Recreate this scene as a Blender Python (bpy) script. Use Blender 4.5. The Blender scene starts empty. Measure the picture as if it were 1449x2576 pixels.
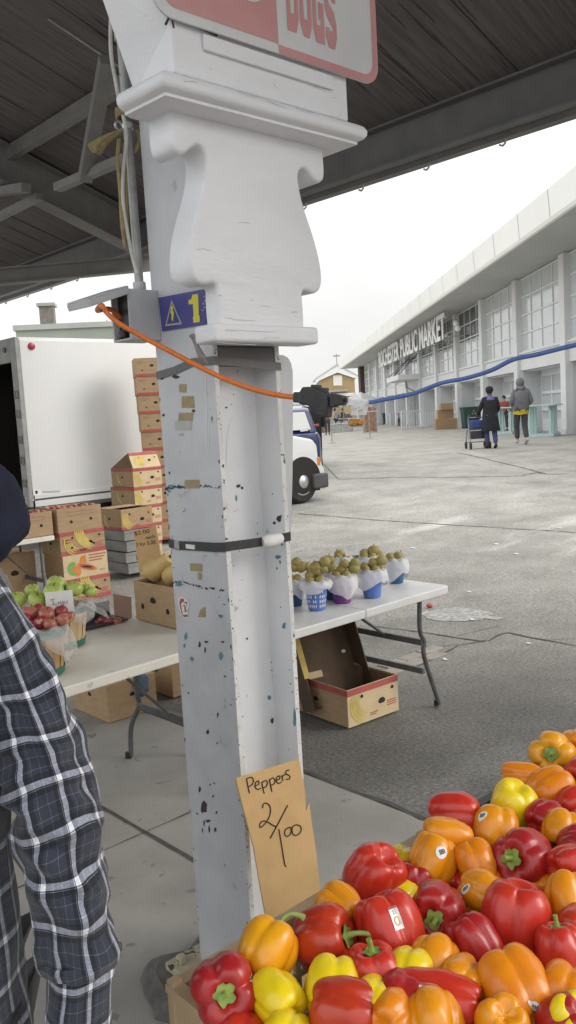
import bpy, bmesh, math, random
from mathutils import Vector, Matrix, noise
RND = random.Random(11)
SC = bpy.context.scene
COL = SC.collection
V = Vector
PI = math.pi

# ------------------------------------------------------------------ camera
PHI, PITCH, ROLL, EYE, FOC = math.radians(47.5), math.radians(6.34), math.radians(3.32), 1.75, 2126.5
FH = V((math.cos(PHI), math.sin(PHI), 0)); RT = V((math.sin(PHI), -math.cos(PHI), 0)); ZZ = V((0, 0, 1))
FW = FH*math.cos(PITCH) - ZZ*math.sin(PITCH)
UP = FH*math.sin(PITCH) + ZZ*math.cos(PITCH)
CR = RT*math.cos(ROLL) - UP*math.sin(ROLL)
CU = UP*math.cos(ROLL) + RT*math.sin(ROLL)
CAM = V((0, 0, EYE))
cd = bpy.data.cameras.new('camera'); co = bpy.data.objects.new('camera', cd); COL.objects.link(co)
M = Matrix((CR, CU, -FW)).transposed().to_4x4(); M.translation = CAM
co.matrix_world = M
cd.sensor_fit = 'VERTICAL'; cd.sensor_height = 36; cd.lens = 36*3170/3840
cd.clip_start = 0.05; cd.clip_end = 2000
SC.camera = co

def ray(u, v): return FW + CR*((u-724.5)/FOC) - CU*((v-1288)/FOC)
def lev(u, v, z=0.0): r = ray(u, v); return CAM + r*((z-EYE)/r.z)
def onx(u, v, x): r = ray(u, v); return CAM + r*(x/r.x)
def ony(u, v, y): r = ray(u, v); return CAM + r*(y/r.y)
def dist(u, v, d): r = ray(u, v); return CAM + r*(d/math.hypot(r.x, r.y))
def gz(x, y):
    s = x*FH.x + y*FH.y
    t = min(1, max(0, (s-6)/18)); return .58*t*t*(3-2*t)
def gnd(u, v):
    z = 0
    for i in range(40):
        q = lev(u, v, z); z = .5*z + .5*gz(q.x, q.y)
    return lev(u, v, z)
def depth(p): return (p-CAM).dot(FW)
def sp(a, b, ox, oy, k): return ((ox+k*a)/1.4907, (oy+k*b)/1.4907)

# ------------------------------------------------------------------ materials
def mat(name, c1, c2=None, scale=6, rough=.55, bump=0, bscale=80, metal=0, spec=.5, c3=None, thr=.6, sscale=40, alpha=1, trans=0, coat=0, detail=4, sheen=0, stretch=None, lo=.35, hi=.65, sss=0):
    m = bpy.data.materials.new(name); m.use_nodes = True
    nt = m.node_tree; N = nt.nodes; L = nt.links
    b = N['Principled BSDF']
    b.inputs['Roughness'].default_value = rough; b.inputs['Metallic'].default_value = metal
    b.inputs['Specular IOR Level'].default_value = spec
    b.inputs['Alpha'].default_value = alpha; b.inputs['Transmission Weight'].default_value = trans
    b.inputs['Coat Weight'].default_value = coat; b.inputs['Coat Roughness'].default_value = .12
    b.inputs['Base Color'].default_value = (*c1, 1)
    if sheen: b.inputs['Sheen Weight'].default_value = sheen
    if sss:
        b.inputs['Subsurface Weight'].default_value = sss; b.inputs['Subsurface Radius'].default_value = (.01, .005, .002)
    tc = N.new('ShaderNodeTexCoord'); src = tc.outputs['Object']
    if stretch:
        mp = N.new('ShaderNodeMapping'); mp.inputs['Scale'].default_value = stretch
        L.new(src, mp.inputs['Vector']); src = mp.outputs[0]
    def nz(s, d=4, r=.55):
        n = N.new('ShaderNodeTexNoise'); n.inputs['Scale'].default_value = s; n.inputs['Detail'].default_value = d
        n.inputs['Roughness'].default_value = r; L.new(src, n.inputs['Vector']); return n.outputs['Fac']
    def rng(o, a, c):
        r = N.new('ShaderNodeMapRange'); r.inputs[1].default_value = a; r.inputs[2].default_value = c; r.clamp = True
        L.new(o, r.inputs[0]); return r.outputs[0]
    def mix(f, a, c):
        x = N.new('ShaderNodeMix'); x.data_type = 'RGBA'; L.new(f, x.inputs[0])
        for k, w in ((6, a), (7, c)):
            if isinstance(w, tuple): x.inputs[k].default_value = (*w, 1)
            else: L.new(w, x.inputs[k])
        return x.outputs[2]
    colr = c1
    if c2: colr = mix(rng(nz(scale, detail), lo, hi), c1, c2)
    if c3: colr = mix(rng(nz(sscale, 5, .6), thr, thr+.03), colr, c3)
    if not isinstance(colr, tuple): L.new(colr, b.inputs['Base Color'])
    if bump:
        bp = N.new('ShaderNodeBump'); bp.inputs['Strength'].default_value = bump; bp.inputs['Distance'].default_value = .01
        L.new(nz(bscale, 6, .6), bp.inputs['Height']); L.new(bp.outputs[0], b.inputs['Normal'])
    m['bsdf'] = b.name
    return m

# ------------------------------------------------------------------ mesh builder
class MB:
    def __init__(s): s.v = []; s.f = []; s.m = []; s.uv = None; s.cur = 0; s.T = None
    def add(s, vs, fs, m=None):
        o = len(s.v)
        for p in vs:
            p = V(p); s.v.append(s.T @ p if s.T else p)
        for f in fs: s.f.append([o+i for i in f]); s.m.append(s.cur if m is None else m)
        return o
    def box(s, x0, x1, y0, y1, z0, z1, m=None):
        s.add([(x0,y0,z0),(x1,y0,z0),(x1,y1,z0),(x0,y1,z0),(x0,y0,z1),(x1,y0,z1),(x1,y1,z1),(x0,y1,z1)],
              [(0,3,2,1),(4,5,6,7),(0,1,5,4),(1,2,6,5),(2,3,7,6),(3,0,4,7)], m)
    def bar(s, a, b, w, h, m=None, up=V((0,0,1))):
        a = V(a); b = V(b); d = (b-a).normalized(); sd = d.cross(up)
        if sd.length < 1e-4: sd = d.cross(V((1,0,0)))
        sd.normalize(); u = sd.cross(d); sd = sd*w/2; u = u*h/2
        s.add([a-sd-u,a+sd-u,a+sd+u,a-sd+u,b-sd-u,b+sd-u,b+sd+u,b-sd+u],
              [(0,1,2,3),(7,6,5,4),(1,0,4,5),(2,1,5,6),(3,2,6,7),(0,3,7,4)], m)
    def quad(s, a, b, c, d, m=None): s.add([a,b,c,d], [(0,1,2,3)], m)
    def poly(s, pts, m=None): s.add(pts, [tuple(range(len(pts)))], m)
    def prism(s, pts, ext, m=None):
        n = len(pts); e = V(ext); pts = [V(p) for p in pts]
        s.add(pts+[p+e for p in pts], [tuple(range(n))[::-1], tuple(range(n, 2*n))]+[(i,(i+1)%n,n+(i+1)%n,n+i) for i in range(n)], m)
    def loft(s, rings, closed=True, cap0=True, cap1=True, m=None):
        n = len(rings[0]); vs = [p for r in rings for p in r]; fs = []
        for i in range(len(rings)-1):
            for j in range(n if closed else n-1):
                k = (j+1) % n
                fs.append((i*n+j, i*n+k, (i+1)*n+k, (i+1)*n+j))
        if cap0: fs.append(tuple(range(n))[::-1])
        if cap1: fs.append(tuple((len(rings)-1)*n+j for j in range(n)))
        return s.add(vs, fs, m)
    def tube(s, pts, r, seg=8, m=None, smooth=0, caps=True):
        pts = [V(p) for p in pts]
        if smooth: pts = spline(pts, smooth)
        n = len(pts); rs = r if isinstance(r, (list, tuple)) else None
        if rs and len(rs) != n: rs = [rs[min(len(rs)-1, int(i/(n-1)*(len(rs)-1)))]*(1-fr(i/(n-1)*(len(rs)-1))) + rs[min(len(rs)-1, int(i/(n-1)*(len(rs)-1))+1)]*fr(i/(n-1)*(len(rs)-1)) for i in range(n)]
        t = (pts[1]-pts[0]).normalized(); a = t.cross(V((0,0,1)))
        if a.length < 1e-3: a = t.cross(V((1,0,0)))
        a.normalize(); rings = []
        for i, p in enumerate(pts):
            t = (pts[min(i+1,n-1)]-pts[max(i-1,0)]).normalized()
            a = (a - t*a.dot(t)).normalized(); b = t.cross(a); rr = rs[i] if rs else r
            rings.append([p + (a*math.cos(2*PI*j/seg) + b*math.sin(2*PI*j/seg))*rr for j in range(seg)])
        s.loft(rings, True, caps, caps, m)
    def lathe(s, prof, seg=24, c=(0,0,0), m=None, caps=True, squash=1):
        c = V(c)
        s.loft([[c+V((r*math.cos(2*PI*j/seg), r*squash*math.sin(2*PI*j/seg), z)) for j in range(seg)] for r, z in prof], True, caps, caps, m)
    def ball(s, c, r, seg=16, rings=10, m=None, fn=None):
        c = V(c); r = V(r) if isinstance(r, (tuple, list, Vector)) else V((r,r,r)); rg = []
        for i in range(rings+1):
            th = PI*i/rings; sn = max(math.sin(th), .02); row = []
            for j in range(seg):
                d = V((sn*math.cos(2*PI*j/seg), sn*math.sin(2*PI*j/seg), math.cos(th)))
                k = fn(d) if fn else 1
                row.append(c + V((d.x*r.x*k, d.y*r.y*k, d.z*r.z*k)))
            rg.append(row)
        s.loft(rg[::-1], True, True, True, m)
    def build(s, name, mats, parent=None, smooth=False, bevel=0, segs=2, ang=35, off=None):
        me = bpy.data.meshes.new(name); off = V(off) if off is not None else V((0,0,0))
        me.from_pydata([p-off for p in s.v], [], s.f)
        for mm in (mats if isinstance(mats, (list, tuple)) else [mats]): me.materials.append(mm)
        for p, k in zip(me.polygons, s.m): p.material_index = k
        if s.uv:
            l = me.uv_layers.new(name='UVMap')
            for lp in me.loops: l.data[lp.index].uv = s.uv[lp.vertex_index]
        bm = bmesh.new(); bm.from_mesh(me)
        bmesh.ops.recalc_face_normals(bm, faces=bm.faces)
        if bevel:
            ed = [e for e in bm.edges if len(e.link_faces) == 2 and e.calc_face_angle(0) > math.radians(ang)]
            bmesh.ops.bevel(bm, geom=ed, offset=bevel, segments=segs, profile=.5, affect='EDGES', clamp_overlap=True)
        bm.to_mesh(me); bm.free()
        if smooth:
            for p in me.polygons: p.use_smooth = True
            if smooth != 2: me.set_sharp_from_angle(angle=math.radians(40))
        o = bpy.data.objects.new(name, me); COL.objects.link(o)
        if parent: o.parent = parent
        return o
def fr(x): return x-int(x)
def spline(p, k):
    q = [p[0]*2-p[1]]+p+[p[-1]*2-p[-2]]; out = []
    for i in range(1, len(q)-2):
        a, b, c, d = q[i-1:i+3]
        for j in range(k):
            t = j/k; out.append(.5*((2*b)+(c-a)*t+(2*a-5*b+4*c-d)*t*t+(3*b-3*c+d-a)*t**3))
    return out+[p[-1]]
def thing(name, label, cat, loc=(0,0,0), group=None, rz=0):
    o = bpy.data.objects.new(name, None); COL.objects.link(o); o.empty_display_size = .1
    o.location = loc; o.rotation_euler = (0,0,rz); o['label'] = label; o['category'] = cat
    if group: o['group'] = group
    return o
def tag(o, label, cat, group=None):
    o['label'] = label; o['category'] = cat
    if group: o['group'] = group
    return o
def struct(o): o['kind'] = 'structure'; return o
def part(mb, name, mats, t, **k):          # world-space mesh made a child of an Empty without rotation
    return mb.build(name, mats, t, off=t.location, **k)
def text(txt, M, w, h, mats, name, parent=None, ext=.002, bold=0, off=None):
    """letters filling a w x h rectangle; M maps (x right, y up, z out)"""
    cu = bpy.data.curves.new('t', 'FONT'); cu.body = txt; cu.extrude = .02; cu.offset = bold; cu.resolution_u = 3
    o = bpy.data.objects.new('t', cu); COL.objects.link(o)
    dg = bpy.context.evaluated_depsgraph_get(); me = bpy.data.meshes.new_from_object(o.evaluated_get(dg)); me.name = name
    bpy.data.objects.remove(o); bpy.data.curves.remove(cu)
    xs = [v.co.x for v in me.vertices]; ys = [v.co.y for v in me.vertices]
    x0, x1, y0, y1 = min(xs), max(xs), min(ys), max(ys); offv = V(off) if off is not None else V((0,0,0))
    for v in me.vertices:
        v.co = M @ V(((v.co.x-x0)/(x1-x0)*w, (v.co.y-y0)/(y1-y0)*h, (v.co.z+.02)/.04*ext)) - offv
    me.materials.clear(); me.materials.append(mats)
    r = bpy.data.objects.new(name, me); COL.objects.link(r)
    if parent: r.parent = parent
    return r
def frame3(o, x, y):
    x = V(x).normalized(); y = V(y); y = (y-x*y.dot(x)).normalized(); z = x.cross(y)
    m = Matrix((x, y, z)).transposed().to_4x4(); m.translation = V(o); return m

# common materials
WHITE = mat('white_gloss_paint', (.80,.81,.845), (.75,.76,.79), scale=5, rough=.4, bump=.22, bscale=70, stretch=(.5,.5,1.6))
GREYP = mat('grey_steel_paint', (.555,.572,.60), (.49,.505,.53), scale=7, rough=.45, bump=.12, bscale=40, c3=(.40,.415,.445), thr=.66, sscale=14)
WEBP = mat('lit_grey_steel_paint', (.78,.79,.81), (.72,.73,.75), scale=6, rough=.45, bump=.1, bscale=40, c3=(.46,.45,.45), thr=.68, sscale=13)  # same column paint, lightened for the faces that catch more light
EDGEP = mat('chipped_edge_paint', (.74,.74,.72), (.62,.62,.6), scale=14, rough=.6, bump=.4, bscale=90, c3=(.05,.045,.045), thr=.605, sscale=75)
BLACKP = mat('black_plastic', (.028,.028,.031), (.04,.04,.044), scale=30, rough=.42)
DARKM = mat('dark_steel', (.13,.128,.132), (.16,.156,.158), scale=5, rough=.6, bump=.05)
GALV = mat('galvanised_steel', (.42,.42,.42), (.30,.30,.30), scale=12, rough=.45, metal=.35, c3=(.22,.2,.18), thr=.64, sscale=30)
BOXG = mat('grey_box_paint', (.52,.535,.56), (.46,.475,.495), scale=10, rough=.4)
CARD = mat('kraft_cardboard', (.41,.285,.165), (.35,.24,.135), scale=12, rough=.85, bump=.08, bscale=120, stretch=(1,1,4))
CARDSIGN = mat('tan_cardboard', (.56,.36,.16), (.50,.32,.14), scale=9, rough=.8, bump=.06, bscale=150)
CARDD = mat('dark_card_tone', (.23,.15,.085), (.18,.115,.065), scale=10, rough=.9)
CARDP = mat('printed_cardboard', (.60,.475,.29), (.54,.42,.25), scale=11, rough=.75)
INK = mat('black_marker', (.02,.018,.02), rough=.7)
REDP = mat('red_print', (.42,.10,.085), (.35,.08,.07), scale=14, rough=.7)
YELP = mat('yellow_print', (.60,.46,.12), (.50,.38,.10), scale=18, rough=.7)
GRNP = mat('green_print', (.16,.30,.09), (.2,.36,.1), scale=18, rough=.7)
ORGP = mat('orange_print', (.62,.24,.05), (.55,.18,.04), scale=18, rough=.7)
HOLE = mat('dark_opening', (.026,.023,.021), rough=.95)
TABLEW = mat('white_table_plastic', (.74,.71,.64), (.66,.63,.56), scale=5, rough=.5, bump=.15, bscale=160, c3=(.52,.5,.46), thr=.66, sscale=16)
LEGM = mat('grey_leg_steel', (.10,.10,.105), (.14,.14,.14), scale=20, rough=.45, metal=.3)
BAGW = mat('white_plastic_bag', (.86,.86,.87), (.78,.78,.8), scale=20, rough=.35, bump=.5, bscale=28, alpha=.66)
BAGC = mat('clear_plastic_bag', (.92,.93,.93), rough=.16, bump=.9, bscale=26, alpha=.31, spec=.8)
SKIN = mat('skin', (.55,.33,.24), (.50,.29,.21), scale=30, rough=.55, sss=.1)
PAPER = mat('white_paper', (.80,.79,.77), (.74,.73,.71), scale=12, rough=.8)
RUBBER = mat('black_rubber', (.02,.02,.02), (.03,.03,.03), scale=20, rough=.8)
CHROME = mat('bright_metal', (.6,.6,.61), (.5,.5,.51), scale=20, rough=.3, metal=.9)
# ------------------------------------------------------------------ sky and sun (overcast)
W = bpy.data.worlds.new('World'); SC.world = W; W.use_nodes = True
nt = W.node_tree; N = nt.nodes; L = nt.links
SUN_EL, SUN_AZ = math.radians(28), math.radians(-50)      # azimuth measured from +X
sk = N.new('ShaderNodeTexSky'); sk.sky_type = 'NISHITA'; sk.sun_disc = False
sk.sun_elevation = SUN_EL; sk.sun_rotation = PI/2-SUN_AZ; sk.air_density = 1.6; sk.dust_density = 4; sk.ozone_density = 1
tc = N.new('ShaderNodeTexCoord'); mp = N.new('ShaderNodeMapping'); mp.inputs['Scale'].default_value = (1,1,3.2)
L.new(tc.outputs['Generated'], mp.inputs[0])
nz = N.new('ShaderNodeTexNoise'); nz.inputs['Scale'].default_value = 2.2; nz.inputs['Detail'].default_value = 5
L.new(mp.outputs[0], nz.inputs['Vector'])
cr = N.new('ShaderNodeValToRGB'); cr.color_ramp.elements[0].position = .3; cr.color_ramp.elements[0].color = (8.6,8.6,8.5,1)
cr.color_ramp.elements[1].position = .7; cr.color_ramp.elements[1].color = (10.6,10.65,10.65,1)
L.new(nz.outputs['Fac'], cr.inputs[0])
mx = N.new('ShaderNodeMix'); mx.data_type = 'RGBA'; mx.inputs[0].default_value = .86
L.new(sk.outputs[0], mx.inputs[6]); L.new(cr.outputs[0], mx.inputs[7])
# an overcast sky is brighter overhead than at the horizon
sz = N.new('ShaderNodeSeparateXYZ'); L.new(tc.outputs['Generated'], sz.inputs[0])
gr = N.new('ShaderNodeMapRange'); gr.inputs[1].default_value = 0; gr.inputs[2].default_value = 1; gr.inputs[3].default_value = .66; gr.inputs[4].default_value = 1.75; L.new(sz.outputs[2], gr.inputs[0])
vs = N.new('ShaderNodeVectorMath'); vs.operation = 'SCALE'; L.new(mx.outputs[2], vs.inputs[0]); L.new(gr.outputs[0], vs.inputs['Scale'])
bg = N['Background']; bg.inputs['Strength'].default_value = .150; L.new(vs.outputs[0], bg.inputs['Color'])
sl = bpy.data.lights.new('sun', 'SUN'); sl.energy = 1.5; sl.angle = math.radians(30); sl.color = (1,.985,.97)
so = bpy.data.objects.new('sun', sl); COL.objects.link(so); so.location = (0,0,30)
sd = V((math.cos(SUN_EL)*math.cos(SUN_AZ), math.cos(SUN_EL)*math.sin(SUN_AZ), math.sin(SUN_EL)))
so.rotation_euler = sd.to_track_quat('Z', 'Y').to_euler()
SC.view_settings.view_transform = 'Standard'; SC.view_settings.look = 'None'; SC.view_settings.exposure = 0
SC.render.engine = 'CYCLES'; SC.cycles.max_bounces = 8; SC.cycles.transparent_max_bounces = 24

# ------------------------------------------------------------------ ground
def ground_mat():
    m = bpy.data.materials.new('worn_asphalt'); m.use_nodes = True; nt = m.node_tree; N = nt.nodes; L = nt.links; b = N['Principled BSDF']
    b.inputs['Roughness'].default_value = .88
    tc = N.new('ShaderNodeTexCoord').outputs['Object']
    def nz(s, d=5, r=.6, v=tc):
        n = N.new('ShaderNodeTexNoise'); n.inputs['Scale'].default_value = s; n.inputs['Detail'].default_value = d; n.inputs['Roughness'].default_value = r
        L.new(v, n.inputs['Vector']); return n.outputs['Fac']
    def math_(op, a, c):
        x = N.new('ShaderNodeMath'); x.operation = op
        for k, w in ((0,a),(1,c)):
            if isinstance(w, (int,float)): x.inputs[k].default_value = w
            else: L.new(w, x.inputs[k])
        return x.outputs[0]
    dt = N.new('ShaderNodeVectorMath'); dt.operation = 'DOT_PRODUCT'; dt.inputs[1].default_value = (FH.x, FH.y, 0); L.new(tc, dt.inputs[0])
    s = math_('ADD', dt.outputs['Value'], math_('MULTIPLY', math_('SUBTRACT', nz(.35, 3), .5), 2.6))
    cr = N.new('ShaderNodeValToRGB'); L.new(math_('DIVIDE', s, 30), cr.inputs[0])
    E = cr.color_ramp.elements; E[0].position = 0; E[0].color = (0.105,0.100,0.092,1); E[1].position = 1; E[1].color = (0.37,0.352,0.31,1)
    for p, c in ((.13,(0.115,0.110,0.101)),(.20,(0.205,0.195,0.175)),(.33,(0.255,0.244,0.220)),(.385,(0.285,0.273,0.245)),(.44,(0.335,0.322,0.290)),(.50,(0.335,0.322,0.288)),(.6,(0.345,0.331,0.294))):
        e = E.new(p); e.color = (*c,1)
    # pale worn patches, stretched along the road edge
    mp = N.new('ShaderNodeMapping'); mp.inputs['Rotation'].default_value = (0,0,math.radians(-38)); mp.inputs['Scale'].default_value = (.35,1.2,1); L.new(tc, mp.inputs[0])
    pr = N.new('ShaderNodeMapRange'); pr.inputs[1].default_value = .52; pr.inputs[2].default_value = .68; L.new(nz(.9, 5, .55, mp.outputs[0]), pr.inputs[0])
    band = N.new('ShaderNodeValToRGB'); L.new(math_('DIVIDE', dt.outputs['Value'], 30), band.inputs[0])
    B = band.color_ramp.elements; B[0].position = .28; B[0].color = (.12,)*3+(1,); B[1].position = .62; B[1].color = (.12,)*3+(1,)
    e = B.new(.38); e.color = (1,1,1,1); e = B.new(.45); e.color = (.9,.9,.9,1); e = B.new(.5); e.color = (.25,.25,.25,1)
    mx = N.new('ShaderNodeMix'); mx.data_type = 'RGBA'; L.new(math_('MULTIPLY', pr.outputs[0], band.outputs[0]), mx.inputs[0]); L.new(cr.outputs[0], mx.inputs[6]); mx.inputs[7].default_value = (.50,.49,.46,1)
    # stains and aggregate
    st = N.new('ShaderNodeMapRange'); st.inputs[1].default_value = .3; st.inputs[2].default_value = .7; st.inputs[3].default_value = .72; st.inputs[4].default_value = 1.18; L.new(nz(1.3, 6, .65), st.inputs[0])
    ag = N.new('ShaderNodeMapRange'); ag.inputs[1].default_value = .33; ag.inputs[2].default_value = .67; ag.inputs[3].default_value = .35; ag.inputs[4].default_value = 1.75; L.new(math_('ADD', math_('MULTIPLY', nz(48, 2, .7), .5), math_('MULTIPLY', nz(150, 2, .7), .5)), ag.inputs[0])
    sc = N.new('ShaderNodeVectorMath'); sc.operation = 'SCALE'; L.new(mx.outputs[2], sc.inputs[0]); oil = N.new('ShaderNodeMapRange'); oil.inputs[1].default_value = .60; oil.inputs[2].default_value = .70; oil.inputs[3].default_value = 1; oil.inputs[4].default_value = .74; L.new(nz(.75, 6, .6), oil.inputs[0])
    L.new(math_('MULTIPLY', math_('MULTIPLY', st.outputs[0], oil.outputs[0]), ag.outputs[0]), sc.inputs['Scale'])
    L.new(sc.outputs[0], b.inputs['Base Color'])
    bp = N.new('ShaderNodeBump'); bp.inputs['Strength'].default_value = .5; bp.inputs['Distance'].default_value = .01; L.new(nz(90, 4, .7), bp.inputs['Height']); L.new(bp.outputs[0], b.inputs['Normal'])
    return m
mb = MB(); rad = [0.02]+[.6*1.09**i for i in range(78)]
mb.loft([[(r*math.cos(2*PI*j/120), r*math.sin(2*PI*j/120), gz(r*math.cos(2*PI*j/120), r*math.sin(2*PI*j/120))) for j in range(120)] for r in rad], True, True, False)
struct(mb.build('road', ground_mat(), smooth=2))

CONC = mat('shed_concrete', (.355,.343,.315), (.275,.266,.245), scale=2.2, rough=.82, bump=.25, bscale=70, c3=(.21,.203,.188), thr=.64, sscale=9, detail=8)
mb = MB(); mb.box(-9, 2.70, -14, 26, -.05, .008); struct(mb.build('shed_floor', CONC))
JOINT = mat('dark_joint', (.06,.057,.052), (.10,.095,.088), scale=20, rough=.95)
def ribbon(mb, pts, w, lift, jag=.3, z=None):
    pts = [V(p) for p in pts]; fine = []
    for a, b in zip(pts, pts[1:]):
        n = max(2, int((b-a).length/.09))
        for i in range(n): fine.append(a.lerp(b, i/n))
    fine.append(pts[-1]); l = []; r = []
    for i, p in enumerate(fine):
        t = (fine[min(i+1,len(fine)-1)]-fine[max(i-1,0)]).normalized(); nn = V((-t.y, t.x, 0))
        k = RND.uniform(-jag, jag)*w; hw = w*.5*RND.uniform(.4, 1.25)
        p = p + nn*k; hz = (gz(p.x, p.y) if z is None else z)+lift
        l.append(V((p.x+nn.x*hw, p.y+nn.y*hw, hz))); r.append(V((p.x-nn.x*hw, p.y-nn.y*hw, hz)))
    o = len(mb.v); mb.add(l+r, [(i, i+1, len(l)+i+1, len(l)+i) for i in range(len(l)-1)])
mb = MB()
a = lev(387,2050); b = lev(706,2160)
xj = lev(*sp(720,960,0,2400,.759)).x; yj = lev(*sp(720,960,0,2400,.759)).y
ribbon(mb, [(xj,-5,0),(xj,9,0)], .016, .004, .1, .008); ribbon(mb, [(-4,yj,0),(2.69,yj,0)], .009, .0045, .2, .008)
ribbon(mb, [(2.715,-6,0),(2.715,9,0)], .03, .006, .5, .003)
struct(mb.build('floor_joints', JOINT))
mb = MB(); P = lambda l: [gnd(u, v) for u, v in l]
C2 = lambda l, k=.759, ox=1060, oy=950: [sp(a, b, ox, oy, k) for a, b in l]
for l, w in ((C2([(275,1117),(520,1108),(900,1106),(1185,1100),(1255,1083),(1310,1093),(1449,1090)]), .05),
             (C2([(275,1117),(225,1065),(165,1010)]), .018), (C2([(860,985),(1100,1040),(1310,1092)]), .035),
             (C2([(75,35),(500,70),(900,95),(1449,128)], oy=1900), .03),
             (C2([(440,590),(640,615),(800,640),(980,665),(1020,662),(1060,635),(1110,625),(1290,660),(1449,690)], oy=1900), .022),
             (C2([(640,800),(760,745),(870,685),(1000,665)], oy=1900), .016), (C2([(870,640),(980,610),(1070,590)], oy=1900), .008),
             (C2([(1290,660),(1449,652)], oy=1900), .009), (C2([(640,690),(760,690),(870,686)], oy=1900), .006)):
    ribbon(mb, P(l), w, .005, .45)
struct(mb.build('road_cracks', JOINT))
CHALK = mat('pale_worn_patch', (.42,.41,.385), (.20,.195,.18), scale=26, rough=.9, detail=8)
mb = MB(); pts = []
for i in range(40):
    t = 2*PI*i/40; k = 1+.05*math.sin(5*t)+RND.uniform(-.05,.05)
    q = gnd(*sp(850+(165 if math.cos(t) < 0 else 180)*math.cos(t)*k, 535-33*math.sin(t)*k, 1060, 1900, .759)); pts.append(V((q.x,q.y,q.z+.004)))
mb.poly(pts); pts = []
for a, b in ((1000,540),(1050,545),(1095,552),(1060,562),(1010,556),(975,552)): q = gnd(*sp(a,b,1060,1900,.759)); pts.append(V((q.x,q.y,q.z+.0045)))
mb.poly(pts); struct(mb.build('worn_patch', CHALK))
mb = MB()
for i in range(3):
    for j in range(2):
        q = lev(*sp(575,785,1060,1900,.759)); x = q.x-.2+i*.21+.1*j; y = q.y-.1+j*.11; mb.box(x, x+.2, y, y+.1, -.02, .008+.002*((i+j)%2))
struct(mb.build('brick_pavers', mat('pale_paver', (.33,.30,.26), (.26,.235,.21), scale=14, rough=.85, bump=.2), bevel=.006))
LIT = mat('pale_litter', (.6,.59,.55), (.5,.49,.46), scale=30)
mb = MB()
for (u, v) in [(1410,1330),(1180,1490),(1040,1380),(1300,1395),(1050,1250),(1150,1218),(1380,1180),(980,1300),(1120,1660),(1190,1560),(1330,1620),(1250,1370)]:
    q = gnd(u, v); r = .02+.02*RND.random(); mb.poly([q+V((r*math.cos(k)*RND.uniform(.5,1.2), r*math.sin(k)*RND.uniform(.5,1.2), .009+.004*math.sin(k))) for k in (0,1,2,3,4,5)])
o = mb.build('paper_litter', LIT); tag(o, 'tiny pale scraps scattered over the worn asphalt road', 'litter'); o['kind'] = 'stuff'
q = gnd(1081,1529); mb = MB(); mb.ball(q+V((0,0,.022)), (.03,.026,.022), 10, 7, fn=lambda d: 1+.1*math.sin(5*d.x))
tag(mb.build('fallen_fruit', REDP, smooth=2), 'small red fruit lying on the road beside the pale worn patch', 'fruit')

# ------------------------------------------------------------------ shed roof
SLOPE = .344
def rz(x): return 3.82+(5-x)*SLOPE
DECK = mat('dark_deck_planks', (.17,.15,.147), (.11,.10,.104), scale=5, rough=.9, stretch=(.25,7,1), c3=(.06,.055,.058), thr=.62, sscale=3)
roof = thing('shed_roof', 'dark sloping timber and steel roof of the open market shed overhead', 'roof', (1.5,5,3.5))
XR = -3.2
mb = MB(); k = 0; y = -2
while y < 24:                                              # planks of the deck run down the slope
    d = .004*(k%3); mb.prism([(5.02,y,rz(5.02)+d),(XR,y,rz(XR)+d),(XR,y+.236,rz(XR)+d),(5.02,y+.236,rz(5.02)+d)], (0,0,.03)); y += .24; k += 1
part(mb, 'roof_deck', DECK, roof)
mb = MB(); mb.prism([(5.06,-2,rz(5.06)+.04),(XR,-2,rz(XR)+.04),(XR,24,rz(XR)+.04),(5.06,24,rz(5.06)+.04)], (0,0,.05)); part(mb, 'roof_sheet', DARKM, roof)
mb = MB(); mb.box(4.93,4.95,-2,24,3.5,3.80); mb.box(4.86,4.93,-2,24,3.5,3.515); mb.box(4.86,4.93,-2,24,3.775,3.79); part(mb, 'edge_beam', DARKM, roof)
GUT = mat('grey_gutter', (.15,.15,.15), (.11,.11,.11), scale=4, rough=.5)
mb = MB(); prof = [(4.96,3.60),(4.96,3.50),(4.985,3.47),(5.05,3.465),(5.085,3.49),(5.09,3.61)]
mb.loft([[(x,y,z) for x, z in prof] for y in (-2,24)], False, False, False); part(mb, 'gutter', GUT, roof)
for i in range(26):
    yy = -1.8+i*.62
    mb = MB(); mb.tube([(5.0,yy,3.475),(5.0,yy+.006,3.44),(5.0,yy+.026,3.428),(5.0,yy+.05,3.44)], .007, 6); part(mb, 'gutter_hook', GALV, roof)
def ibeam(mb, a, b, w, h, t=.012):
    a = V(a); b = V(b); d = (b-a).normalized(); sd = d.cross(ZZ).normalized(); u = sd.cross(d)
    mb.bar(a+u*(h/2), b+u*(h/2), w, t); mb.bar(a-u*(h/2), b-u*(h/2), w, t); mb.bar(a, b, t, h-t)
STEELG = mat('mid_grey_steel', (.24,.235,.228), (.20,.195,.188), scale=6, rough=.6)  # paler steel tone for most rafters, the bracing and outer purlin
for yy in (-1.53,7.35,12.7,18):
    mb = MB(); ibeam(mb, (4.9,yy,rz(4.9)-.2), (XR,yy,rz(XR)-.2), .2, .32); part(mb, 'rafter', STEELG, roof)
mb = MB(); ibeam(mb, (4.9,1.94,rz(4.9)-.2), (XR,1.94,rz(XR)-.2), .2, .32); part(mb, 'rafter', DARKM, roof)
for xx in (3.62,2.2,.6,-1.0,-2.6):
    mb = MB(); mb.box(xx-.035,xx+.035,-2,24,rz(xx)-.12,rz(xx)-.006); part(mb, 'purlin', STEELG if xx > 3 else DARKM, roof)
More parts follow.
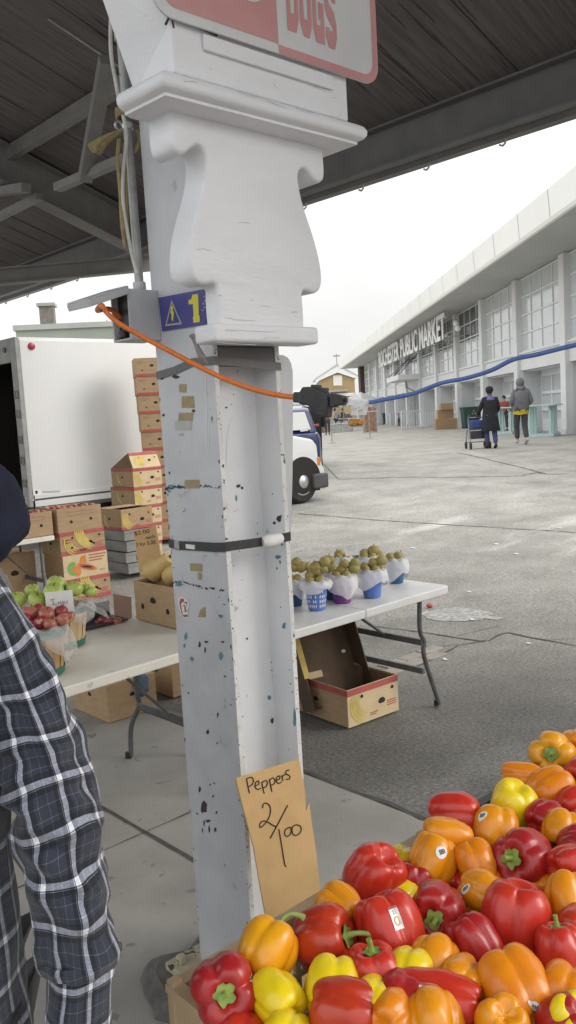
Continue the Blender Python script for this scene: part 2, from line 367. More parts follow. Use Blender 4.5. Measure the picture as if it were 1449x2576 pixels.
# bracing at the next frame
T = onx(269,150,3.0); Nn = onx(214,450,3.3)
for name, a, b, w in (('brace', T, Nn, .09), ('brace', onx(145,472,3.3), onx(318,398,3.3), .07), ('brace', onx(-60,492,3.55), onx(66,472,3.55), .09),
                      ('brace', onx(-60,575,3.7), onx(100,494,3.7), .07)):
    mb = MB(); mb.bar(a, b, w, w*.8); part(mb, name, STEELG, roof)
a = ony(-60,702,7.15); b = ony(392,661,7.15)
mb = MB(); ibeam(mb, a, b, .14, .13); part(mb, 'tie_beam', STEELG, roof)
mb = MB(); mb.tube([onx(98,32,3.0), onx(402,236,3.3)], .006, 6); part(mb, 'tie_wire', GALV, roof)
# ------------------------------------------------------------------ painted steel column with its bracket
X0, X1, Y0, Y1, YW = 1.42, 1.657, 1.81, 2.075, 1.912
col = thing('shed_column', 'peeling grey steel column with white scrolled bracket carrying the shed roof', 'column', (1.54,1.94,0))
def hsec(mb, z0, z1):
    t = .014
    mb.box(X0, X0+t, Y0, Y1, z0, z1); mb.box(X1-t, X1, Y0, Y1, z0, z1, 1); mb.box(X0+t, X1-t, YW-.005, YW+.005, z0, z1, 1)  # web and far flange take the lit tone of the same paint
    for x in (X0, X1-t): mb.quad((x-.0008,Y0-.0012,z0),(x+t+.0008,Y0-.0012,z0),(x+t+.0008,Y0-.0012,z1),(x-.0008,Y0-.0012,z1), 2)
mb = MB(); hsec(mb, .06, rz(X0)-.38); part(mb, 'shaft', [GREYP, WEBP, EDGEP], col)
RUST = mat('rusty_cream_paint', (.52,.47,.33), (.40,.36,.26), scale=14, rough=.75, bump=.5, bscale=50, c3=(.06,.04,.028), thr=.56, sscale=30)
mb = MB(); mb.box(1.335, 1.74, 1.72, 2.15, .05, .075)
for a, b in ((1.36,1.77),(1.36,2.11),(1.7,2.11)): mb.lathe([(.018,.075),(.018,.095),(.012,.1)], 6, (a+.01,b,0))
part(mb, 'base_plate', RUST, col, bevel=.004)
mb = MB(); pts = []
for i in range(36):
    t = 2*PI*i/36; k = .5*(1+.12*RND.uniform(-1,1)); c, s_ = math.cos(t), math.sin(t); q = max(abs(c), abs(s_)); pts.append((c/q*k*.5, s_/q*k*.56))
mb.loft([[V((1.52+a*kk, 1.91+b*kk, z+RND.uniform(-.006,.006))) for a, b in pts] for kk, z in ((1.25,-.02),(1.1,.03),(1,.05))], True, False, True)
part(mb, 'footing', mat('broken_concrete', (.16,.155,.145), (.10,.097,.09), scale=14, rough=.9, bump=.9, bscale=30), col)
# scrolled bracket board
CXB = 1.53
half = [(.262,2.512),(.265,2.452),(.262,2.42),(.252,2.407),(.238,2.402),(.222,2.407),(.205,2.42),(.190,2.430),(.176,2.430),(.165,2.42),(.160,2.40),(.168,2.353),(.183,2.31),(.206,2.256),(.222,2.209),(.231,2.164),(.231,2.13),(.222,2.108),(.207,2.097),(.190,2.095),(.170,2.099),(.157,2.098),(.151,2.088),(.152,2.06),(.152,2.02),(.149,1.985)]
hs = []
hv = [V((a,b,0)) for a, b in half]; hv = spline(hv, 3)
out = [V((CXB-p.x, 1.72, p.y)) for p in hv]+[V((CXB+p.x, 1.72, p.y)) for p in hv[::-1]]
mb = MB(); n = len(out)
def inset(pts, d):
    r = []
    for i in range(len(pts)):
        a, b, c = pts[i-1], pts[i], pts[(i+1) % len(pts)]; t = (c-a).normalized(); nn = V((-t.z, 0, t.x)); r.append(b+nn*d)
    return r
def offs(d, dy): return [V((p.x, p.y+(dy if dy < .05 else (.052+.036*min(1,max(0,(p.z-2.09)/.03)))), p.z)) for p in inset(out, d)]
sgn = 1 if inset(out, .01)[n//4].x > out[n//4].x else -1
mb.loft([offs(.010*sgn,0), offs(.006*sgn,.0015), offs(.002*sgn,.005), offs(0,.011), offs(0,.055)], True, True, True)
part(mb, 'bracket_board', WHITE, col, smooth=True)
mb = MB(); mb.box(1.455,1.62,1.776,1.81,2.0,2.49); part(mb, 'backing_block', WHITE, col)
mb = MB(); mb.box(1.343,1.716,1.70,1.787,1.951,1.998); part(mb, 'bracket_plinth', WHITE, col, bevel=.010, segs=3)
mb = MB(); prof = [(1.81,2.498),(1.672,2.498),(1.655,2.502),(1.655,2.509),(1.643,2.514),(1.635,2.524),(1.634,2.536),(1.640,2.548),(1.652,2.556),(1.668,2.562),(1.81,2.562)]
# moulding mitred round three sides
def ring(y, z):
    d = 1.81-y; hx = .175+d
    return [V((CXB+.01-hx-.008,1.815,z)), V((CXB+.01-hx,y,z)), V((CXB+.01+hx-.008,y,z)), V((CXB+.01+hx-.008,1.815,z))]
mb.loft([ring(y, z) for y, z in prof], False, False, False); r0 = ring(*prof[0]); r1 = ring(*prof[-1])
mb.poly(r0); mb.poly(r1); mb.quad(*[ring(y,z)[0] for y, z in (prof[0],prof[3],prof[8],prof[-1])])
part(mb, 'crown_moulding', WHITE, col, smooth=True)
mb = MB(); mb.box(1.245,1.842,1.665,1.83,2.563,2.80); part(mb, 'crown_box', WHITE, col, bevel=.006)
mb = MB(); mb.box(1.335,1.775,1.655,1.664,2.632,2.668); part(mb, 'crown_batten', WHITE, col, bevel=.002)
mb = MB(); mb.prism([(1.25,1.83,2.55),(1.25,1.665,2.66),(1.215,1.665,2.8),(1.16,1.83,2.8)], (.012,0,0)); part(mb, 'crown_flare', WHITE, col, bevel=.003)
# bent strap under the plinth
mb = MB(); mb.loft([[V(p), V(p)+V((0,0,-.022))] for p in ((1.416,2.077,1.905),(1.416,1.99,1.912),(1.416,1.90,1.928),(1.416,1.805,1.925),(1.53,1.802,1.918),(1.66,1.805,1.908))], False, False, False)
part(mb, 'steel_strap', DARKM, col)
mb = MB(); mb.box(1.44,1.65,1.812,1.93,1.905,1.95); part(mb, 'filler_block', DARKM, col)
# tape remnants, chips and the round sticker, all lying on the painted faces
def patch(mb, pts, ox, oy, k, x=None, y=None, m=None):
    mb.poly([onx(*sp(a,b,ox,oy,k), x) if x else ony(*sp(a,b,ox,oy,k), y) for a, b in pts], m)
def rect(a, b, c, d): j = lambda: RND.uniform(-4,4); return [(a+j(),b+j()),(c+j(),b+j()),(c+j(),d+j()),(a+j(),d+j())]
TAPE = mat('old_tan_tape', (.36,.29,.15), (.30,.24,.13), scale=40, rough=.6)
TAPE2 = mat('faded_tape', (.45,.45,.42), (.40,.40,.36), scale=40, rough=.6)
for i, (r, oy) in enumerate([(rect(232,810,285,873),1050),(rect(250,903,346,993),1050),(rect(226,1030,338,1093),1050),(rect(274,102,388,165),1750),(rect(317,750,410,810),1750),([(378,1168),(395,1110),(432,1088),(437,1168)],1750),([(375,825),(395,818),(410,845),(400,878),(378,875)],1750)]):
    mb = MB(); patch(mb, r, 560, oy, .483, x=X0-.0012); part(mb, 'tape_scrap', TAPE, col)
for r, oy in ((rect(200,1095,328,1168),1050),(rect(232,1186,264,1212),1050),(rect(540,705,578,745),1750)):
    mb = MB(); patch(mb, r, 560, oy, .483, x=X0-.0011); part(mb, 'tape_scrap', TAPE2 if oy == 1050 else GREYP, col)
CHIPB = mat('old_blue_paint', (.10,.22,.30), (.14,.27,.34), scale=60, rough=.7)
CHIPD = mat('bare_dark_steel', (.035,.03,.04), (.07,.05,.05), scale=60, rough=.8)
def blob(cx, cy, rx, ry, n=9): return [(cx+rx*math.cos(2*PI*i/n)*RND.uniform(.45,1.15), cy+ry*math.sin(2*PI*i/n)*RND.uniform(.45,1.15)) for i in range(n)]
mb = MB(); e = X0-.001
for cx, cy, rx, ry, m in ((165,155,45,22,0),(235,155,32,18,0),(232,915,38,16,0),(552,1160,26,22,0),(282,1320,14,38,0),(272,1390,16,18,0),(150,190,16,16,0),(390,1385,12,30,1),(440,1360,26,10,1),(432,1420,9,26,1),(570,1360,16,9,1),(268,348,11,4,1),(440,690,6,6,1),(190,785,6,5,1),(580,1070,7,7,1),(155,50,6,14,1)):
    patch(mb, blob(cx,cy,rx,ry), 560, 1750, .483, x=e, m=m)
for cx, cy, rx, ry, m in ((420,1200,34,75,1),(390,1055,10,28,1),(455,1300,22,14,1),(425,1315,7,30,1),(465,1370,8,32,1),(510,1370,14,24,1),(520,1235,10,14,1),(412,1375,7,24,1),(370,1245,8,9,1),(530,480,9,22,1),(455,610,14,24,1),(527,698,6,10,1),(303,305,8,10,1),(470,1020,10,8,1),(495,1110,8,10,1),(505,1010,6,8,1),(555,25,20,34,0),(585,180,10,7,1),(633,400,7,6,1),(330,45,16,20,0)):
    patch(mb, blob(cx,cy,rx,ry), 560, 2450, .483, x=e, m=m)
for cx, cy, rx, ry in ((100,765,18,12),(200,750,34,18),(110,1050,16,12),(340,1015,16,14),(485,1080,5,28),(230,700,26,12)): patch(mb, blob(cx,cy,rx,ry), 560, 1050, .483, x=e, m=1)
for l, oy in (([(120,172),(270,158),(420,152),(555,160)],1750),([(180,900),(250,890),(380,930),(600,968)],1750),([(250,835),(262,885)],1750)):   # cracks
    ps = [onx(*sp(a,b,560,oy,.483), e) for a, b in l]
    for a, b in zip(ps, ps[1:]):
        n = 12
        for i in range(n):
            if RND.random() < .75:
                p = a.lerp(b, i/n)+V((0,0,RND.uniform(-.004,.004))); q = a.lerp(b, (i+1.1)/n)+V((0,0,RND.uniform(-.004,.004))); w = V((0,0,RND.uniform(.0012,.004)))
                mb.poly([p-w,q-w*.6,q+w*.6,p+w], 1)
# chips on the far flange's inner face and the web
xi = X1-.0148
for cx, cy, rx, ry, oy, m in ((1128,510,20,85,2450,0),(1110,300,7,9,2450,1),(1095,235,7,9,2450,1),(1090,130,7,6,2450,1),(1000,700,24,26,1750,0),(1015,740,12,24,1750,0),(1030,605,12,15,1750,0),(1045,1235,22,30,1750,0),(1010,400,26,34,1750,1),(970,435,12,16,1750,1),(1020,1090,7,7,1750,1),(955,215,8,8,1750,1),(990,790,10,14,1750,0)):
    patch(mb, blob(cx,cy,rx,ry,7), 560, oy, .483, x=xi, m=m)
yw = YW-.0062
for cx, cy, rx, ry, oy, m in ((690,150,18,20,1750,1),(718,165,14,14,1750,1),(678,240,8,34,1750,0),(760,1335,8,12,1750,1),(655,890,7,6,1050,1),(598,990,9,10,1050,1),(640,965,6,5,1050,1),(700,825,9,8,1050,1),(940,1250,14,22,1050,1),(933,345,18,24,2450,0),(955,520,14,28,2450,1),(948,70,7,7,2450,1),(960,182,10,12,2450,1),(950,132,7,6,2450,1),(725,490,6,6,2450,1)):
    patch(mb, blob(cx,cy,rx,ry,8), 560, oy, .483, y=yw, m=m)
rn = random.Random(5)
for i in range(110):
    k = i % 4; z = rn.uniform(.2,1.9)
    if k < 2: yy = Y0+abs(rn.gauss(0,.008))+.001 if k == 0 else Y1-abs(rn.gauss(0,.006))-.001; c = V((e,yy,z)); U_ = V((0,1,0))
    elif k == 2: c = V((X0+.02+rn.random()*.19,yw,z)); U_ = V((1,0,0))
    else: c = V((e,rn.uniform(Y0+.02,Y1-.02),z)); U_ = V((0,1,0))
    rr_ = rn.uniform(.0008,.003)*(1 if k < 2 else .6); el = rn.uniform(1,3.2)
    mb.poly([c+U_*(rr_*math.cos(q)*rn.uniform(.5,1.2))+ZZ*(rr_*el*math.sin(q)*rn.uniform(.5,1.2)) for q in [2*PI*j/7 for j in range(7)]], 0 if rn.random() < .22 else 1)
part(mb, 'paint_chips', [CHIPB, CHIPD], col)
SCR = mat('white_scratch', (.78,.78,.78), rough=.6)
mb = MB()
sc_ = lambda l, oy, y: spline([ony(*sp(a,b,560,oy,.483), y) for a, b in l], 5)
for l, oy, w in (([(605,1440),(608,1300),(620,1160),(665,1070),(765,1030)],1050,.0035),([(735,320),(800,335),(850,350)],1750,.0015),([(745,375),(775,380)],1750,.0015)):
    ps = sc_(l, oy, yw)
    for a, b in zip(ps, ps[1:]):
        t = (b-a).normalized(); nn = V((-t.z,0,t.x))*w; mb.poly([a-nn,b-nn,b+nn,a+nn])
for l in ([(435,750),(445,1000),(450,1360)],[(458,1100),(460,1330)]):
    ps = spline([onx(*sp(a,b,560,1050,.483), e) for a, b in l], 4)
    for a, b in zip(ps, ps[1:]): mb.poly([a-V((0,.0012,0)),b-V((0,.0012,0)),b+V((0,.0012,0)),a+V((0,.0012,0))])
part(mb, 'scratches', SCR, col)
st = MB(); patch(st, [(222,1060),(228,1018),(258,1010),(300,1040),(310,1070),(300,1130),(308,1168),(265,1178),(240,1130)], 560, 1750, .483, x=X0-.0014)
sk_ = part(st, 'sticker', PAPER, col)
st = MB(); patch(st, [(232,1056),(240,1025),(268,1025),(270,1046),(246,1060),(250,1110),(262,1150),(300,1148),(296,1166),(268,1168),(246,1130)], 560, 1750, .483, x=X0-.0018)
for l in ([(268,1062),(290,1048),(290,1080)],[(262,1085),(275,1075),(275,1115)],[(282,1085),(282,1120),(296,1118)],[(266,1125),(290,1122)]):
    for a, b in zip(l, l[1:]): patch(st, [(a[0]-3,a[1]-3),(b[0]-3,b[1]-3),(b[0]+3,b[1]+3),(a[0]+3,a[1]+3)], 560, 1750, .483, x=X0-.0019)
o = st.build('sticker_print', REDP, sk_, off=sk_.matrix_world.translation + col.location)

mb = MB()
for y_, oy_, k_, ox_, ls in ((1.7192,420,.5797,520,([(380,888),(420,884),(440,890),(466,893)],[(640,716),(680,713),(716,720)],[(515,1186),(540,1189)],[(560,1330),(640,1345),(760,1352)],[(990,1300),(1026,1298)],[(990,1292),(1026,1291)],[(785,1254),(858,1258)],[(722,1212),(742,1222)])),
     (1.6644,0,.6763,460,([(285,405),(330,415),(370,425)],[(830,455),(850,480),(860,492)],[(1040,470),(1130,510)],[(1160,538),(1185,545)],[(1195,655),(1235,575)],[(480,380),(500,385)],[(1015,630),(1040,650)])),
     (1.6332,0,.6763,460,([(640,505),(760,540),(900,598)],[(960,598),(1060,625)],[(340,450),(420,455)])), (1.6992,420,.5797,520,([(815,1462),(915,1455)],[(500,1490),(640,1500),(760,1508)],[(560,1410),(900,1425)]))):
    for l in ls:
        ps = [ony(*sp(a,b,ox_,oy_,k_), y_) for a, b in l]
        for a, b in zip(ps, ps[1:]):
            n = 4
            for i in range(n):
                p, q_ = a.lerp(b,i/n), a.lerp(b,(i+1)/n); w = V((0,0,RND.uniform(.0005,.0011))); j = V((0,0,RND.uniform(-.0012,.0012))); mb.poly([p-w,q_-w*.7+j,q_+w*.7+j,p+w])
part(mb, 'paint_cracks', mat('crack_grey', (.46,.46,.46), (.55,.55,.55), scale=60, rough=.9), col)  # thin grey cracks in the bracket's white paint

# lower cinch strap with a ball of tape
t = thing('cinch_strap', 'black strap wound round the grey column with a lump of white tape', 'strap', (1.42,1.81,1.4))
def band(mb, pts, h):
    mb.loft([[V(p)+V((0,0,h/2)), V(p)-V((0,0,h/2))] for p in pts], False, False, False)
mb = MB(); band(mb, [(1.660,2.078,1.405),(1.54,2.079,1.404),(1.416,2.078,1.402),(1.4155,2.03,1.398),(1.4155,1.95,1.402),(1.4155,1.86,1.405),(1.4155,1.807,1.409),(1.42,1.8055,1.410),(1.5,1.803,1.407),(1.58,1.803,1.405),(1.66,1.8055,1.406),(1.662,1.81,1.406),(1.662,2.078,1.405)], .026)
part(mb, 'webbing', BLACKP, t)
mb = MB(); mb.tube([(1.545,1.80,1.404),(1.56,1.796,1.405),(1.59,1.795,1.406),(1.61,1.799,1.407)], [.014,.019,.018,.016], 10, smooth=3); part(mb, 'tape_wad', PAPER, t, smooth=True)
mb = MB(); mb.box(1.412,1.4155,2.02,2.045,1.387,1.412); part(mb, 'buckle', GALV, t, bevel=.002)
mb = MB(); mb.box(1.411,1.4155,1.945,1.985,1.393,1.405); part(mb, 'tape_scrap', PAPER, t)

# rounded plate strapped to the street side of the column, seen from its back
t = thing('back_of_sign', 'plain grey back of a round cornered sign fixed to the far side of the column', 'sign', (1.665,1.8,1.6))
pl = [(1.659,1.935),(1.700,1.932),(1.718,1.925),(1.730,1.910),(1.736,1.885),(1.722,1.72),(1.708,1.575),(1.692,1.44),(1.684,1.385),(1.676,1.365),(1.659,1.36)]
mb = MB(); mb.prism([V((a,1.835+.25*(1.70-a)**2*10,b)) for a, b in pl], (0,.003,0)); part(mb, 'plate', mat('aluminium_sign_back', (.56,.575,.60), (.50,.515,.54), scale=5, rough=.5, metal=.1), t)

# white and red sign above the bracket, only its bottom in view
t = thing('food_sign', 'white and faded red round cornered sign lettered DOGS above the white bracket', 'sign', (1.57,1.65,2.68))
def rrect(x0, x1, z0, z1, r, n=8):
    p = []
    for cx, cz, a in ((x1-r,z0+r,-90),(x1-r,z1-r,0),(x0+r,z1-r,90),(x0+r,z0+r,180)):
        p += [(cx+r*math.cos(math.radians(a+90*i/n)), cz+r*math.sin(math.radians(a+90*i/n))) for i in range(n+1)]
    return p
SGW = mat('sign_white', (.66,.67,.68), (.60,.61,.62), scale=6, rough=.35); SGR = mat('sign_faded_red', (.58,.30,.30), (.53,.265,.27), scale=7, rough=.35)
ys = 1.648; sx0, sx1, sz0, sz1 = 1.185, 1.957, 2.675, 3.28
mb = MB(); mb.prism([(x,ys,z) for x, z in rrect(sx0,sx1,sz0,sz1,.055)], (0,.006,0)); part(mb, 'panel', SGW, t)
xm = 1.571
mb = MB(); oo = [p for p in rrect(sx0,sx1,sz0,sz1,.055)]; ii = rrect(sx0+.022,sx1-.022,sz0+.022,sz1-.022,.04)
nn = len(oo); q = [k for k in range(nn) if oo[k][0] > xm and ii[k][0] > xm]
for k in range(nn):
    a, b = oo[k], oo[(k+1) % nn]; c, d = ii[(k+1) % nn], ii[k]
    if min(a[0],b[0]) < xm and max(a[0],b[0]) > xm: a = (max(a[0],xm),a[1]); b = (max(b[0],xm),b[1]); c = (max(c[0],xm),c[1]); d = (max(d[0],xm),d[1])
    if min(a[0],b[0],c[0],d[0]) >= xm: mb.poly([(p[0],ys-.001,p[1]) for p in (a,b,c,d)])
part(mb, 'red_border', SGR, t)
mb = MB(); lf = [(min(x,xm),z) for x, z in rrect(sx0+.024,xm+.2,sz0+.024,sz1-.024,.045)]
mb.poly([(x,ys-.001,z) for x, z in lf]); part(mb, 'red_field', SGR, t)
# bottom of the big white shape on the red field
mb = MB(); mb.poly([(1.478+.058*math.cos(a), ys-.002, 2.828+.052*math.sin(a)) for a in [PI+PI*i/16 for i in range(17)]]+[(1.536,ys-.002,3.2),(1.42,ys-.002,3.2)])
part(mb, 'white_shape', SGW, t)
def thick(mb, path, w, fn, closed=False):
    p = [V((a,b,0)) for a, b in path]; n = len(p); A = []; B = []
    for k in range(n):
        a = p[k-1] if (k or closed) else p[k]; c = p[(k+1) % n] if (k < n-1 or closed) else p[k]
        d1 = (p[k]-a).normalized() if (p[k]-a).length else (c-p[k]).normalized(); d2 = (c-p[k]).normalized() if (c-p[k]).length else d1
        m = (d1+d2).normalized(); nn = V((-m.y,m.x,0)); s_ = w/2/max(.5, nn.dot(V((-d1.y,d1.x,0)))); A.append(fn(*(p[k]+nn*s_).xy)); B.append(fn(*(p[k]-nn*s_).xy))
    for k in range(n if closed else n-1): mb.poly([A[k],A[(k+1) % n],B[(k+1) % n],B[k]])
GL = {'D': ([(.13,.13),(.13,.87),(.55,.87),(.67,.75),(.67,.25),(.55,.13)],True), 'O': ([(.25,.13),(.13,.25),(.13,.75),(.25,.87),(.55,.87),(.67,.75),(.67,.25),(.55,.13)],True),
      'G': ([(.67,.68),(.67,.77),(.56,.87),(.24,.87),(.13,.76),(.13,.24),(.24,.13),(.67,.13),(.67,.48),(.42,.48)],False), 'S': ([(.67,.70),(.67,.78),(.57,.87),(.23,.87),(.13,.77),(.13,.66),(.22,.56),(.58,.44),(.67,.34),(.67,.23),(.57,.13),(.23,.13),(.13,.22),(.13,.30)],False)}
for k, chh in enumerate('DOGS'):
    mb = MB(); x_ = 1.606+.0475*k; pth, cl__ = GL[chh]
    thick(mb, pth, .26, lambda a, b: V((x_+a*.052, ys-.0016, 2.742-.0025*k+b*.17)), cl__)
    part(mb, 'letter', SGR, t)
mb = MB(); mb.tube([(1.225,1.655,2.66),(1.245,1.66,2.682),(1.29,1.66,2.684),(1.38,1.66,2.676)], .003, 6, smooth=4); part(mb, 'loose_wire', BLACKP, t)

# warning number plate
t = thing('number_plate', 'blue plate with yellow number 1 and warning triangle on the column', 'sign', (1.418,1.93,2.06))
BLUE = mat('plate_blue', (.055,.055,.24), (.07,.07,.28), scale=20, rough=.4); YEL = mat('plate_yellow', (.68,.62,.06), rough=.5); TRI = mat('plate_tan', (.42,.38,.28), rough=.5)
pq = lambda a, b, d=0: onx(*sp(a,b,560,1050,.483), 1.4165-d)
mb = MB(); mb.prism([pq(72,138),pq(430,70),pq(445,110),pq(445,343),pq(100,398)], (-.001,0,0)); part(mb, 'plate', BLUE, t)
mb = MB()
A, B, C = (172,155),(122,360),(254,342)
def inn(p, k): c = (183,285); return (c[0]+(p[0]-c[0])*k, c[1]+(p[1]-c[1])*k)
for p, r in ((A,B),(B,C),(C,A)): mb.poly([pq(*p,.0016),pq(*r,.0016),pq(*inn(r,.78),.0016),pq(*inn(p,.78),.0016)])
part(mb, 'warning_triangle', TRI, t)
mb = MB(); mb.poly([pq(a,b,.0016) for a, b in ((168,205),(184,200),(182,245),(190,245),(186,300),(180,325),(172,300),(172,262),(165,262))]); part(mb, 'flash_symbol', YEL, t)
mb = MB(); mb.poly([pq(a,b,.0016) for a, b in ((335,113),(378,108),(384,275),(390,277),(392,325),(342,333),(338,285),(344,284),(338,185),(306,190),(304,155),(325,150))]); part(mb, 'number_one', YEL, t)
mb = MB()
for cx, cy in ((425,130),(432,160),(420,185),(428,215),(414,235)): mb.poly([pq(a,b,.0012) for a, b in blob(cx,cy,7,9,6)])
part(mb, 'scuff_marks', GALV, t)

# outlet box with its lid raised
t = thing('outlet_box', 'grey weatherproof outlet box with its hinged lid raised beside the blue plate', 'outlet box', (1.36,2.1,2.07))
bx0, bx1, by0, by1, bz0, bz1 = 1.318, 1.419, 2.043, 2.135, 1.992, 2.132
mb = MB(); w = .006
mb.box(bx1-w,bx1,by0,by1,bz0,bz1); mb.box(bx0,bx1-w,by0,by0+w,bz0,bz1); mb.box(bx0,bx1-w,by1-w,by1,bz0,bz1); mb.box(bx0,bx1-w,by0+w,by1-w,bz0,bz0+w); mb.box(bx0,bx1-w,by0+w,by1-w,bz1-w,bz1)
part(mb, 'case', BOXG, t, bevel=.002)
mb = MB(); mb.box(bx0+.02,bx1-w,by0+w,by1-w,bz0+w,bz1-w); so_ = part(mb, 'socket', BLACKP, t)
mb = MB(); mb.lathe([(.012,bz0+.012),(.012,bz0+.03)], 10, (bx0+.012,2.10,0)); part(mb, 'spare_plug', BLACKP, t)
h0, h1 = V((bx0-.002,by0-.002,bz1+.002)), V((bx0-.002,by1+.014,bz1+.004)); dl = V((-.14,0,-.046)).normalized()
l0, l1 = h0+dl*.134+V((0,-.004,0)), h1+dl*.134; up_ = V((-.046,0,.14)).normalized()*.02
mb = MB(); mb.prism([h0,h1,l1,l0], up_*.25)
for a, b in ((h0,l0),(h1,l1),(l0,l1)):
    d = (b-a).normalized(); s_ = d.cross(up_).normalized()*.003; mb.prism([a-s_,b-s_,b+s_,a+s_], -up_*.9)
part(mb, 'lid', BOXG, t, bevel=.0015)
mb = MB(); mb.tube([h0+V((0,-.002,0)), h1], .004, 8); part(mb, 'hinge', GALV, t)
# conduit
t = thing('conduit_pipe', 'scuffed grey steel conduit pipe rising from the outlet box', 'pipe', (1.40,2.115,2.13))
cx_, cy_ = 1.402, 2.108
mb = MB(); mb.tube([(cx_,cy_,2.14),(cx_,cy_,3.9)], .0125, 12); part(mb, 'pipe', GALV, t, smooth=True)
for z in (2.152,2.835,2.862): mb = MB(); mb.tube([(cx_,cy_,z-.012),(cx_,cy_,z+.012)], .0185, 12); part(mb, 'coupling', GALV if z > 2.5 else BOXG, t, smooth=True, bevel=.003)
mb = MB(); mb.tube([(cx_,cy_,2.586),(cx_,cy_,2.602)], .0165, 12); mb.tube([(cx_+.012*math.cos(a)-.026,cy_+.004,2.594+.012*math.sin(a)) for a in [i*PI/5 for i in range(11)]], .0035, 6); part(mb, 'pipe_clamp', CHROME, t, smooth=True)
WCAB = mat('white_cable', (.62,.61,.57), (.5,.49,.45), scale=25, rough=.5)
mb = MB(); ln = [ony(u,v,2.09) for u, v in [(281,-120),(281,0),(278,75),(280,140),(290,200),(302,262),(316,318),(318,360),(310,430),(309,500),(318,570),(332,640),(345,688)]]
mb.tube(ln, .0055, 8, smooth=5); tag(mb.build('white_cable', WCAB, smooth=True), 'loose white cable hanging down along the steel conduit', 'cable')
TW = mat('tan_twine', (.36,.29,.15), (.28,.22,.11), scale=60, rough=.95, bump=.6, bscale=200)
t = thing('twine_tie', 'frayed tan twine tied round conduit and white cable', 'twine', (1.40,2.1,2.6))
mb = MB()
for k in range(3): mb.tube([V((cx_-.008+.026*math.cos(a), cy_-.008+.026*math.sin(a), 2.617+.007*k+.004*math.sin(a*2+k))) for a in [i*PI/7 for i in range(15)]], .0045, 6)
part(mb, 'knot', TW, t, smooth=True)
for l, rr_ in (([(306,330),(280,338),(258,352),(232,372)],[.004,.006,.011,.016]),([(306,330),(284,344),(262,360),(246,382)],[.004,.006,.010,.012]),([(343,325),(352,345),(345,372),(340,385)],[.005,.007,.006,.003]),
              ([(300,350),(296,400),(303,480),(308,560),(314,625)],[.006,.005,.006,.007,.004]),([(312,360),(316,450),(320,540),(322,600)],[.004,.005,.004,.003])):
    mb = MB(); mb.tube([ony(u,v,2.095) for u, v in l], rr_, 6, smooth=4); part(mb, 'strand', TW, t, smooth=True)

# cords
ORG = mat('orange_cord', (.72,.20,.035), (.62,.16,.03), scale=40, rough=.42, bump=.1, bscale=120); BLUC = mat('blue_cord', (.10,.18,.48), (.08,.145,.40), scale=40, rough=.45)
t = thing('orange_extension_cord', 'thick orange extension cord sagging from outlet box to black connector', 'cord', (1.4,2.0,1.95))
pt = [onx(300,800,1.345), onx(262,768,1.25), onx(258,768,1.22)]
ptsO = [V((1.37,2.08,2.045)), dist(292,800,2.45)]
o1 = [dist(u,v,d) for u, v, d in [(256,768,2.34),(268,786,2.33),(300,814,2.31),(360,848,2.30),(430,885,2.27),(500,922,2.24),(570,955,2.2),(640,980,2.16),(700,994,2.13),(742,999,2.1)]]
o0 = [V((1.345,2.122,2.06)), V((1.305,2.122,2.085)), V((1.262,2.115,2.078))]
mb = MB(); mb.tube(o0+o1, .0069, 10, smooth=6); part(mb, 'cable', ORG, t, smooth=True)
CDIR = (dist(880,1008,2.03)-dist(742,999,2.1))
ca = dist(742,999,2.1); cx = CDIR.normalized(); cz = ZZ-cx*ZZ.dot(cx); cz.normalize(); cyv = cz.cross(cx)
def cb(l, h, w): return ca+cx*l+cz*h+cyv*w
LC = CDIR.length
def cbox(mb, l0, l1, h0, h1, w0, w1, m=None):
    mb.add([cb(*p) for p in ((l0,h0,w0),(l1,h0,w0),(l1,h0,w1),(l0,h0,w1),(l0,h1,w0),(l1,h1,w0),(l1,h1,w1),(l0,h1,w1))], [(0,3,2,1),(4,5,6,7),(0,1,5,4),(1,2,6,5),(2,3,7,6),(3,0,4,7)], m)
mb = MB(); cbox(mb, 0, .03, -.013, .013, -.013, .013); part(mb, 'strain_relief', BLACKP, t, bevel=.004)
hub = MB(); hub.prism([cb(*p,-.016) for p in ((.018,-.015),(.045,-.018),(.075,-.042),(.098,-.044),(.100,-.012),(.098,.006),(.086,.018),(.05,.028),(.026,.026),(.018,.012))], cyv*.032)
hb = part(hub, 'triple_socket', BLACKP, t, bevel=.004)
for l, h in ((.058,.026),(.078,.020)):
    mb = MB(); cbox(mb, l-.010, l+.010, h-.004, h+.007, -.011, .011); mb.build('socket_lip', BLACKP, hb, off=t.location, bevel=.002)
t = thing('blue_extension_cord', 'blue extension cord running off to the right from the black connector', 'cord', (1.5,1.5,1.9))
mb = MB(); mb.prism([cb(*p,-.012) for p in ((.101,-.018),(.115,-.019),(.118,-.014),(.138,-.012),(.138,.010),(.125,.012),(.101,.016))], cyv*.024); part(mb, 'plug', BLACKP, t, bevel=.004)
mb = MB(); cbox(mb, .138, .148, -.005, .005, -.005, .005); part(mb, 'strain_relief', BLACKP, t, bevel=.002)
bl = [cb(.146,0,0)]+[dist(u,v,d) for u, v, d in [(905,1014,2.0),(930,1012,1.99),(985,1002,1.96),(1040,990,1.94),(1110,964,1.90),(1170,952,1.87),(1235,932,1.83),(1290,905,1.80),(1350,892,1.75),(1405,878,1.71),(1455,866,1.67),(1600,830,1.58),(1800,790,1.55)]]+[V((1.58,-.6,2.0)),V((1.55,-1.40,2.1))]
mb = MB(); mb.tube(bl, .0047, 10, smooth=6); part(mb, 'cable', BLUC, t, smooth=True)
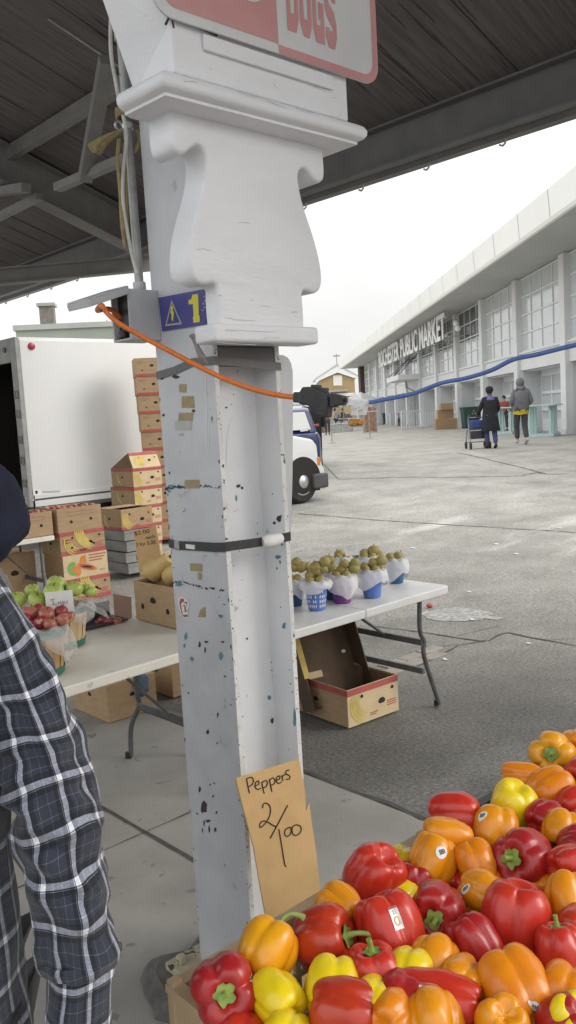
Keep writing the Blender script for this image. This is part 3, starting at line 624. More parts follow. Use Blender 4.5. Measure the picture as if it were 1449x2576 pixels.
# the column the blue cord runs to, out of frame
c2 = thing('shed_column', 'next grey steel column along the shed edge', 'column', (1.54,-1.53,0))
mb = MB(); t_ = .014; mb.box(X0,X0+t_,-1.66,-1.395,0,rz(X0)-.38); mb.box(X1-t_,X1,-1.66,-1.395,0,rz(X0)-.38); mb.box(X0+t_,X1-t_,-1.535,-1.525,0,rz(X0)-.38, 1); part(mb, 'shaft', [GREYP, WEBP], c2)
# printed bag wrapped over the plug joint
t = thing('plastic_bag', 'printed bread bag with orange base knotted over the cord joint', 'bag', cb(.17,-.03,0))
q = lambda a, b, d=2.0: dist(*sp(a,b,1080,1340,.2761), d)
bagr = []
for (l, r, y, th) in ((865,1098,575,.006),(840,1095,615,.016),(850,1090,660,.02),(855,1085,720,.022),(850,1070,790,.02)):
    a, b = q(l,y), q(r,y-(8 if y > 600 else 0)); c = (a+b)/2; hx = (b-a)/2; dn = hx.normalized().cross(ZZ)
    bagr.append([c+hx*math.cos(k)*(1+.06*math.sin(3*k+y))+dn*th*math.sin(k) for k in [2*PI*i/20 for i in range(20)]])
mb = MB(); mb.loft(bagr, True, True, True); part(mb, 'bag', BAGW, t, smooth=True)
mb = MB(); mb.poly([q(858,500,1.985),q(905,488,1.985),q(960,530,1.985),q(1095,590,1.985),q(1098,640,1.985),q(960,650,1.985),q(810,650,1.985),q(815,560,1.985)]); part(mb, 'loose_end', BAGW, t)
OB = mat('orange_bag_print', (.55,.19,.05), (.5,.22,.05), scale=60, rough=.4)
bagr = []
for (l, r, y, th) in ((830,1045,845,.02),(818,1042,865,.024),(815,1035,905,.022),(835,1015,938,.01)):
    a, b = q(l,y), q(r,y-14); c = (a+b)/2; hx = (b-a)/2; dn = hx.normalized().cross(ZZ)
    bagr.append([c+hx*math.cos(k)+dn*th*math.sin(k) for k in [2*PI*i/20 for i in range(20)]])
mb = MB(); mb.loft(bagr, True, True, True); part(mb, 'printed_base', OB, t, smooth=True)
mb = MB()
for a, b in ((905,795),(930,800),(955,798),(985,805),(1005,800)): mb.poly([q(a,b-12,1.972),q(a+14,b-12,1.972),q(a+14,b+26,1.972),q(a,b+26,1.972)])
for i in range(16): a = 880+RND.random()*120; b = 672+RND.random()*70; mb.poly([q(a,b,1.972),q(a+16,b-3,1.972),q(a+15,b+5,1.972),q(a+1,b+8,1.972)])
part(mb, 'print', mat('grey_print', (.2,.2,.21), rough=.6), t)
mb = MB()
for a, b, w in ((835,880,50),(830,905,45),(900,880,40),(950,875,55),(965,895,50),(880,910,50)): mb.poly([q(a,b,1.970),q(a+w,b-7,1.970),q(a+w,b+1,1.970),q(a,b+8,1.970)])
part(mb, 'yellow_lettering', YELP, t)
# clear packing tape scrap hanging under the plinth
mb = MB(); mb.tube([ony(u,v,1.79) for u, v in [(478,846),(487,848),(494,868),(508,898),(520,915)]], [.004,.008,.006,.010,.004], 8, smooth=4)
tag(mb.build('tape_scrap', mat('crumpled_clear_tape', (.42,.41,.40), (.3,.28,.27), scale=60, rough=.25, bump=.8, bscale=120, alpha=.75), smooth=True), 'crumpled clear tape dangling from the end of the white plinth', 'tape')
# ------------------------------------------------------------------ pepper display: trestle table, crates, peppers
WOOD = mat('old_board', (.27,.22,.16), (.2,.16,.11), scale=6, rough=.8, stretch=(1,8,8), bump=.2)
t = thing('display_table', 'low wooden trestle table carrying the pepper crates', 'table', (1.4,.62,0))
for i in range(5): mb = MB(); mb.box(.60,2.12,.10+i*.176,.10+i*.176+.17,.70,.735); part(mb, 'board', WOOD, t, bevel=.003)
for x in (.68,2.02):
    for y in (.16,.90): mb = MB(); mb.box(x,x+.07,y,y+.07,.01,.70); part(mb, 'leg', WOOD, t)
TANP = mat('tan_crate_plastic', (.50,.37,.22), (.44,.32,.19), scale=14, rough=.5); PALEP = mat('pale_crate_plastic', (.50,.49,.40), (.43,.42,.35), scale=14, rough=.5); BLKC = mat('black_crate_plastic', (.03,.032,.034), (.05,.05,.052), scale=16, rough=.45)
def crate(label, x0, x1, y0, y1, z0, z1, m, mrim):
    t = thing('produce_crate', label, 'crate', ((x0+x1)/2,(y0+y1)/2,z0), 'produce crates under the peppers')
    w = .014
    mb = MB(); mb.box(x0+w,x1-w,y0+w,y1-w,z0,z0+.01); part(mb, 'bottom', m, t)
    for nm, a, b, fx in (('side',(x0,y0),(x1,y0),0),('side',(x0,y1),(x1,y1),0),('end_wall',(x0,y0),(x0,y1),1),('end_wall',(x1,y0),(x1,y1),1)):
        mb = MB(); ins = w if (a[0] == x0 and fx == 0) or (a[1] == y0 and fx) else 0
        sx = 1 if a[0] == x0 else -1; sy = 1 if a[1] == y0 else -1
        Lw = (x1-x0 if not fx else y1-y0); n = int(Lw/.034)
        def bx(u0, u1, za, zb, d=w, o=0):
            if fx: X = sorted((a[0]+sx*o, a[0]+sx*d)); mb.box(X[0],X[1],y0+u0,y0+u1,za,zb)
            else: Yv = sorted((a[1]+sy*o, a[1]+sy*d)); mb.box(x0+u0,x0+u1,Yv[0],Yv[1],za,zb)
        e = .0 if fx else w
        bx(e, Lw-e, z1-.055, z1-.012); bx(e, Lw-e, z0, z0+.03)
        for i in range(n+1): u = e+(Lw-2*e-.012)*i/n; bx(u, u+.012, z0+.03, z1-.055, w-.003, .003)
        bx(e, Lw-e, (z0+z1)/2-.012, (z0+z1)/2, w-.005, .004)
        bx(e, Lw-e, z1-.012, z1, w+.004, -.004)
        part(mb, nm, m, t, bevel=.0015)
    for x in (x0,x1-w-.003):
        for y in (y0,y1-w-.003): mb = MB(); mb.box(x-.001,x+w+.004,y-.001,y+w+.004,z0,z1+.006); part(mb, 'corner_post', mrim, t, bevel=.003)
    mb = MB(); mb.box(x0+w+.002,x1-w-.002,y0+w+.002,y1-w-.002,z0+.012,z0+.02); part(mb, 'gap_shade', HOLE, t)  # near-black sheet added so gaps between the peppers read as shade
    return t
crate('tan plastic lattice crate at the front corner of the pepper display', .612, 1.20, .60, .985, .737, .95, TANP, TANP)
crate('tan plastic lattice crate along the near edge of the pepper display', .614, 1.20, .20, .585, .737, .93, TANP, TANP)
crate('black plastic crate with grey rim at the far end of the pepper display', 1.215, 1.80, .60, .985, .737, .945, BLKC, BLKC)
crate('pale plastic crate at the right edge of the pepper display', 1.215, 1.80, .20, .585, .737, .94, PALEP, PALEP)
def pmat(name, c1, c2, c3=None):
    m = mat(name, c1, c2, scale=16, rough=.30, spec=.5, coat=.10, bump=.10, bscale=26, sss=.06, lo=.3, hi=.7, detail=3); return m
RED = [pmat('red_pepper_skin', (.50,.022,.016), (.58,.045,.018)), pmat('deep_red_pepper_skin', (.34,.014,.017), (.42,.022,.02)), pmat('orange_red_pepper_skin', (.50,.05,.012), (.40,.02,.012))]
ORA = [pmat('orange_pepper_skin', (.72,.20,.008), (.78,.28,.008)), pmat('yellow_orange_pepper_skin', (.78,.32,.008), (.74,.25,.008)), pmat('gold_pepper_skin', (.80,.40,.008), (.78,.30,.01))]
YLW = [pmat('yellow_pepper_skin', (.83,.66,.012), (.80,.57,.010))]
STEM = mat('pepper_stem', (.16,.27,.035), (.28,.36,.08), scale=60, rough=.5, bump=.2); STEMP = mat('pale_pepper_stem', (.32,.42,.12), (.24,.36,.08), scale=50, rough=.5)
STK = mat('sticker_white', (.78,.78,.77), rough=.4)
def pepper(label, u, v, wpx, col, axis, L=1.0, lobes=4, stem='none', stick=None, z=None, seed=0, taper=.12, blosm=.5):
    """u,v: centre in the photograph; wpx: width there; axis: stem direction (right, up, towards the viewer)"""
    rn = random.Random(seed*7+3)
    W_ = .088
    p = lev(u,v,z or .985); d = depth(p); r = min(.060, max(.036, wpx*d/FOC*.555))
    t = thing('bell_pepper', label, 'pepper', p, 'bell peppers heaped in the crates')
    vz = -ray(u,v).normalized(); vx = (CR-vz*CR.dot(vz)).normalized(); vy = vz.cross(vx)
    ax = (vx*axis[0]+vy*axis[1]+vz*axis[2]).normalized()
    sdv = ax.cross(V((.3,.5,.8))).normalized(); tw = ax.cross(sdv); ph0 = rn.uniform(0, 6.28)
    Rm = Matrix((sdv, tw, ax)).transposed()
    amp = [rn.uniform(-.12,.12) for _ in range(lobes)]
    bend = V((rn.uniform(-.10,.10), rn.uniform(-.10,.10), 0))
    def surf(tt, ph):
        th = PI*tt; sn = math.sin(th); cs = math.cos(th)
        q = abs(sn)**.62; h = (1 if cs > 0 else -1)*abs(cs)**.85
        k = lobes*(ph-ph0)/2; lob = abs(math.sin(k)); i = int(((ph-ph0) % (2*PI))/(2*PI)*lobes) % lobes
        depthc = (.24*math.exp(-((tt-.12)/.25)**2)+.145+.24*math.exp(-((tt-.93)/.2)**2))
        f = 1 - depthc*(1-lob**.5) + amp[i]*lob*.5
        rho = q*r*f*(1-taper*(tt-.3)*1.3)*(1+.03*math.sin(3*tt+seed))
        zz = h*r*L
        e = rho/r
        if cs > 0: zz -= r*.34*L*math.exp(-(e/.38)**2)*(1+.2*(lob-.5))
        else: zz += r*blosm*.7*math.exp(-(e/.36)**2)
        if tt > .5: zz += r*.12*amp[i]*6*lob*((tt-.5)*2)*.4
        if tt < .5: zz += r*.35*amp[i]*lob*((.5-tt)*2)
        s2 = (zz/(r*L)); q_ = V((math.cos(ph)*q, math.sin(ph)*q, zz/r)); w_ = 1+.055*noise.noise(q_*1.7+V((seed,0,0)))+.018*noise.noise(q_*V((5,5,1.6)).x*.8+V((0,seed,0)))
        return V((rho*w_*math.cos(ph)+bend.x*r*s2*s2, rho*w_*math.sin(ph)+bend.y*r*s2*s2, zz*(1+.05*noise.noise(q_*1.3+V((0,0,seed))))))
    mb = MB(); ns, nr = 56, 30; rg = []
    for i in range(nr+1):
        tt = max(.012, min(.988, i/nr)); rg.append([Rm @ surf(tt, 2*PI*j/ns) for j in range(ns)])
    mb.loft(rg, True, True, True)
    mb.build('body', col, t, smooth=2)
    zc = surf(.03,0).z*.5+surf(.03,PI)[2]*.5
    if stem != 'none':
        mb = MB(); n = 30; ring1 = []; ring2 = []; ring3 = []
        for j in range(n):
            a = 2*PI*j/n; sc = 1+.16*math.cos(5*a)+.06*math.cos(9*a)
            ring1.append(Rm @ (V((r*.10*math.cos(a), r*.10*math.sin(a), zc+r*.10))))
            ring2.append(Rm @ (V((r*.22*sc*math.cos(a), r*.22*sc*math.sin(a), zc+r*.075))))
            ring3.append(Rm @ (V((r*.29*sc*math.cos(a), r*.29*sc*math.sin(a), zc+r*.10))))
        mb.loft([ring1, ring2, ring3], True, True, False)
        cl = mb.build('calyx', STEM, t, smooth=2)
        if stem == 'stub': ptl = [V((0,0,zc+r*.06)), V((r*.01,0,zc+r*.30)), V((r*.05,r*.02,zc+r*.52))]; rs = [r*.12,r*.085,r*.10]; pp = [Rm @ a for a in ptl]
        else:
            sv = stem; pp = [Rm @ V((0,0,zc+r*.05))]
            for (a, b, c) in sv: pp.append(pp[0] + (vx*a+vy*b+vz*c)*r)
            rs = [r*.13,r*.08,r*.075,r*.085,r*.11][:max(3,len(pp))]
        mb = MB(); mb.tube(pp, rs, 10, smooth=5); mb.build('stem', STEMP if stem != 'stub' else STEM, t, smooth=True)
    for (kind, sx, sy, ss) in (stick or []):
        best = None; vr = vz; rgt = vx; up2 = vy; Ri = Rm
        for i in range(5, 28):
            for j in range(72):
                q = Ri @ surf(i/32, 2*PI*j/72); 
                q2 = Ri @ surf(i/32+.01, 2*PI*j/72); q3 = Ri @ surf(i/32, 2*PI*j/72+.05)
                nn = (q3-q).cross(q2-q).normalized(); nn = nn if nn.dot(q) > 0 else -nn
                if nn.dot(vr) < .25: continue
                e = (q.dot(rgt)*FOC/d-sx)**2+(q.dot(up2)*FOC/d+sy)**2
                if best is None or e < best[0]: best = (e, i/32, 2*PI*j/72)
        if not best: continue
        t0, f0 = best[1], best[2]
        o = Ri @ surf(t0,f0); dt = (Ri @ surf(t0+.01,f0)-o)/.01; df = (Ri @ surf(t0,f0+.02)-o)/.02
        szm = ss*d/FOC
        def sp_(a, b, lift):       # a,b in sticker plane (screen right, up), metres
            tgt = vx*a+vy*b
            m11, m12, m22 = dt.dot(dt), dt.dot(df), df.dot(df); b1, b2 = tgt.dot(dt), tgt.dot(df); dd = m11*m22-m12*m12
            x, y = (b1*m22-b2*m12)/dd, (b2*m11-b1*m12)/dd
            q = surf(min(.9,max(.08,t0+x)), f0+y); return Ri @ q + (Ri @ q).normalized()*lift
        mb = MB(); n = 24; ang = .35*(1 if seed % 2 else -.4); ca_, sa_ = math.cos(ang), math.sin(ang)
        def em(x, y, lift): return sp_(x*ca_-y*sa_, x*sa_+y*ca_, lift)
        hx, hy = (szm*.5, szm*.42) if kind == 'round' else (szm*.45, szm*.55)
        rows = []
        for k in (.02,.35,.7,1):
            rows.append([])
            for j in range(n):
                a = 2*PI*j/n; c, s_ = math.cos(a), math.sin(a)
                if kind != 'round': q = max(abs(c),abs(s_)); q = (q**1.0); c, s_ = c/q, s_/q
                rows[-1].append(em(hx*k*c, hy*k*s_, .0009))
        mb.loft(rows, True, True, False); stt = mb.build('sticker', STK, t, smooth=2)
        mb = MB()
        if kind == 'round':
            for k in range(4):
                x = (-.42+.28*k)*hx; mb.quad(em(x,-.3*hy,.0015),em(x+.14*hx,-.32*hy,.0015),em(x+.16*hx,.28*hy,.0015),em(x+.02*hx,.3*hy,.0015))
            for y in (.28,-.36,-.02): mb.quad(em(-.4*hx,y*hy,.0015),em(.5*hx,y*hy,.0015),em(.5*hx,(y+.12)*hy,.0015),em(-.4*hx,(y+.12)*hy,.0015))
            mb.build('sticker_print', INK, stt)
        else:
            for k in range(20):
                a, b = 2*PI*k/20, 2*PI*(k+1)/20
                mb.quad(*[em(hx*q*math.cos(w),-.38*hy+hx*.75*q*math.sin(w),.0015) for q, w in ((.62,a),(.62,b),(.45,b),(.45,a))])
            mb.build('logo_ring', YELP, stt)
            mb = MB(); mb.quad(em(-.95*hx,.72*hy,.0015),em(.95*hx,.72*hy,.0015),em(.95*hx,.96*hy,.0015),em(-.95*hx,.96*hy,.0015)); mb.build('red_band', REDP, stt)
            mb = MB()
            for y in (.5,.36,.2): mb.quad(em(-.3*hx,y*hy,.0015),em(.5*hx,y*hy,.0015),em(.5*hx,(y+.07)*hy,.0015),em(-.3*hx,(y+.07)*hy,.0015))
            mb.build('sticker_print', INK, stt)
    return t
K1 = lambda a, b: sp(a, b, 1060, 2700, .759); K7 = lambda a, b: sp(a, b, 560, 3100, .483)
k1 = .759/1.4907; k7 = .483/1.4907
PEP = [
 # label, centre(crop1), width, colour, axis, kwargs
 ('yellow orange pepper at the top right corner with its green stem end facing out', (1338,172), 212, ORA[2], (-.12,.05,1), dict(stem='stub', L=1.0)),
 ('yellow orange pepper cut by the right edge behind the topmost stem-out pepper', (1450,120), 130, ORA[1], (.3,.3,-1), {}),
 ('red pepper at the right edge just below the topmost yellow orange pepper', (1470,270), 170, RED[2], (.3,.3,-.6), {}),
 ('orange pepper lying on its side at the rim of the black crate', (1185,290), 150, ORA[0], (-1,.1,-.1), dict(L=1.25, z=.99)),
 ('orange pepper lying sideways with a round sticker at its lower right', (1325,345), 205, ORA[0], (.8,.5,-.3), dict(L=1.08, stick=[('round',10,40,36)])),
 ('smooth lemon yellow pepper next to the black crate rim', (1140,430), 225, YLW[0], (-.3,-.7,-.5), dict(L=1.05, lobes=3)),
 ('red pepper on its side at the left of the lemon yellow pepper', (850,460), 200, RED[0], (-1,.0,-.2), dict(L=1.2, z=1.0)),
 ('golden pepper with a round sticker at its upper left beside the lemon yellow pepper', (1045,540), 225, ORA[1], (-.2,-1,.2), dict(stick=[('round',-27,-30,32)])),
 ('deep red wrinkled pepper with a small sticker right of the lemon yellow pepper', (1290,485), 150, RED[1], (.5,.3,-.5), dict(stick=[('label',-15,28,26)])),
 ('red pepper at the right edge above the orange pepper with a green stem below', (1435,415), 150, RED[0], (.6,.5,-.5), {}),
 ('golden orange pepper with its green stem hanging at its lower edge near the right side', (1385,545), 190, ORA[1], (-.25,-.85,.35), dict(stem='stub', L=.95)),
 ('deep red pepper at the right edge touching the green stem of the golden pepper', (1455,625), 140, RED[1], (.5,.3,.5), dict(stem='none')),
 ('large red pepper with its thick green stem facing left', (1195,690), 292, RED[1], (-.45,.05,.85), dict(stem='stub', L=.95)),
 ('orange pepper lying behind the golden pepper with the round sticker on its side', (805,585), 200, ORA[1], (.9,-.2,-.3), dict(L=1.15, z=1.0)),
 ('golden pepper with a large round sticker left of the stem-out red pepper', (745,685), 225, ORA[1], (-.35,-.9,.1), dict(L=1.0, stick=[('round',22,-16,34)])),
 ('tapered orange pepper leaning between the two stickered golden peppers', (955,712), 205, ORA[0], (-.3,.9,-.2), dict(taper=.35, L=1.05)),
 ('red pepper showing its lobed blossom end at the left above the crate edge', (452,765), 275, RED[0], (-.45,-.6,-.55), dict(blosm=.6, lobes=4)),
 ('deep red pepper half hidden right of the red blossom-end pepper', (635,810), 150, RED[1], (.3,.8,.1), dict(z=.96)),
 ('golden pepper with a round sticker on its left flank in the middle of the heap', (990,855), 205, ORA[1], (-.6,.2,-.6), dict(stick=[('round',-40,-10,32)])),
 ('orange pepper tucked behind the golden pepper in the middle of the heap', (1045,800), 150, ORA[0], (.6,.5,-.6), dict(z=.95)),
 ('red pepper at the right side behind the largest red pepper', (1420,720), 180, RED[0], (.8,.2,-.5), dict(z=1.0)),
 ('red pepper in the middle with its dark green stem pointing down at the viewer', (765,945), 285, RED[1], (-.12,-.3,.95), dict(stem='stub', L=1.0)),
 ('largest smooth red pepper, long and upright at the right of the heap', (1155,1000), 325, RED[0], (-.25,-.85,-.25), dict(L=1.16, lobes=3, taper=.1)),
 ('long deep red pepper leaning under the largest red pepper', (965,1120), 210, RED[1], (-.45,.9,.1), dict(L=1.35, taper=.2)),
 ('red pepper with a white rectangular sticker on its front', (535,1045), 300, RED[0], (-.3,.9,.1), dict(L=1.18, stick=[('label',12,-36,48)])),
 ('red pepper with a long pale stem curling to the right', (205,1090), 300, RED[2], (.85,.15,.45), dict(L=.92, stem=[(.25,.07,.1),(.6,.07,.15),(.92,-.05,.15),(1.03,-.35,.15)])),
 ('golden pepper behind the red one with the curling stem', (285,925), 205, ORA[1], (-.7,.5,-.5), dict(L=1.1)),
 ('yellow pepper partly under the red one with the curling stem, right of the lemon pair', (240,1335), 275, YLW[0], (.1,.75,-.6), dict(L=1.0)),
 ('red pepper under the curling stem showing its own green stem on top', (460,1265), 265, RED[0], (-.1,.8,.45), dict(stem='stub')),
 ('orange red wrinkled pepper lying across the bottom edge', (305,1445), 300, RED[2], (.9,-.1,.1), dict(L=1.1, lobes=4)),
 ('smooth golden pepper below the stickered red pepper', (755,1195), 225, ORA[1], (.2,.8,-.5), {}),
 ('red pepper lying flat with a white sticker at its left end', (755,1375), 215, RED[0], (.95,-.2,.1), dict(L=1.75, taper=.25, stick=[('label',-22,-12,44)])),
 ('golden orange pepper at the bottom edge under the flat red pepper', (740,1475), 270, ORA[1], (.1,-.9,.4), dict(stem='none')),
 ('small orange pepper at the bottom edge left of the golden one', (540,1475), 150, ORA[0], (.3,.3,-.8), {}),
 ('small yellow pepper peeping out at the bottom beside the orange red pepper', (455,1410), 110, YLW[0], (.3,.3,-.8), {}),
 ('big ribbed orange pepper with a round sticker at its lower right', (1150,1325), 350, ORA[0], (.35,-.75,.3), dict(L=.95, stick=[('round',42,36,36)], stem='none')),
 ('red pepper with a green stem under the golden pepper at the right edge', (1375,1165), 210, RED[0], (.0,.9,.2), dict(L=1.25, stem='stub')),
 ('ribbed golden pepper at the right edge level with the largest red pepper', (1415,905), 205, ORA[1], (.0,-.9,.2), dict(L=1.35)),
 ('orange pepper at the right edge beside the ribbed orange one', (1390,1350), 170, ORA[0], (.3,.5,-.6), {}),
 ('deep red pepper in the bottom right corner', (1400,1490), 190, RED[1], (.5,.2,.3), {}),
 ('orange pepper at the bottom edge under the big ribbed orange pepper', (1085,1505), 150, ORA[1], (.2,.3,.8), {}),
 ('orange pepper peeping out between large red pepper and ribbed golden pepper', (1300,850), 130, ORA[0], (.3,.3,-.8), dict(z=.95)),
 ('orange red pepper on the right border above the stemmed red pepper', (1460,1040), 110, RED[2], (.3,.3,-.8), {}),
 ('yellow pepper peeping out right of the red blossom-end pepper', (595,725), 90, YLW[0], (.3,.3,-.8), dict(z=.95)),
 ('yellow pepper peeping out above the white sticker on the red pepper', (597,895), 90, YLW[0], (.3,.3,-.8), dict(z=.95)),
 ('red pepper glimpsed between the golden peppers in the middle', (880,815), 120, RED[0], (.3,.3,-.8), dict(z=.94)),
 ('red pepper glimpsed under the red pepper at the rim of the crate', (930,585), 90, RED[0], (.3,.3,-.8), dict(z=.94)),
 ('orange pepper low in the heap between smooth golden and flat red peppers', (890,1300), 150, ORA[1], (.3,.3,-.8), {}),
 ('yellow green pepper low in the heap beside the smooth golden pepper', (625,1255), 110, YLW[0], (.3,.3,-.8), {}),
 ('red pepper low in the heap under the flat red pepper', (590,1390), 150, RED[1], (.3,.5,-.8), {}),
 ('red pepper low in the heap behind the right hand golden peppers', (1330,760), 120, RED[1], (.3,.3,-.8), dict(z=.95)),
 ('yellow pepper in the extreme bottom right corner', (1445,1495), 90, YLW[0], (.3,.3,.8), {}),
 ('deep red pepper low in the heap left of the middle stem-down red pepper', (930,960), 110, RED[1], (.3,.3,-.8), dict(z=.94)),
 ('golden pepper low in the heap under the middle golden pepper', (975,960), 120, ORA[2], (.3,.3,-.8), dict(z=.95)),
]
for i, (lab, (a, b), w, c, ax, kw) in enumerate(PEP):
    u, v = K1(a, b); pepper(lab, u, v, w*k1, c, ax, seed=i+1, **kw)
for i, (lab, (a, b), w, c, ax, kw) in enumerate([
 ('golden pepper with a curved pale stem beside the cardboard price sign', (905,965), 420, ORA[2], (.45,.75,-.2), dict(L=1.05, lobes=4, z=1.0, stem=[(.15,.28,.0),(.4,.42,.05),(.7,.38,.1),(.88,.3,.15)])),
 ('deep red pepper at the front corner of the tan crate with its stem facing out', (592,1260), 500, RED[1], (-.02,-.15,1), dict(stem='stub', stick=[('label',62,-22,34)], z=.985)),
 ('lemon yellow pepper right of the deep red corner pepper', (1000,1340), 375, YLW[0], (-.5,.5,-.6), dict(L=1.12, lobes=3, z=.985)),
 ('lemon yellow pepper at the bottom edge under the front yellow pepper', (1060,1640), 300, YLW[0], (.3,.3,-.8), dict(z=.97)),
 ('red pepper at the bottom edge inside the tan crate', (720,1640), 300, RED[0], (.3,.3,-.8), dict(z=.95)),
 ]):
    u, v = K7(a, b); pepper(lab, u, v, w*k7, c, ax, seed=70+i, **kw)

# the rest of the heap, beyond the right edge of the photograph
def pix(p):
    d = V(p)-CAM; z = d.dot(FW); return 724.5+FOC*d.dot(CR)/z, 1288-FOC*d.dot(CU)/z, z
rn = random.Random(21)
for i in range(7):
    for j in range(9):
        p = (1.22+i*.088+rn.uniform(-.01,.01), .25+j*.085+(i % 2)*.04, .985); u, v, d = pix(p)
        if u < 1560 or p[1] > .95: continue
        k = rn.randrange(5); pepper('bell pepper in the crates right of the main heap', u, v, .086*FOC/d, (RED+ORA+YLW)[rn.randrange(7)], (rn.uniform(-1,1),rn.uniform(-1,1),rn.uniform(-.6,1)), seed=100+i*9+j, stem='stub' if k else 'none')

# cardboard price sign leaning against the column
t = thing('price_sign', 'tall tan cardboard sign handwritten Peppers 2/100 leaning on the column', 'sign', (1.25,1.3,.9))
def pln(u, v):
    b_ = .5; a_ = 1.77-b_*.77; r = ray(u, v); return CAM + r*((a_+b_*EYE)/(r.y-b_*r.z))
S = [(593,1957),(752,1909),(767,1985),(770,2040),(778,2018),(783,2060),(795,2140),(806,2240),(812,2290),(842,2600),(705,2600),(672,2320),(655,2230),(638,2130),(614,2040)]
S3 = [pln(*a) for a in S]
mb = MB(); mb.prism(S3, V((0,.004,-.002))); part(mb, 'board', [CARDSIGN], t)
def strokes(mb, L_, w, fn, lift=V((-.0008,-.0018,.0004))):
    for l in L_:
        ps = spline([V(fn(*a)) for a in l], 5) if len(l) > 2 else [V(fn(*a)) for a in l]
        mb.tube([p+lift for p in ps], w, 5)
mb = MB(); f6 = lambda a, b: pln(*sp(a,b,560,2450,.483))
strokes(mb, [[(755,975),(765,1030),(778,1085)],[(750,975),(790,960),(808,985),(795,1020),(768,1035)],
             [(818,1030),(850,1012),(846,990),(826,1000),(820,1035),(840,1055),(865,1045)],
             [(872,995),(880,1040),(892,1088)],[(874,1005),(900,985),(916,1005),(905,1035),(882,1040)],
             [(930,975),(940,1020),(952,1075)],[(932,990),(955,965),(975,985),(965,1015),(942,1022)],
             [(985,985),(1012,972),(1010,950),(990,960),(986,990),(1000,1008),(1025,998)],
             [(1028,945),(1036,990)],[(1030,965),(1045,942),(1060,940)],
             [(1085,905),(1065,910),(1058,930),(1080,945),(1092,958),(1080,978),(1060,975)],
             [(878,1200),(885,1170),(910,1162),(935,1185),(940,1230),(925,1280),(890,1330),(862,1350),(858,1325),(880,1300),(920,1310),(970,1340),(985,1338)],
             [(1073,1178),(1010,1300),(938,1435)],
             [(1005,1362),(1015,1420),(1030,1510),(1050,1630),(1062,1655)],
             [(1085,1350),(1058,1365),(1050,1395),(1062,1418),(1085,1412),(1100,1385),(1098,1355),(1085,1350)],
             [(1140,1328),(1112,1345),(1108,1385),(1125,1410),(1155,1405),(1178,1375),(1172,1340),(1140,1328)]], .0016, f6)
part(mb, 'handwriting', INK, t)
# ------------------------------------------------------------------ folding tables
def wishbone(mb, x, y0, y1, z1, dx, r=.013):
    """one end frame of a folding table: two bent legs and two cross bars"""
    w = y1-y0
    for s_, yb in ((1,y0),(-1,y1)):
        mb.tube([(x,yb+s_*.10,z1),(x+dx*.02,yb+s_*.10,z1*.62),(x+dx*.035,yb+s_*.14,z1*.5),(x+dx*.04,yb+s_*.13,z1*.40),(x+dx*.05,yb+s_*.06,.02)], r, 8, smooth=4)
def folding_table(label, x0, x1, y0, y1, M_, rot=0, seam=False, tilt=None):
    t = thing('folding_table', label, 'table', ((x0+x1)/2,(y0+y1)/2,0), 'white folding tables', rot)
    hx, hy = (x1-x0)/2, (y1-y0)/2
    def pb(mb, nm, m, par=t, **k): return mb.build(nm, m, par, **k)
    mb = MB(); c = .03
    def top(xa, xb, ca, cb_):
        ol = [(xa+ca,-hy),(xb-cb_,-hy)]+([(xb-.01,-hy+.012),(xb,-hy+cb_)] if cb_ else [])+[(xb,hy-cb_),(xb-cb_,hy),(xa+ca,hy)]+([(xa,hy-ca),(xa,-hy+ca)] if ca else [])
        seen = []; [seen.append(p) for p in ol if p not in seen]
        mb.prism([(a,b,.695) for a, b in seen], (0,0,.045))
    if seam: top(-hx,-.0015,c,0); top(.0015,hx,0,c)
    else: top(-hx,hx,c,c)
    pb(mb, 'tabletop', M_, bevel=.006)
    for s_ in (-1,1):
        x = s_*(hx-.0 if seam else hx-.14)
        for sy in (-1,1):
            mb = MB(); xx = s_*(hx-.12); y_ = sy*(hy-.10)
            mb.tube([(xx-s_*.04,y_,.695),(xx-s_*.05,y_,.50),(xx-s_*.015,y_,.42),(xx-s_*.02,y_*1.0,.33),(xx+s_*.10,y_*1.0,.02)] if seam else
                    [(xx,y_,.695),(xx,y_,.36),(xx+.01,y_-sy*.0,.30),(xx-.02,y_+sy*.05,.18),(xx-.03,y_+sy*.06,.02)], .0135, 8, smooth=4)
            lg = pb(mb, 'leg', LEGM, smooth=True)
            mb = MB(); e = V(lg.data.vertices[-1].co); mb.lathe([(.017,.0),(.017,.03)], 8, (e.x, e.y, .009)); mb.build('foot_cap', RUBBER, lg)
        for z, k in (((.42,.018),(.25,.018)) if seam else ((.30,.02),)):
            mb = MB(); mb.box(xx-.012 if not seam else xx-s_*.03-.012, xx+.012 if not seam else xx-s_*.03+.012, -(hy-.10), hy-.10, z-k, z+k); pb(mb, 'cross_bar', LEGM, bevel=.004)
        mb = MB(); zb = .42 if seam else .30; xb_ = xx-s_*.03 if seam else xx; mb.tube([(xb_,0,zb),(xb_-s_*.34,0,.66),(xb_-s_*.40,0,.694)], .009, 6); pb(mb, 'brace', LEGM)
    return t
TX0, TX1, TY0, TY1 = 2.45, 3.905, 2.915, 3.675
TBLG = mat('pale_grey_table_plastic', (.66,.66,.65), (.60,.60,.59), scale=6, rough=.42, bump=.1, bscale=150)
folding_table('pale grey folding table holding the white bagged buckets of pears', TX0, TX1, TY0, TY1, TBLG, 0, True)
folding_table('long white folding table with the apple baskets, left of the column', .62, 2.42, 3.03, 3.80, TABLEW, math.radians(3))

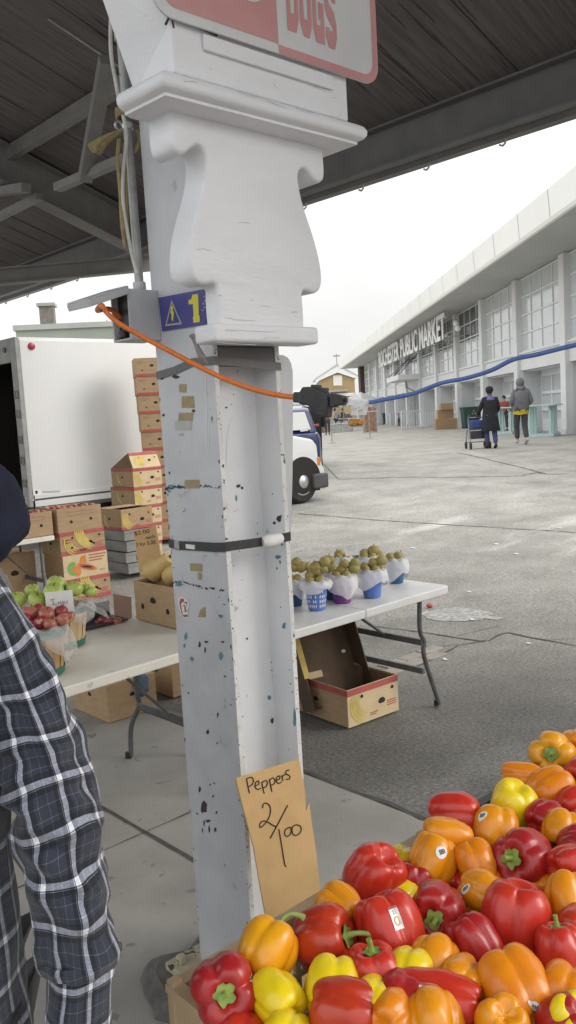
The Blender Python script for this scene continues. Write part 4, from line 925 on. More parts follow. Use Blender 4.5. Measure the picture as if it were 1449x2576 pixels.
# ------------------------------------------------------------------ round fruit and buckets on the right hand table
PEARM = [mat('russet_pear_skin', (.34,.26,.085), (.26,.21,.07), scale=30, rough=.6, c3=(.19,.14,.06), thr=.62, sscale=120), mat('green_russet_skin', (.28,.26,.085), (.34,.27,.085), scale=30, rough=.6, c3=(.20,.16,.07), thr=.62, sscale=120)]
def fruit(name, label, cat, p, r, m, group, squash=.94, dimple=.12, stem=True, tilt=(0,0)):
    t = thing(name, label, cat, p, group); t.rotation_euler = (tilt[0],tilt[1],RND.random()*6)
    mb = MB(); mb.ball((0,0,0), (r,r,r*squash), 22, 14, fn=lambda d: 1-dimple*math.exp(-((1-d.z)/.08))-dimple*.6*math.exp(-((1+d.z)/.06))+.02*math.sin(3*math.atan2(d.y,d.x)+1))
    mb.build('flesh', m, t, smooth=2)
    if stem: mb = MB(); mb.tube([(0,0,r*.78),(r*.05,0,r*.98),(r*.16,r*.05,r*1.18)], r*.05, 6); mb.build('stem', mat_stem, t)
    return t
mat_stem = mat('fruit_stem', (.10,.065,.03), rough=.8)
BUCK = {'blue': mat('blue_bucket', (.10,.20,.55), (.08,.17,.48), scale=20, rough=.4), 'purple': mat('purple_bucket', (.20,.04,.24), (.17,.035,.2), scale=20, rough=.4), 'teal': mat('teal_bucket', (.03,.15,.30), (.025,.12,.25), scale=20, rough=.4), 'navy': mat('navy_bucket', (.03,.07,.20), (.025,.06,.17), scale=20, rough=.4)}
def bucket(label, c, cx, cyb, wb, hp, bagdrop, lift=0, slots=0, seed=0):
    """cx,cyb: bottom centre in crop pixels; wb: bottom width; hp: height"""
    q = lambda a, b: sp(a, b, 1060, 1980, .4831)
    base = lev(*q(cx,cyb-8), .742); d = depth(base); k = .4831/1.4907*d/FOC
    rb, h = wb*k/2, hp*k*1.03; rt = rb*1.42
    base.y += rb*.5
    t = thing('fruit_bucket', label, 'bucket', base, 'bagged buckets of pears')
    mb = MB(); mb.lathe([(rb*.9,0),(rb,.004),(rt,h),(rt*1.05,h),(rt*1.05,h-.008),(rt*.97,h-.01),(rb*.95,.01)], 28); mb.build('pail', BUCK[c], t, smooth=True)
    if slots:
        for rw in range(4):
            for j in range(28):
                a = 2*PI*j/28; z0 = h*(.12+.17*rw); z1 = z0+h*.10; f = lambda z: rb+(rt-rb)*z/h+.0008
                if RND.random() < .25: continue
                if j == 0: pass
                mbq = MB() if (rw == 0 and j == 0) or 'mbs' not in locals() else mbs
                mbs = mbq
                mbs.quad(*[(f(z)*math.cos(b), f(z)*math.sin(b), z) for b, z in ((a,z0),(a+.10,z0),(a+.10,z1),(a,z1))])
        mbs.build('slots', PAPER, t)
    rn = random.Random(seed); ph = rn.random()*6; n = 44; rings = []
    for i in range(14):
        u = i/13; row = []
        for j in range(n):
            a = 2*PI*j/n; dr = bagdrop*(1.05+.24*math.sin(2*a+ph)+.08*math.sin(5*a+2*ph))
            if u < .25: rr, z = rt*(.86+.9*u), h-.004+.016*math.sin(u*4*PI/2*2)
            else: w = (u-.25)/.75; rr, z = rt*(1.12+.27*math.sin(w*2.5)), h+.010-w*dr*h
            rr *= 1+.06*noise.noise(V((3*math.cos(a),3*math.sin(a),u*3+seed)))+.05*noise.noise(V((8*math.cos(a),8*math.sin(a),u*6+seed)))
            row.append((rr*math.cos(a), rr*math.sin(a), z+.004*math.sin(7*a+ph)))
        rings.append(row)
    mb = MB(); mb.loft(rings, True, False, False); mb.build('bag_liner', BAGW, t, smooth=2)
    mb = MB(); mb.lathe([(rt*.9,h-.022),(rt*.9,h-.018)], 20); mb.build('fill', BAGW, t)
    return t, base, rt, h
GP = 'small russet pears heaped in bagged buckets'
BK = [('dark navy bucket of pears beside the column edge', 'navy', 120, 612, 95, 190, .55, 0, ['pear at the upper left next to the column edge','pear touching the column edge low in the navy bucket','pear in the middle of the navy bucket','large pear right of centre in the navy bucket'], [(108,268),(96,305),(142,300),(188,297)]),
      ('light blue slotted bucket of pears with white bag pulled to one side', 'blue', 290, 643, 132, 215, .34, 1, ['single pear low at the front of the light blue slotted bucket','pear at the left in the heap above the light blue slotted bucket','biggest front pear in the heap above the light blue slotted bucket','pear half hidden low in the heap above the light blue slotted bucket','topmost pear in the heap above the light blue slotted bucket'], [(210,366),(257,300),(315,318),(262,338),(327,262)]),
      ('purple bucket of pears wrapped in a crumpled white bag', 'purple', 490, 588, 130, 205, .62, 0, ['front left pear in the purple bucket','front right pear in the purple bucket','small pear left behind the front pair of the purple bucket','pear at the right of the purple bucket','pear at the back left of the purple bucket','topmost back pear of the purple bucket'], [(450,357),(533,357),(455,325),(552,315),(478,281),(562,270)]),
      ('mid blue bucket of pears with cloudy white bag, nearest the table middle', 'blue', 720, 545, 132, 205, .55, 0, ['left pear on the mid blue bucket','highest pear on the mid blue bucket','back right pear on the mid blue bucket','front right pear on the mid blue bucket'], [(635,300),(705,270),(765,255),(757,312)]),
      ('teal bucket of pears at the right end of the row', 'teal', 905, 434, 105, 180, .72, 0, ['left pear on the teal bucket','right pear with dark top on the teal bucket'], [(838,230),(900,222)]),
      ('hidden bucket of pears behind the light blue one', 'navy', 395, 560, 110, 200, .6, 0, ['pear at the right of the bucket behind the light blue one','pear at the back of the bucket behind the light blue one'], [(386,308),(360,247)]),
      ('back row bucket of pears left of the price card', 'navy', 500, 440, 105, 195, .6, 0, ['lone pear left of the price card','pear below the price card on the left','pear directly below the price card'], [(441,206),(495,240),(545,230)]),
      ('back row bucket of pears right of the price card', 'teal', 695, 435, 105, 195, .6, 0, ['left pear of the back bucket right of the price card','topmost pear of the whole back row','low front pear of the back bucket right of the price card','right pear of the back bucket right of the price card'], [(635,198),(706,178),(680,226),(748,216)])]
for i, (lab, c, cx, cyb, wb, hp, bd, sl_, labs, frs) in enumerate(BK):
    t, base, rt, h = bucket(lab, c, cx, cyb, wb, hp, bd, 0, sl_, i)
    for j, (lb, (a, b)) in enumerate(zip(labs, frs)):
        w = [74,68,82,62,70,78][(i+j) % 6]; u, v = sp(a, b, 1060, 1980, .4831)
        p = CAM+ray(u,v)*(depth(base)*1.0)
        r = w*.4831/1.4907*depth(p)/FOC/2*1.18
        fruit('russet_pear', lb, 'pear', p, r, PEARM[(i+j) % 2], GP, tilt=(RND.uniform(-.6,.6), RND.uniform(-.6,.6)))
    for j, (wd, dx, dy) in enumerate((('left',-.55,.1),('right',.52,.12),('back',.0,.55),('front',.05,-.50))):
        fruit('russet_pear', 'pear sunk low at the %s of the %s' % (wd, ['navy bucket at the column','light blue slotted bucket','purple bucket','mid blue bucket','teal bucket','bucket behind the light blue one','back bucket left of the price card','back bucket right of the price card'][i]), 'pear', base+V((rt*dx, rt*dy, h+.004)), .027, PEARM[j % 2], GP, tilt=(RND.uniform(-.6,.6), RND.uniform(-.6,.6)))
def card(name, label, M4, w, h, marks, ink=INK):
    """thin card: M4 maps (right, up, out)"""
    t = thing(name, label, 'card', M4.translation)
    mb = MB(); mb.T = M4; mb.box(0,w,0,h,-.0012,0); mb.T = None; part(mb, 'sheet', PAPER, t)
    if marks:
        mb = MB()
        for l in marks: mb.tube([M4 @ V((a*w,b*h,.0008)) for a, b in l], h*.012, 5)
        part(mb, 'writing', ink, t)
    return t
a, b, c = [CAM+ray(*sp(p, q, 1060, 1980, .4831))*4.25 for p, q in ((488,218),(596,208),(476,132))]
card('price_card', 'small white price card standing among the pears', frame3(a, b-a, c-a), (b-a).length, (c-a).length,
     [[(.12,.86),(.8,.86)],[(.12,.70),(.45,.70)],[(.2,.58),(.42,.58)],[(.55,.62),(.85,.62)],[(.2,.48),(.7,.48)]], mat('faint_print', (.35,.35,.36)))
# cardboard edge seen beside the column on that table
mb = MB(); p1 = lev(748,1592,.742); mb.box(p1.x-.02,p1.x+.0,3.0,3.25,.742,.90)
tag(mb.build('cardboard_divider', CARD), 'narrow tan cardboard piece standing on the table by the column edge', 'cardboard')

# ------------------------------------------------------------------ cartons
def carton(label, loc, lx, ly, h, rz_=0, style='plain', open_top=True, fill=None, tilt=None, group=None, flaps=False, name='cardboard_box'):
    t = thing(name, label, 'box', loc, group, rz_)
    if tilt: t.rotation_euler = (tilt[0], tilt[1], rz_)
    mb = MB(); w = .006; x0, x1, y0, y1 = -lx/2, lx/2, -ly/2, ly/2
    main = 5 if style in ('banana','papaya') else 0
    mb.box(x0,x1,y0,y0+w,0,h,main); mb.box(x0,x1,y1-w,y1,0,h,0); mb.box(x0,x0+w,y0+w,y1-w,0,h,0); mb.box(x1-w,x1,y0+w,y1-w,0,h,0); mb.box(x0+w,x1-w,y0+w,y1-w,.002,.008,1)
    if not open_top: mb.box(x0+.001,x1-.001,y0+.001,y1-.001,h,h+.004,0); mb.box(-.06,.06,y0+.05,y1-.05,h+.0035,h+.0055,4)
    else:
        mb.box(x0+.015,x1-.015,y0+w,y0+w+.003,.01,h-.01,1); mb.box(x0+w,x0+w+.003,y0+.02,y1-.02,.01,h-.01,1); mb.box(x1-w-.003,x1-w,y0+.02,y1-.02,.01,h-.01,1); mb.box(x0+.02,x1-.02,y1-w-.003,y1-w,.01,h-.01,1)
        if fill == 'half': mb.box(x0+w,x1-w,y0+.5*ly,y1-w,h-.004,h,0)
    def fq(u0, u1, z0, z1, m, d=.001, face='f'):     # flat print on the front (-y), or side (-x / +x)
        U = lambda u: x0+u*lx; Z = lambda z: z*h; S = lambda u: y1-u*ly
        if face == 'f': mb.quad((U(u0),y0-d,Z(z0)),(U(u1),y0-d,Z(z0)),(U(u1),y0-d,Z(z1)),(U(u0),y0-d,Z(z1)), m)
        else: mb.quad((x0-d,S(u0),Z(z0)),(x0-d,S(u1),Z(z0)),(x0-d,S(u1),Z(z1)),(x0-d,S(u0),Z(z1)), m)
    def hole(u, z, r, face='f', d=.002, asp=.7):
        pts = [(u+r*math.cos(k*PI/5)*(h/lx if face == 'f' else h/ly), z+r*asp*math.sin(k*PI/5)*(1.2 if math.sin(k*PI/5) > 0 else .6)) for k in range(10)]
        mb.poly([((x0+a*lx,y0-d,b*h) if face == 'f' else (x0-d,y1-a*ly,b*h)) for a, b in pts], 3)
    def arc(u, z, r0, r1, a0, a1, m, d=.0014, face='f', sx=1):
        n = 10; P_ = lambda r, a: (u+r*math.cos(a)*h/lx*sx, z+r*math.sin(a))
        for i in range(n):
            a, b = a0+(a1-a0)*i/n, a0+(a1-a0)*(i+1)/n; tp = lambda q: 1-abs(2*q-1)**2.2
            w0, w1 = tp(i/n), tp((i+1)/n); rm = (r0+r1)/2; hw = (r1-r0)/2
            pts = [P_(rm-hw*w0,a),P_(rm-hw*w1,b),P_(rm+hw*w1,b),P_(rm+hw*w0,a)]
            mb.poly([((x0+p*lx,y0-d,q*h) if face == 'f' else (x0-d,y1-p*ly,q*h)) for p, q in pts], m)
    if style.startswith('banana'):
        rd = style.endswith('low'); z0, z1 = (.0,.14) if rd else (.82,.99)
        fq(0,1,z0,z1,2); fq(0,1,z0,z1,2,face='s')
        for k in range(4): arc(.42-.02*k,.62-.02*k,.36+.055*k,.44+.055*k,PI*.82,PI*1.45,4,.0014+.0003*k)
        arc(.55,.5,.38,.5,PI*.8,PI*1.4,4,.0014,'s')
        hole(.66,.42,.13); hole(.27,.72,.055,asp=1); hole(.88,.70,.055,asp=1); hole(.5,.5,.10,'s')
        for q in (.36,.30,.24): fq(.76,.95,q,q+.03,2)
        fq(.42,.58,.18,.21,2); fq(.42,.54,.13,.155,2)
    if style == 'kraft_low':
        fq(0,1,.0,.15,2); hole(.5,.58,.11); hole(.22,.34,.045,asp=1); hole(.78,.34,.045,asp=1); fq(.08,.3,.8,.84,6); fq(.08,.24,.72,.75,6)
    if style == 'banana_wide':
        for k in range(5): arc(.92,1.0,.62+.07*k,.72+.07*k,PI*.98,PI*1.38,4,.002+.0003*k,sx=1.3)
        fq(0,1,.0,.2,2); fq(.05,.28,.62,.68,2,.002); fq(.05,.24,.52,.57,2,.002); fq(.82,.98,.72,.75,6); fq(.82,.98,.62,.65,6); fq(.82,.98,.42,.45,6)
        hole(.25,.30,.06,asp=1); hole(.74,.36,.06,asp=1)
    if style == 'papaya':
        arc(.28,.45,.0,.42,PI*.5,PI*1.6,7,.0012); arc(.25,.25,.0,.3,-PI*.5,PI*.9,8,.0014)
        pts = [(.52+.22*math.cos(k*PI/8)-.05*math.sin(k*PI/8),.42-.12*math.cos(k*PI/8)+.17*math.sin(k*PI/8)) for k in range(16)]
        mb.poly([(x0+a*lx,y0-.002,b*h) for a, b in pts], 8)
        mb.poly([(x0+(.52+(a-.52)*.75)*lx,y0-.0026,(.42+(b-.42)*.7)*h) for a, b in pts], 2)
        mb.poly([(x0+(.52+(a-.52)*.5)*lx,y0-.0032,(.42+(b-.42)*.3)*h) for a, b in pts], 3)
        mb.poly([(x0+a*lx,y0-.0018,b*h) for a, b in ((.33,.55),(.4,.9),(.5,.95),(.52,.6))], 8)
        for q, e in ((.92,.97),(.80,.93),(.68,.88)): fq(.58,e,q-.05,q,2,.0014)
        fq(.8,.92,.18,.22,6)
    if style == 'plain_holes':
        hole(.30,.38,.07,asp=1); hole(.75,.42,.07,asp=1); fq(.2,.85,.78,.83,6,.001); fq(.22,.82,.64,.69,6,.001)
    if style == 'squash':
        hole(.38,.56,.13,'s'); hole(.16,.36,.07,'s',asp=1.2); hole(.66,.36,.07,'s',asp=1.2)
    if style == 'dark': hole(.5,.6,.09,'f'); hole(.5,.6,.09,'s')
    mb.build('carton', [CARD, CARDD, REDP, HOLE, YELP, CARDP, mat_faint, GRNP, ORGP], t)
    if fill == 'red':
        for k in range(10):
            r = .035; m2 = MB(); m2.ball((x0+.06+(k%4)*(lx-.12)/3, y0+.06+(k//4)*(ly-.12)/2, h-.02), (r,r,r*.9), 12, 8); m2.build('apple', APR[k % 2], t, smooth=2)
    return t
mat_faint = mat('faint_brown_print', (.30,.20,.13), rough=.8)
APR = [mat('red_apple_skin', (.34,.05,.055), (.25,.03,.045), scale=18, rough=.32, c3=(.50,.26,.15), thr=.58, sscale=22), mat('blush_apple_skin', (.46,.19,.13), (.34,.055,.06), scale=14, rough=.32, c3=(.56,.30,.10), thr=.58, sscale=18)]
APG = mat('green_apple_skin', (.44,.53,.13), (.36,.47,.10), scale=12, rough=.3, c3=(.50,.55,.14), thr=.62, sscale=70)

# banana box under the right hand table, with a second tray standing in it
bp = lev(880,1835); bq = lev(1027,1800); bw = .375
carton('open banana box with red rim on the ground under the pear table', ((bp.x+bq.x)/2+.02,3.17+.26,.012), .40, .54, .215, math.radians(-4), 'banana', True)
t = thing('upturned_tray', 'empty brown banana tray tipped up inside the open banana box', 'box', (3.50,3.50,.10))
t.rotation_euler = (math.radians(66), 0, math.radians(-12))
mb = MB(); lx, ly, h, w = .40, .54, .13, .006
x0, x1, y0, y1 = -.24, .20, -.08, .46
mb.box(x0,x1,y0,y1,-w,0,0); mb.box(x0,x1,y0,y0+w,0,h,0); mb.box(x0,x1,y1-w,y1,0,h,0); mb.box(x0,x0+w,y0+w,y1-w,0,h,0); mb.box(x1-w,x1,y0+w,y1-w,0,h,0)
mb.build('tray', [mat('dark_cardboard', (.12,.08,.05), (.09,.06,.04), scale=10, rough=.9)], t)
for a, b, r, e in ((.05,.40,.022,1.6),(-.1,.40,.04,.5),(.14,.22,.016,1.4),(-.05,.0,.018,1)): mb = MB(); mb.poly([(a+r*math.cos(k*PI/6), b+r*e*.5*math.sin(k*PI/6), .002) for k in range(12)]); mb.build('lit_hand_hole', PAPER, t)  # pale discs painted as light showing through the tray's holes
mb = MB(); mb.box(x0+.02,x0+.19,.10,.14,.001,.006); mb.build('paper_strip', CARDP, t)
mb = MB(); mb.bar((-.235,.10,.135),(-.235,.40,.135),.035,.006); mb.build('folded_flap', YELP, t)
# cartons under the left table
for lab, (u, v), lx, ly, h, st in (('tan cardboard carton on the floor under the left end of the apple table', (276,1824), .34, .42, .22, 'dark'), ('tan carton under the apple table with a blue cloth against it', (437,1760), .40, .36, .25, 'dark')):
    q = lev(u, v); carton(lab, (q.x+lx/2, q.y+ly/2, .012), lx, ly, h, 0, st, False)
q = lev(352,1690,.2)
mb = MB(); mb.ball(ony(357,1722,4.34), (.05,.03,.07), 14, 10, fn=lambda d: 1+.12*math.sin(6*d.x+4*d.z)); tag(mb.build('blue_cloth', mat('blue_grey_cloth', (.10,.15,.22), (.07,.11,.17), scale=20, rough=.9), smooth=2), 'crumpled blue cloth hanging under the apple table', 'cloth')
# squash carton on the apple table, its sign and squashes
q0 = lev(330,1562,.745); q1 = lev(439,1579,.745)
carton('tan carton of yellow squash standing at the back of the apple table', (2.335+.19,(q0.y+q1.y)/2-.06,.747), .38, q0.y-q1.y+.13, .205, 0, 'squash', True)
SQ = mat('butternut_skin', (.62,.45,.18), (.56,.39,.15), scale=9, rough=.5)
def squash(label, a, b, r, cen):
    t = thing('squash', label, 'squash', (a+b)/2, 'squashes in the carton')
    o = t.location.copy(); mb = MB(); mb.tube([a+(a-b)*.12, a+(a-b)*.05, a, a.lerp(b,.3), a.lerp(b,.6), a.lerp(b,.85), b, b+(b-a)*.05], [r*.3,r*.75,r,r*.98,r*.72,r*.62,r*.55,r*.25], 20, smooth=4); part(mb, 'flesh', SQ, t, smooth=2)
    mb = MB(); mb.tube([b+(b-a)*.02, b+(b-a)*.16], r*.16, 8); part(mb, 'stem', mat_stem, t)
f4 = lambda a, b, x: onx(*sp(a,b,0,1650,.552), x)
squash('large butternut squash leaning out over the carton edge', f4(1030,905,2.45), f4(1150,800,2.5), .062, 0)
squash('second squash mostly hidden by the column', f4(1160,930,2.5), f4(1250,860,2.5), .055, 0)
squash('squash lying low at the left inside the carton', f4(1000,935,2.55), f4(1060,830,2.62), .045, 0)
a, b, c = f4(945,880,2.62), f4(1103,862,2.62), f4(957,632,2.62)
M4 = frame3(a, b-a, c-a); t = thing('squash_sign', 'orange tan cardboard price sign with black handwriting behind the squash', 'sign', a)
mb = MB(); mb.T = M4; mb.prism([(0,-.08,0),((b-a).length,-.08,0),((b-a).length,(c-a).length*1.06,0),(.003,(c-a).length,0)], (0,0,-.004)); mb.T = None; part(mb, 'board', CARDSIGN, t)
wd, hg = (b-a).length, (c-a).length
text('$2.00', M4 @ Matrix.Translation((.012,hg*.88,0)), wd*.66, hg*.12, INK, 'handwriting', t, .001, 0, t.location)
text('each', M4 @ Matrix.Translation((wd*.5,hg*.75,0)), wd*.4, hg*.09, INK, 'handwriting', t, .001, 0, t.location)
text('3 for 5.00', M4 @ Matrix.Translation((.012,hg*.60,0)), wd*.84, hg*.10, INK, 'handwriting', t, .001, 0, t.location)

# ------------------------------------------------------------------ apple baskets
SLAT = mat('basket_slats', (.50,.32,.15), (.42,.26,.12), scale=5, rough=.65, stretch=(1,1,.3)); SLAT2 = mat('pale_basket_slats', (.60,.46,.26), (.54,.40,.22), scale=5, rough=.65, stretch=(1,1,.3)); HOOP = mat('green_hoop', (.02,.13,.09), (.03,.16,.11), scale=20, rough=.5)
def basket(label, base, rb, rt, h, slat, seed):
    t = thing('apple_basket', label, 'basket', base, 'wooden apple baskets')
    mb = MB(); n = 18
    for j in range(n):
        a0, a1 = 2*PI*j/n+.015, 2*PI*(j+1)/n-.015; d = .0016*(j % 2)
        p = lambda r, a, z: (r*math.cos(a), r*math.sin(a), z)
        mb.add([p(rb+d,a0,0),p(rb+d,a1,0),p(rt+d,a1,h),p(rt+d,a0,h),p(rb-.004,a0,0),p(rb-.004,a1,0),p(rt-.004,a1,h),p(rt-.004,a0,h)], [(0,1,2,3),(7,6,5,4),(3,2,6,7)])
    mb.lathe([(rb-.004,.004),(rb-.004,.006)], n); mb.build('slats', slat, t)
    for z, hh in ((.0,.030),(h*.86,h*.15)):
        r0 = rb+(rt-rb)*z/h+.003; r1 = rb+(rt-rb)*(z+hh)/h+.003
        mb = MB(); mb.loft([[(r*math.cos(2*PI*j/40), r*math.sin(2*PI*j/40), zz) for j in range(40)] for r, zz in ((r0,z+.001),(r0+.003,z+.002),(r1+.003,z+hh),(r1,z+hh))], True, False, False); mb.build('hoop', HOOP, t, smooth=True)
    rn = random.Random(seed); ph = rn.random()*6; n = 48; rings = []
    for i in range(10):
        u = i/9; row = []
        for j in range(n):
            a = 2*PI*j/n; dr = (.62+.34*math.sin(a+ph)+.12*math.sin(4*a))*h*1.15
            if u < .2: rr, z = rt*(.95+.3*u), h+.02*math.sin(u*5*PI)
            else: w = (u-.2)/.8; rr, z = rt*(1.03+.28*math.sin(w*2.4)), h+.014-w*dr
            rr *= 1+.06*math.sin(7*a+ph+4*u)*u+.035*math.sin(15*a-3*u)
            row.append((rr*math.cos(a), rr*math.sin(a), z+.006*math.sin(9*a+ph)))
        rings.append(row)
    mb = MB(); mb.loft(rings, True, False, False); mb.build('plastic_bag', BAGC, t, smooth=2)
    mb = MB(); mb.lathe([(rt*.9,h*.8),(rt*.9,h*.81)], 20); mb.build('fill', HOLE, t)
    return t
q9 = lambda a, b: sp(a, b, 0, 1900, .4555)
bA = lev(*q9(400,1385), .746); bB = lev(*q9(625,1150), .746)
bA = V((bA.x-.015, bA.y+.055, .746)); bB = V((bB.x-.02, bB.y+.08, .746)); bC = V((bB.x-.16, bB.y+.26, .746))
basket('wooden basket of red apples with green hoops and clear bag, nearest', bA, .10, .122, .19, SLAT, 1)
basket('pale wooden basket of green apples behind the red apple basket', bB, .095, .125, .185, SLAT2, 2)
basket('white lined basket of green apples at the back left of the table', bC, .095, .12, .17, SLAT2, 5)
def apples(lst, base, m, grp):
    for lb, (a, b), w, dd in lst:
        u, v = q9(a, b); p = CAM+ray(u, v)*(depth(base)+dd); r = w*.4555/1.4907*depth(p)/FOC/2
        fruit('apple', lb, 'apple', p, r, m[int(a) % len(m)], grp, .9, .16, True, (RND.uniform(-.8,.4), RND.uniform(-.6,.6)))
apples([('red apple at the back left of the red apple basket', (245,880), 140, .02), ('pinkish red apple at the left of the red apple basket', (210,925), 130, 0), ('dark red apple showing its dimple in the middle of the red basket', (385,885), 140, 0), ('red apple at the back right of the red basket under the card', (500,865), 120, .03), ('front blush apple in the middle of the red basket', (340,950), 130, -.03), ('striped apple at the right front of the red basket', (515,930), 125, -.02), ('yellowish blush apple at the front of the red basket', (415,970), 115, -.05), ('red apple at the extreme left front of the red basket', (250,980), 110, -.04), ('dark red apple half hidden at the back of the red basket', (310,850), 110, .05), ('pale apple at the far right of the red basket against the bag', (575,905), 90, 0)], bA, APR, 'red apples in the front basket')
apples([('largest green apple on top of the green apple heap', (468,640), 165, .0), ('green apple in front of the topmost green apple', (445,700), 170, -.05), ('green apple at the right of the heap', (615,675), 140, -.02), ('green apple farthest right in the green basket', (715,680), 110, .04), ('small green apple low at the right in the green basket', (750,700), 90, 0)], bB, [APG], 'green apples in the pale basket')
apples([('green apple at the back of the left green basket', (265,690), 120, .0), ('shiny green apple at the front of the left green basket', (305,765), 150, -.12), ('green apple by the plaid shoulder', (145,765), 140, -.1), ('green apple low beside the plaid shoulder', (105,810), 130, -.12)], bC, [APG], 'green apples in the left basket')
dA = depth(bA)
a, b, c = [CAM+ray(*q9(p, q))*(dA+.1) for p, q in ((385,880),(612,858),(392,706))]
card('apple_price_card', 'white paper price card standing between the red and green apples', frame3(a, b-a, c-a), (b-a).length, (c-a).length,
     [[(.15,.62),(.34,.66)],[(.22,.38),(.4,.42)],[(.24,.64),(.30,.40)],[(.44,.35),(.46,.5),(.50,.42),(.53,.52),(.57,.36)],[(.62,.2),(.62,.52),(.70,.48),(.68,.38),(.62,.38)],[(.76,.35),(.78,.52)]])
# loose clear bag corner stretched to the right of the green basket
mb = MB(); rows = []
for i in range(6):
    u = i/5; l = [(630+215*u,745+50*u-160*u*u*0),(660+250*u,770+90*u),(680+225*u,800+110*u)]
    rows.append([CAM+ray(*q9(a+RND.uniform(-8,8), b+RND.uniform(-8,8)))*(depth(bB)-.06+.10*math.sin(j*1.3)+.02*u) for j, (a, b) in enumerate([(640+240*u,745+10*u),(690+250*u,770+110*u),(640+220*u,755+95*u),(650+245*u,790+130*u)])])
mb.loft(rows, False, False, False); tag(mb.build('bag_corner', BAGC, smooth=2), 'clear plastic bag corner sticking out from the green apple basket', 'bag')
# low dark tray of red apples behind, with a leaning pinkish board
q = lev(*q9(880,985), .746); tt_ = thing('apple_tray', 'dark shallow tray of red apples behind the baskets', 'tray', (q.x,q.y+.09,.746))
mb = MB(); mb.box(q.x-.12,q.x+.14,q.y+.02,q.y+.20,.747,.755); mb.box(q.x-.12,q.x+.14,q.y+.2,q.y+.205,.747,.83); part(mb, 'tray', BLKC, tt_)
for k, (a, b) in enumerate([(820,960),(880,950),(925,945),(960,948),(850,935)]):
    p = CAM+ray(*q9(a,b))*(depth(q)+.08); fruit('apple', ['red apple at the left end of the dark tray','bright red apple in the middle of the dark tray','small red apple right of the middle in the dark tray','red apple at the right end of the dark tray','red apple at the back of the dark tray'][k], 'apple', p, .028, APR[k % 2], 'red apples in the dark tray', .9, .15)
a, b, c, d = [CAM+ray(*q9(*p))*(depth(q)+.3) for p in ((945,930),(1085,935),(1080,745),(930,718))]
mb = MB(); mb.prism([a,b,c,d], FH*.006); tag(mb.build('pink_board', mat('pinkish_cardboard', (.36,.23,.17), (.32,.2,.15), scale=8, rough=.9)), 'pinkish brown cardboard leaning behind the apple table beside the squash carton', 'cardboard')
# ------------------------------------------------------------------ stacked cartons at the back left
GB = 'banana cartons in the tall stack beside the truck'
xe = dist(404,900,11.4)
for k in range(10):
    z = .2+.245*(9-k)
    lab = ['topmost carton of the tall stack against the white truck','second carton from the top of the tall stack against the truck','third carton from the top of the tall stack against the truck','fourth carton from the top of the tall stack against the truck','fifth carton from the top of the tall stack against the truck','sixth carton down the tall stack, behind the tipped carton','seventh carton down the tall stack by the truck','eighth carton down the tall stack by the truck','ninth carton down the tall stack by the truck','bottom carton of the tall stack by the truck'][k]
    carton(lab, (xe.x+.07+.012*k+RND.uniform(-.01,.01), xe.y+.36, z), .46, .42, .24, math.radians(-30)+RND.uniform(-.03,.03), 'kraft_low', False, group=GB)
GD = 'banana cartons in the leaning stack'
cD = dist(341,1225,10.3)
for k in range(5):
    z = 1.03-.228*k; carton(['upper carton of the stack with a tipped carton on top','second carton below the tipped one','third carton below the tipped one, behind the open carton','fourth carton below the tipped one','lowest carton of the stack below the tipped one'][k], (cD.x+.19-.02*k, cD.y+.26, z), .40, .52, .224, RND.uniform(-.05,.05), 'banana' , k != 0, group=GD)
t = thing('cardboard_box', 'banana carton folded into a roof shape on top of the middle stack', 'box', (cD.x, cD.y, 1.256))
o_ = V((cD.x-.015, cD.y, 1.256)); A_ = [o_, o_+V((.40,0,0)), o_+V((.40,.09,.185)), o_+V((0,.09,.185)), o_+V((0,.5,0)), o_+V((.40,.5,0))]
mb = MB(); mb.add(A_, [(0,1,2,3)], 1); mb.add(A_, [(3,2,5,4)], 0); mb.add(A_, [(0,3,4),(1,5,2),(0,4,5,1)], 0)  # gables and back coloured darker to carry their shade
fp_ = lambda u, w, d=.002: o_+V((.40*u,.09*w-d,.185*w+d*.5))
mb.quad(fp_(0,.80),fp_(1,.80),fp_(1,.99),fp_(0,.99),2); mb.quad(fp_(.12,.2),fp_(.40,.1),fp_(.5,.7),fp_(.16,.72),3)
for u, w, r in ((.66,.45,.05),(.3,.66,.02),(.88,.62,.025)): mb.poly([fp_(u+r*math.cos(k*PI/4),w+r*1.6*math.sin(k*PI/4),.003) for k in range(8)], 4)
part(mb, 'carton', [CARDD,CARDP,REDP,YELP,HOLE], t)
cC = dist(304,1281,9.5)
carton('open banana carton with red bottom stripe topping the grey crates', (cC.x+.2, cC.y+.25, .612), .41, .5, .235, 0, 'banana_low', True, 'half')
WAXC = mat('grey_waxed_box', (.27,.27,.26), (.16,.16,.155), scale=5, rough=.6)
for k in range(4):
    t = thing('waxed_box', ['top grey waxed box under the open banana carton','second grey waxed box with a white label','third grey waxed box down the short stack','bottom grey waxed box of the short stack'][k], 'box', (cC.x+.21+.02*(k%2), cC.y+.24, .49-.125*k), 'grey waxed boxes in a short stack')
    mb = MB(); mb.box(-.2,.2,-.25,.25,0,.105); mb.box(-.205,.205,-.255,.255,.085,.115); mb.build('case', WAXC, t, bevel=.004)
    mb = MB(); mb.box(-.06,.06,-.256,-.252,.02,.075); mb.build('label', PAPER if k == 1 else HOLE, t)
cB = dist(142,1279,8.6)
for k, (st, lab, op) in enumerate((('plain_holes','open plain carton of red fruit on top of the papaya carton stack',True),('banana_wide','carton printed with a yellow banana bunch over a red stripe',False),('papaya','carton printed with a cut papaya',False),('banana_wide','bottom carton of the papaya stack',False))):
    carton(lab, (cB.x+.245+.012*k, cB.y+.2, .75-.24*k), .50-.01*(k == 0), .40, .238, 0, st, op, 'red' if k == 0 else None)
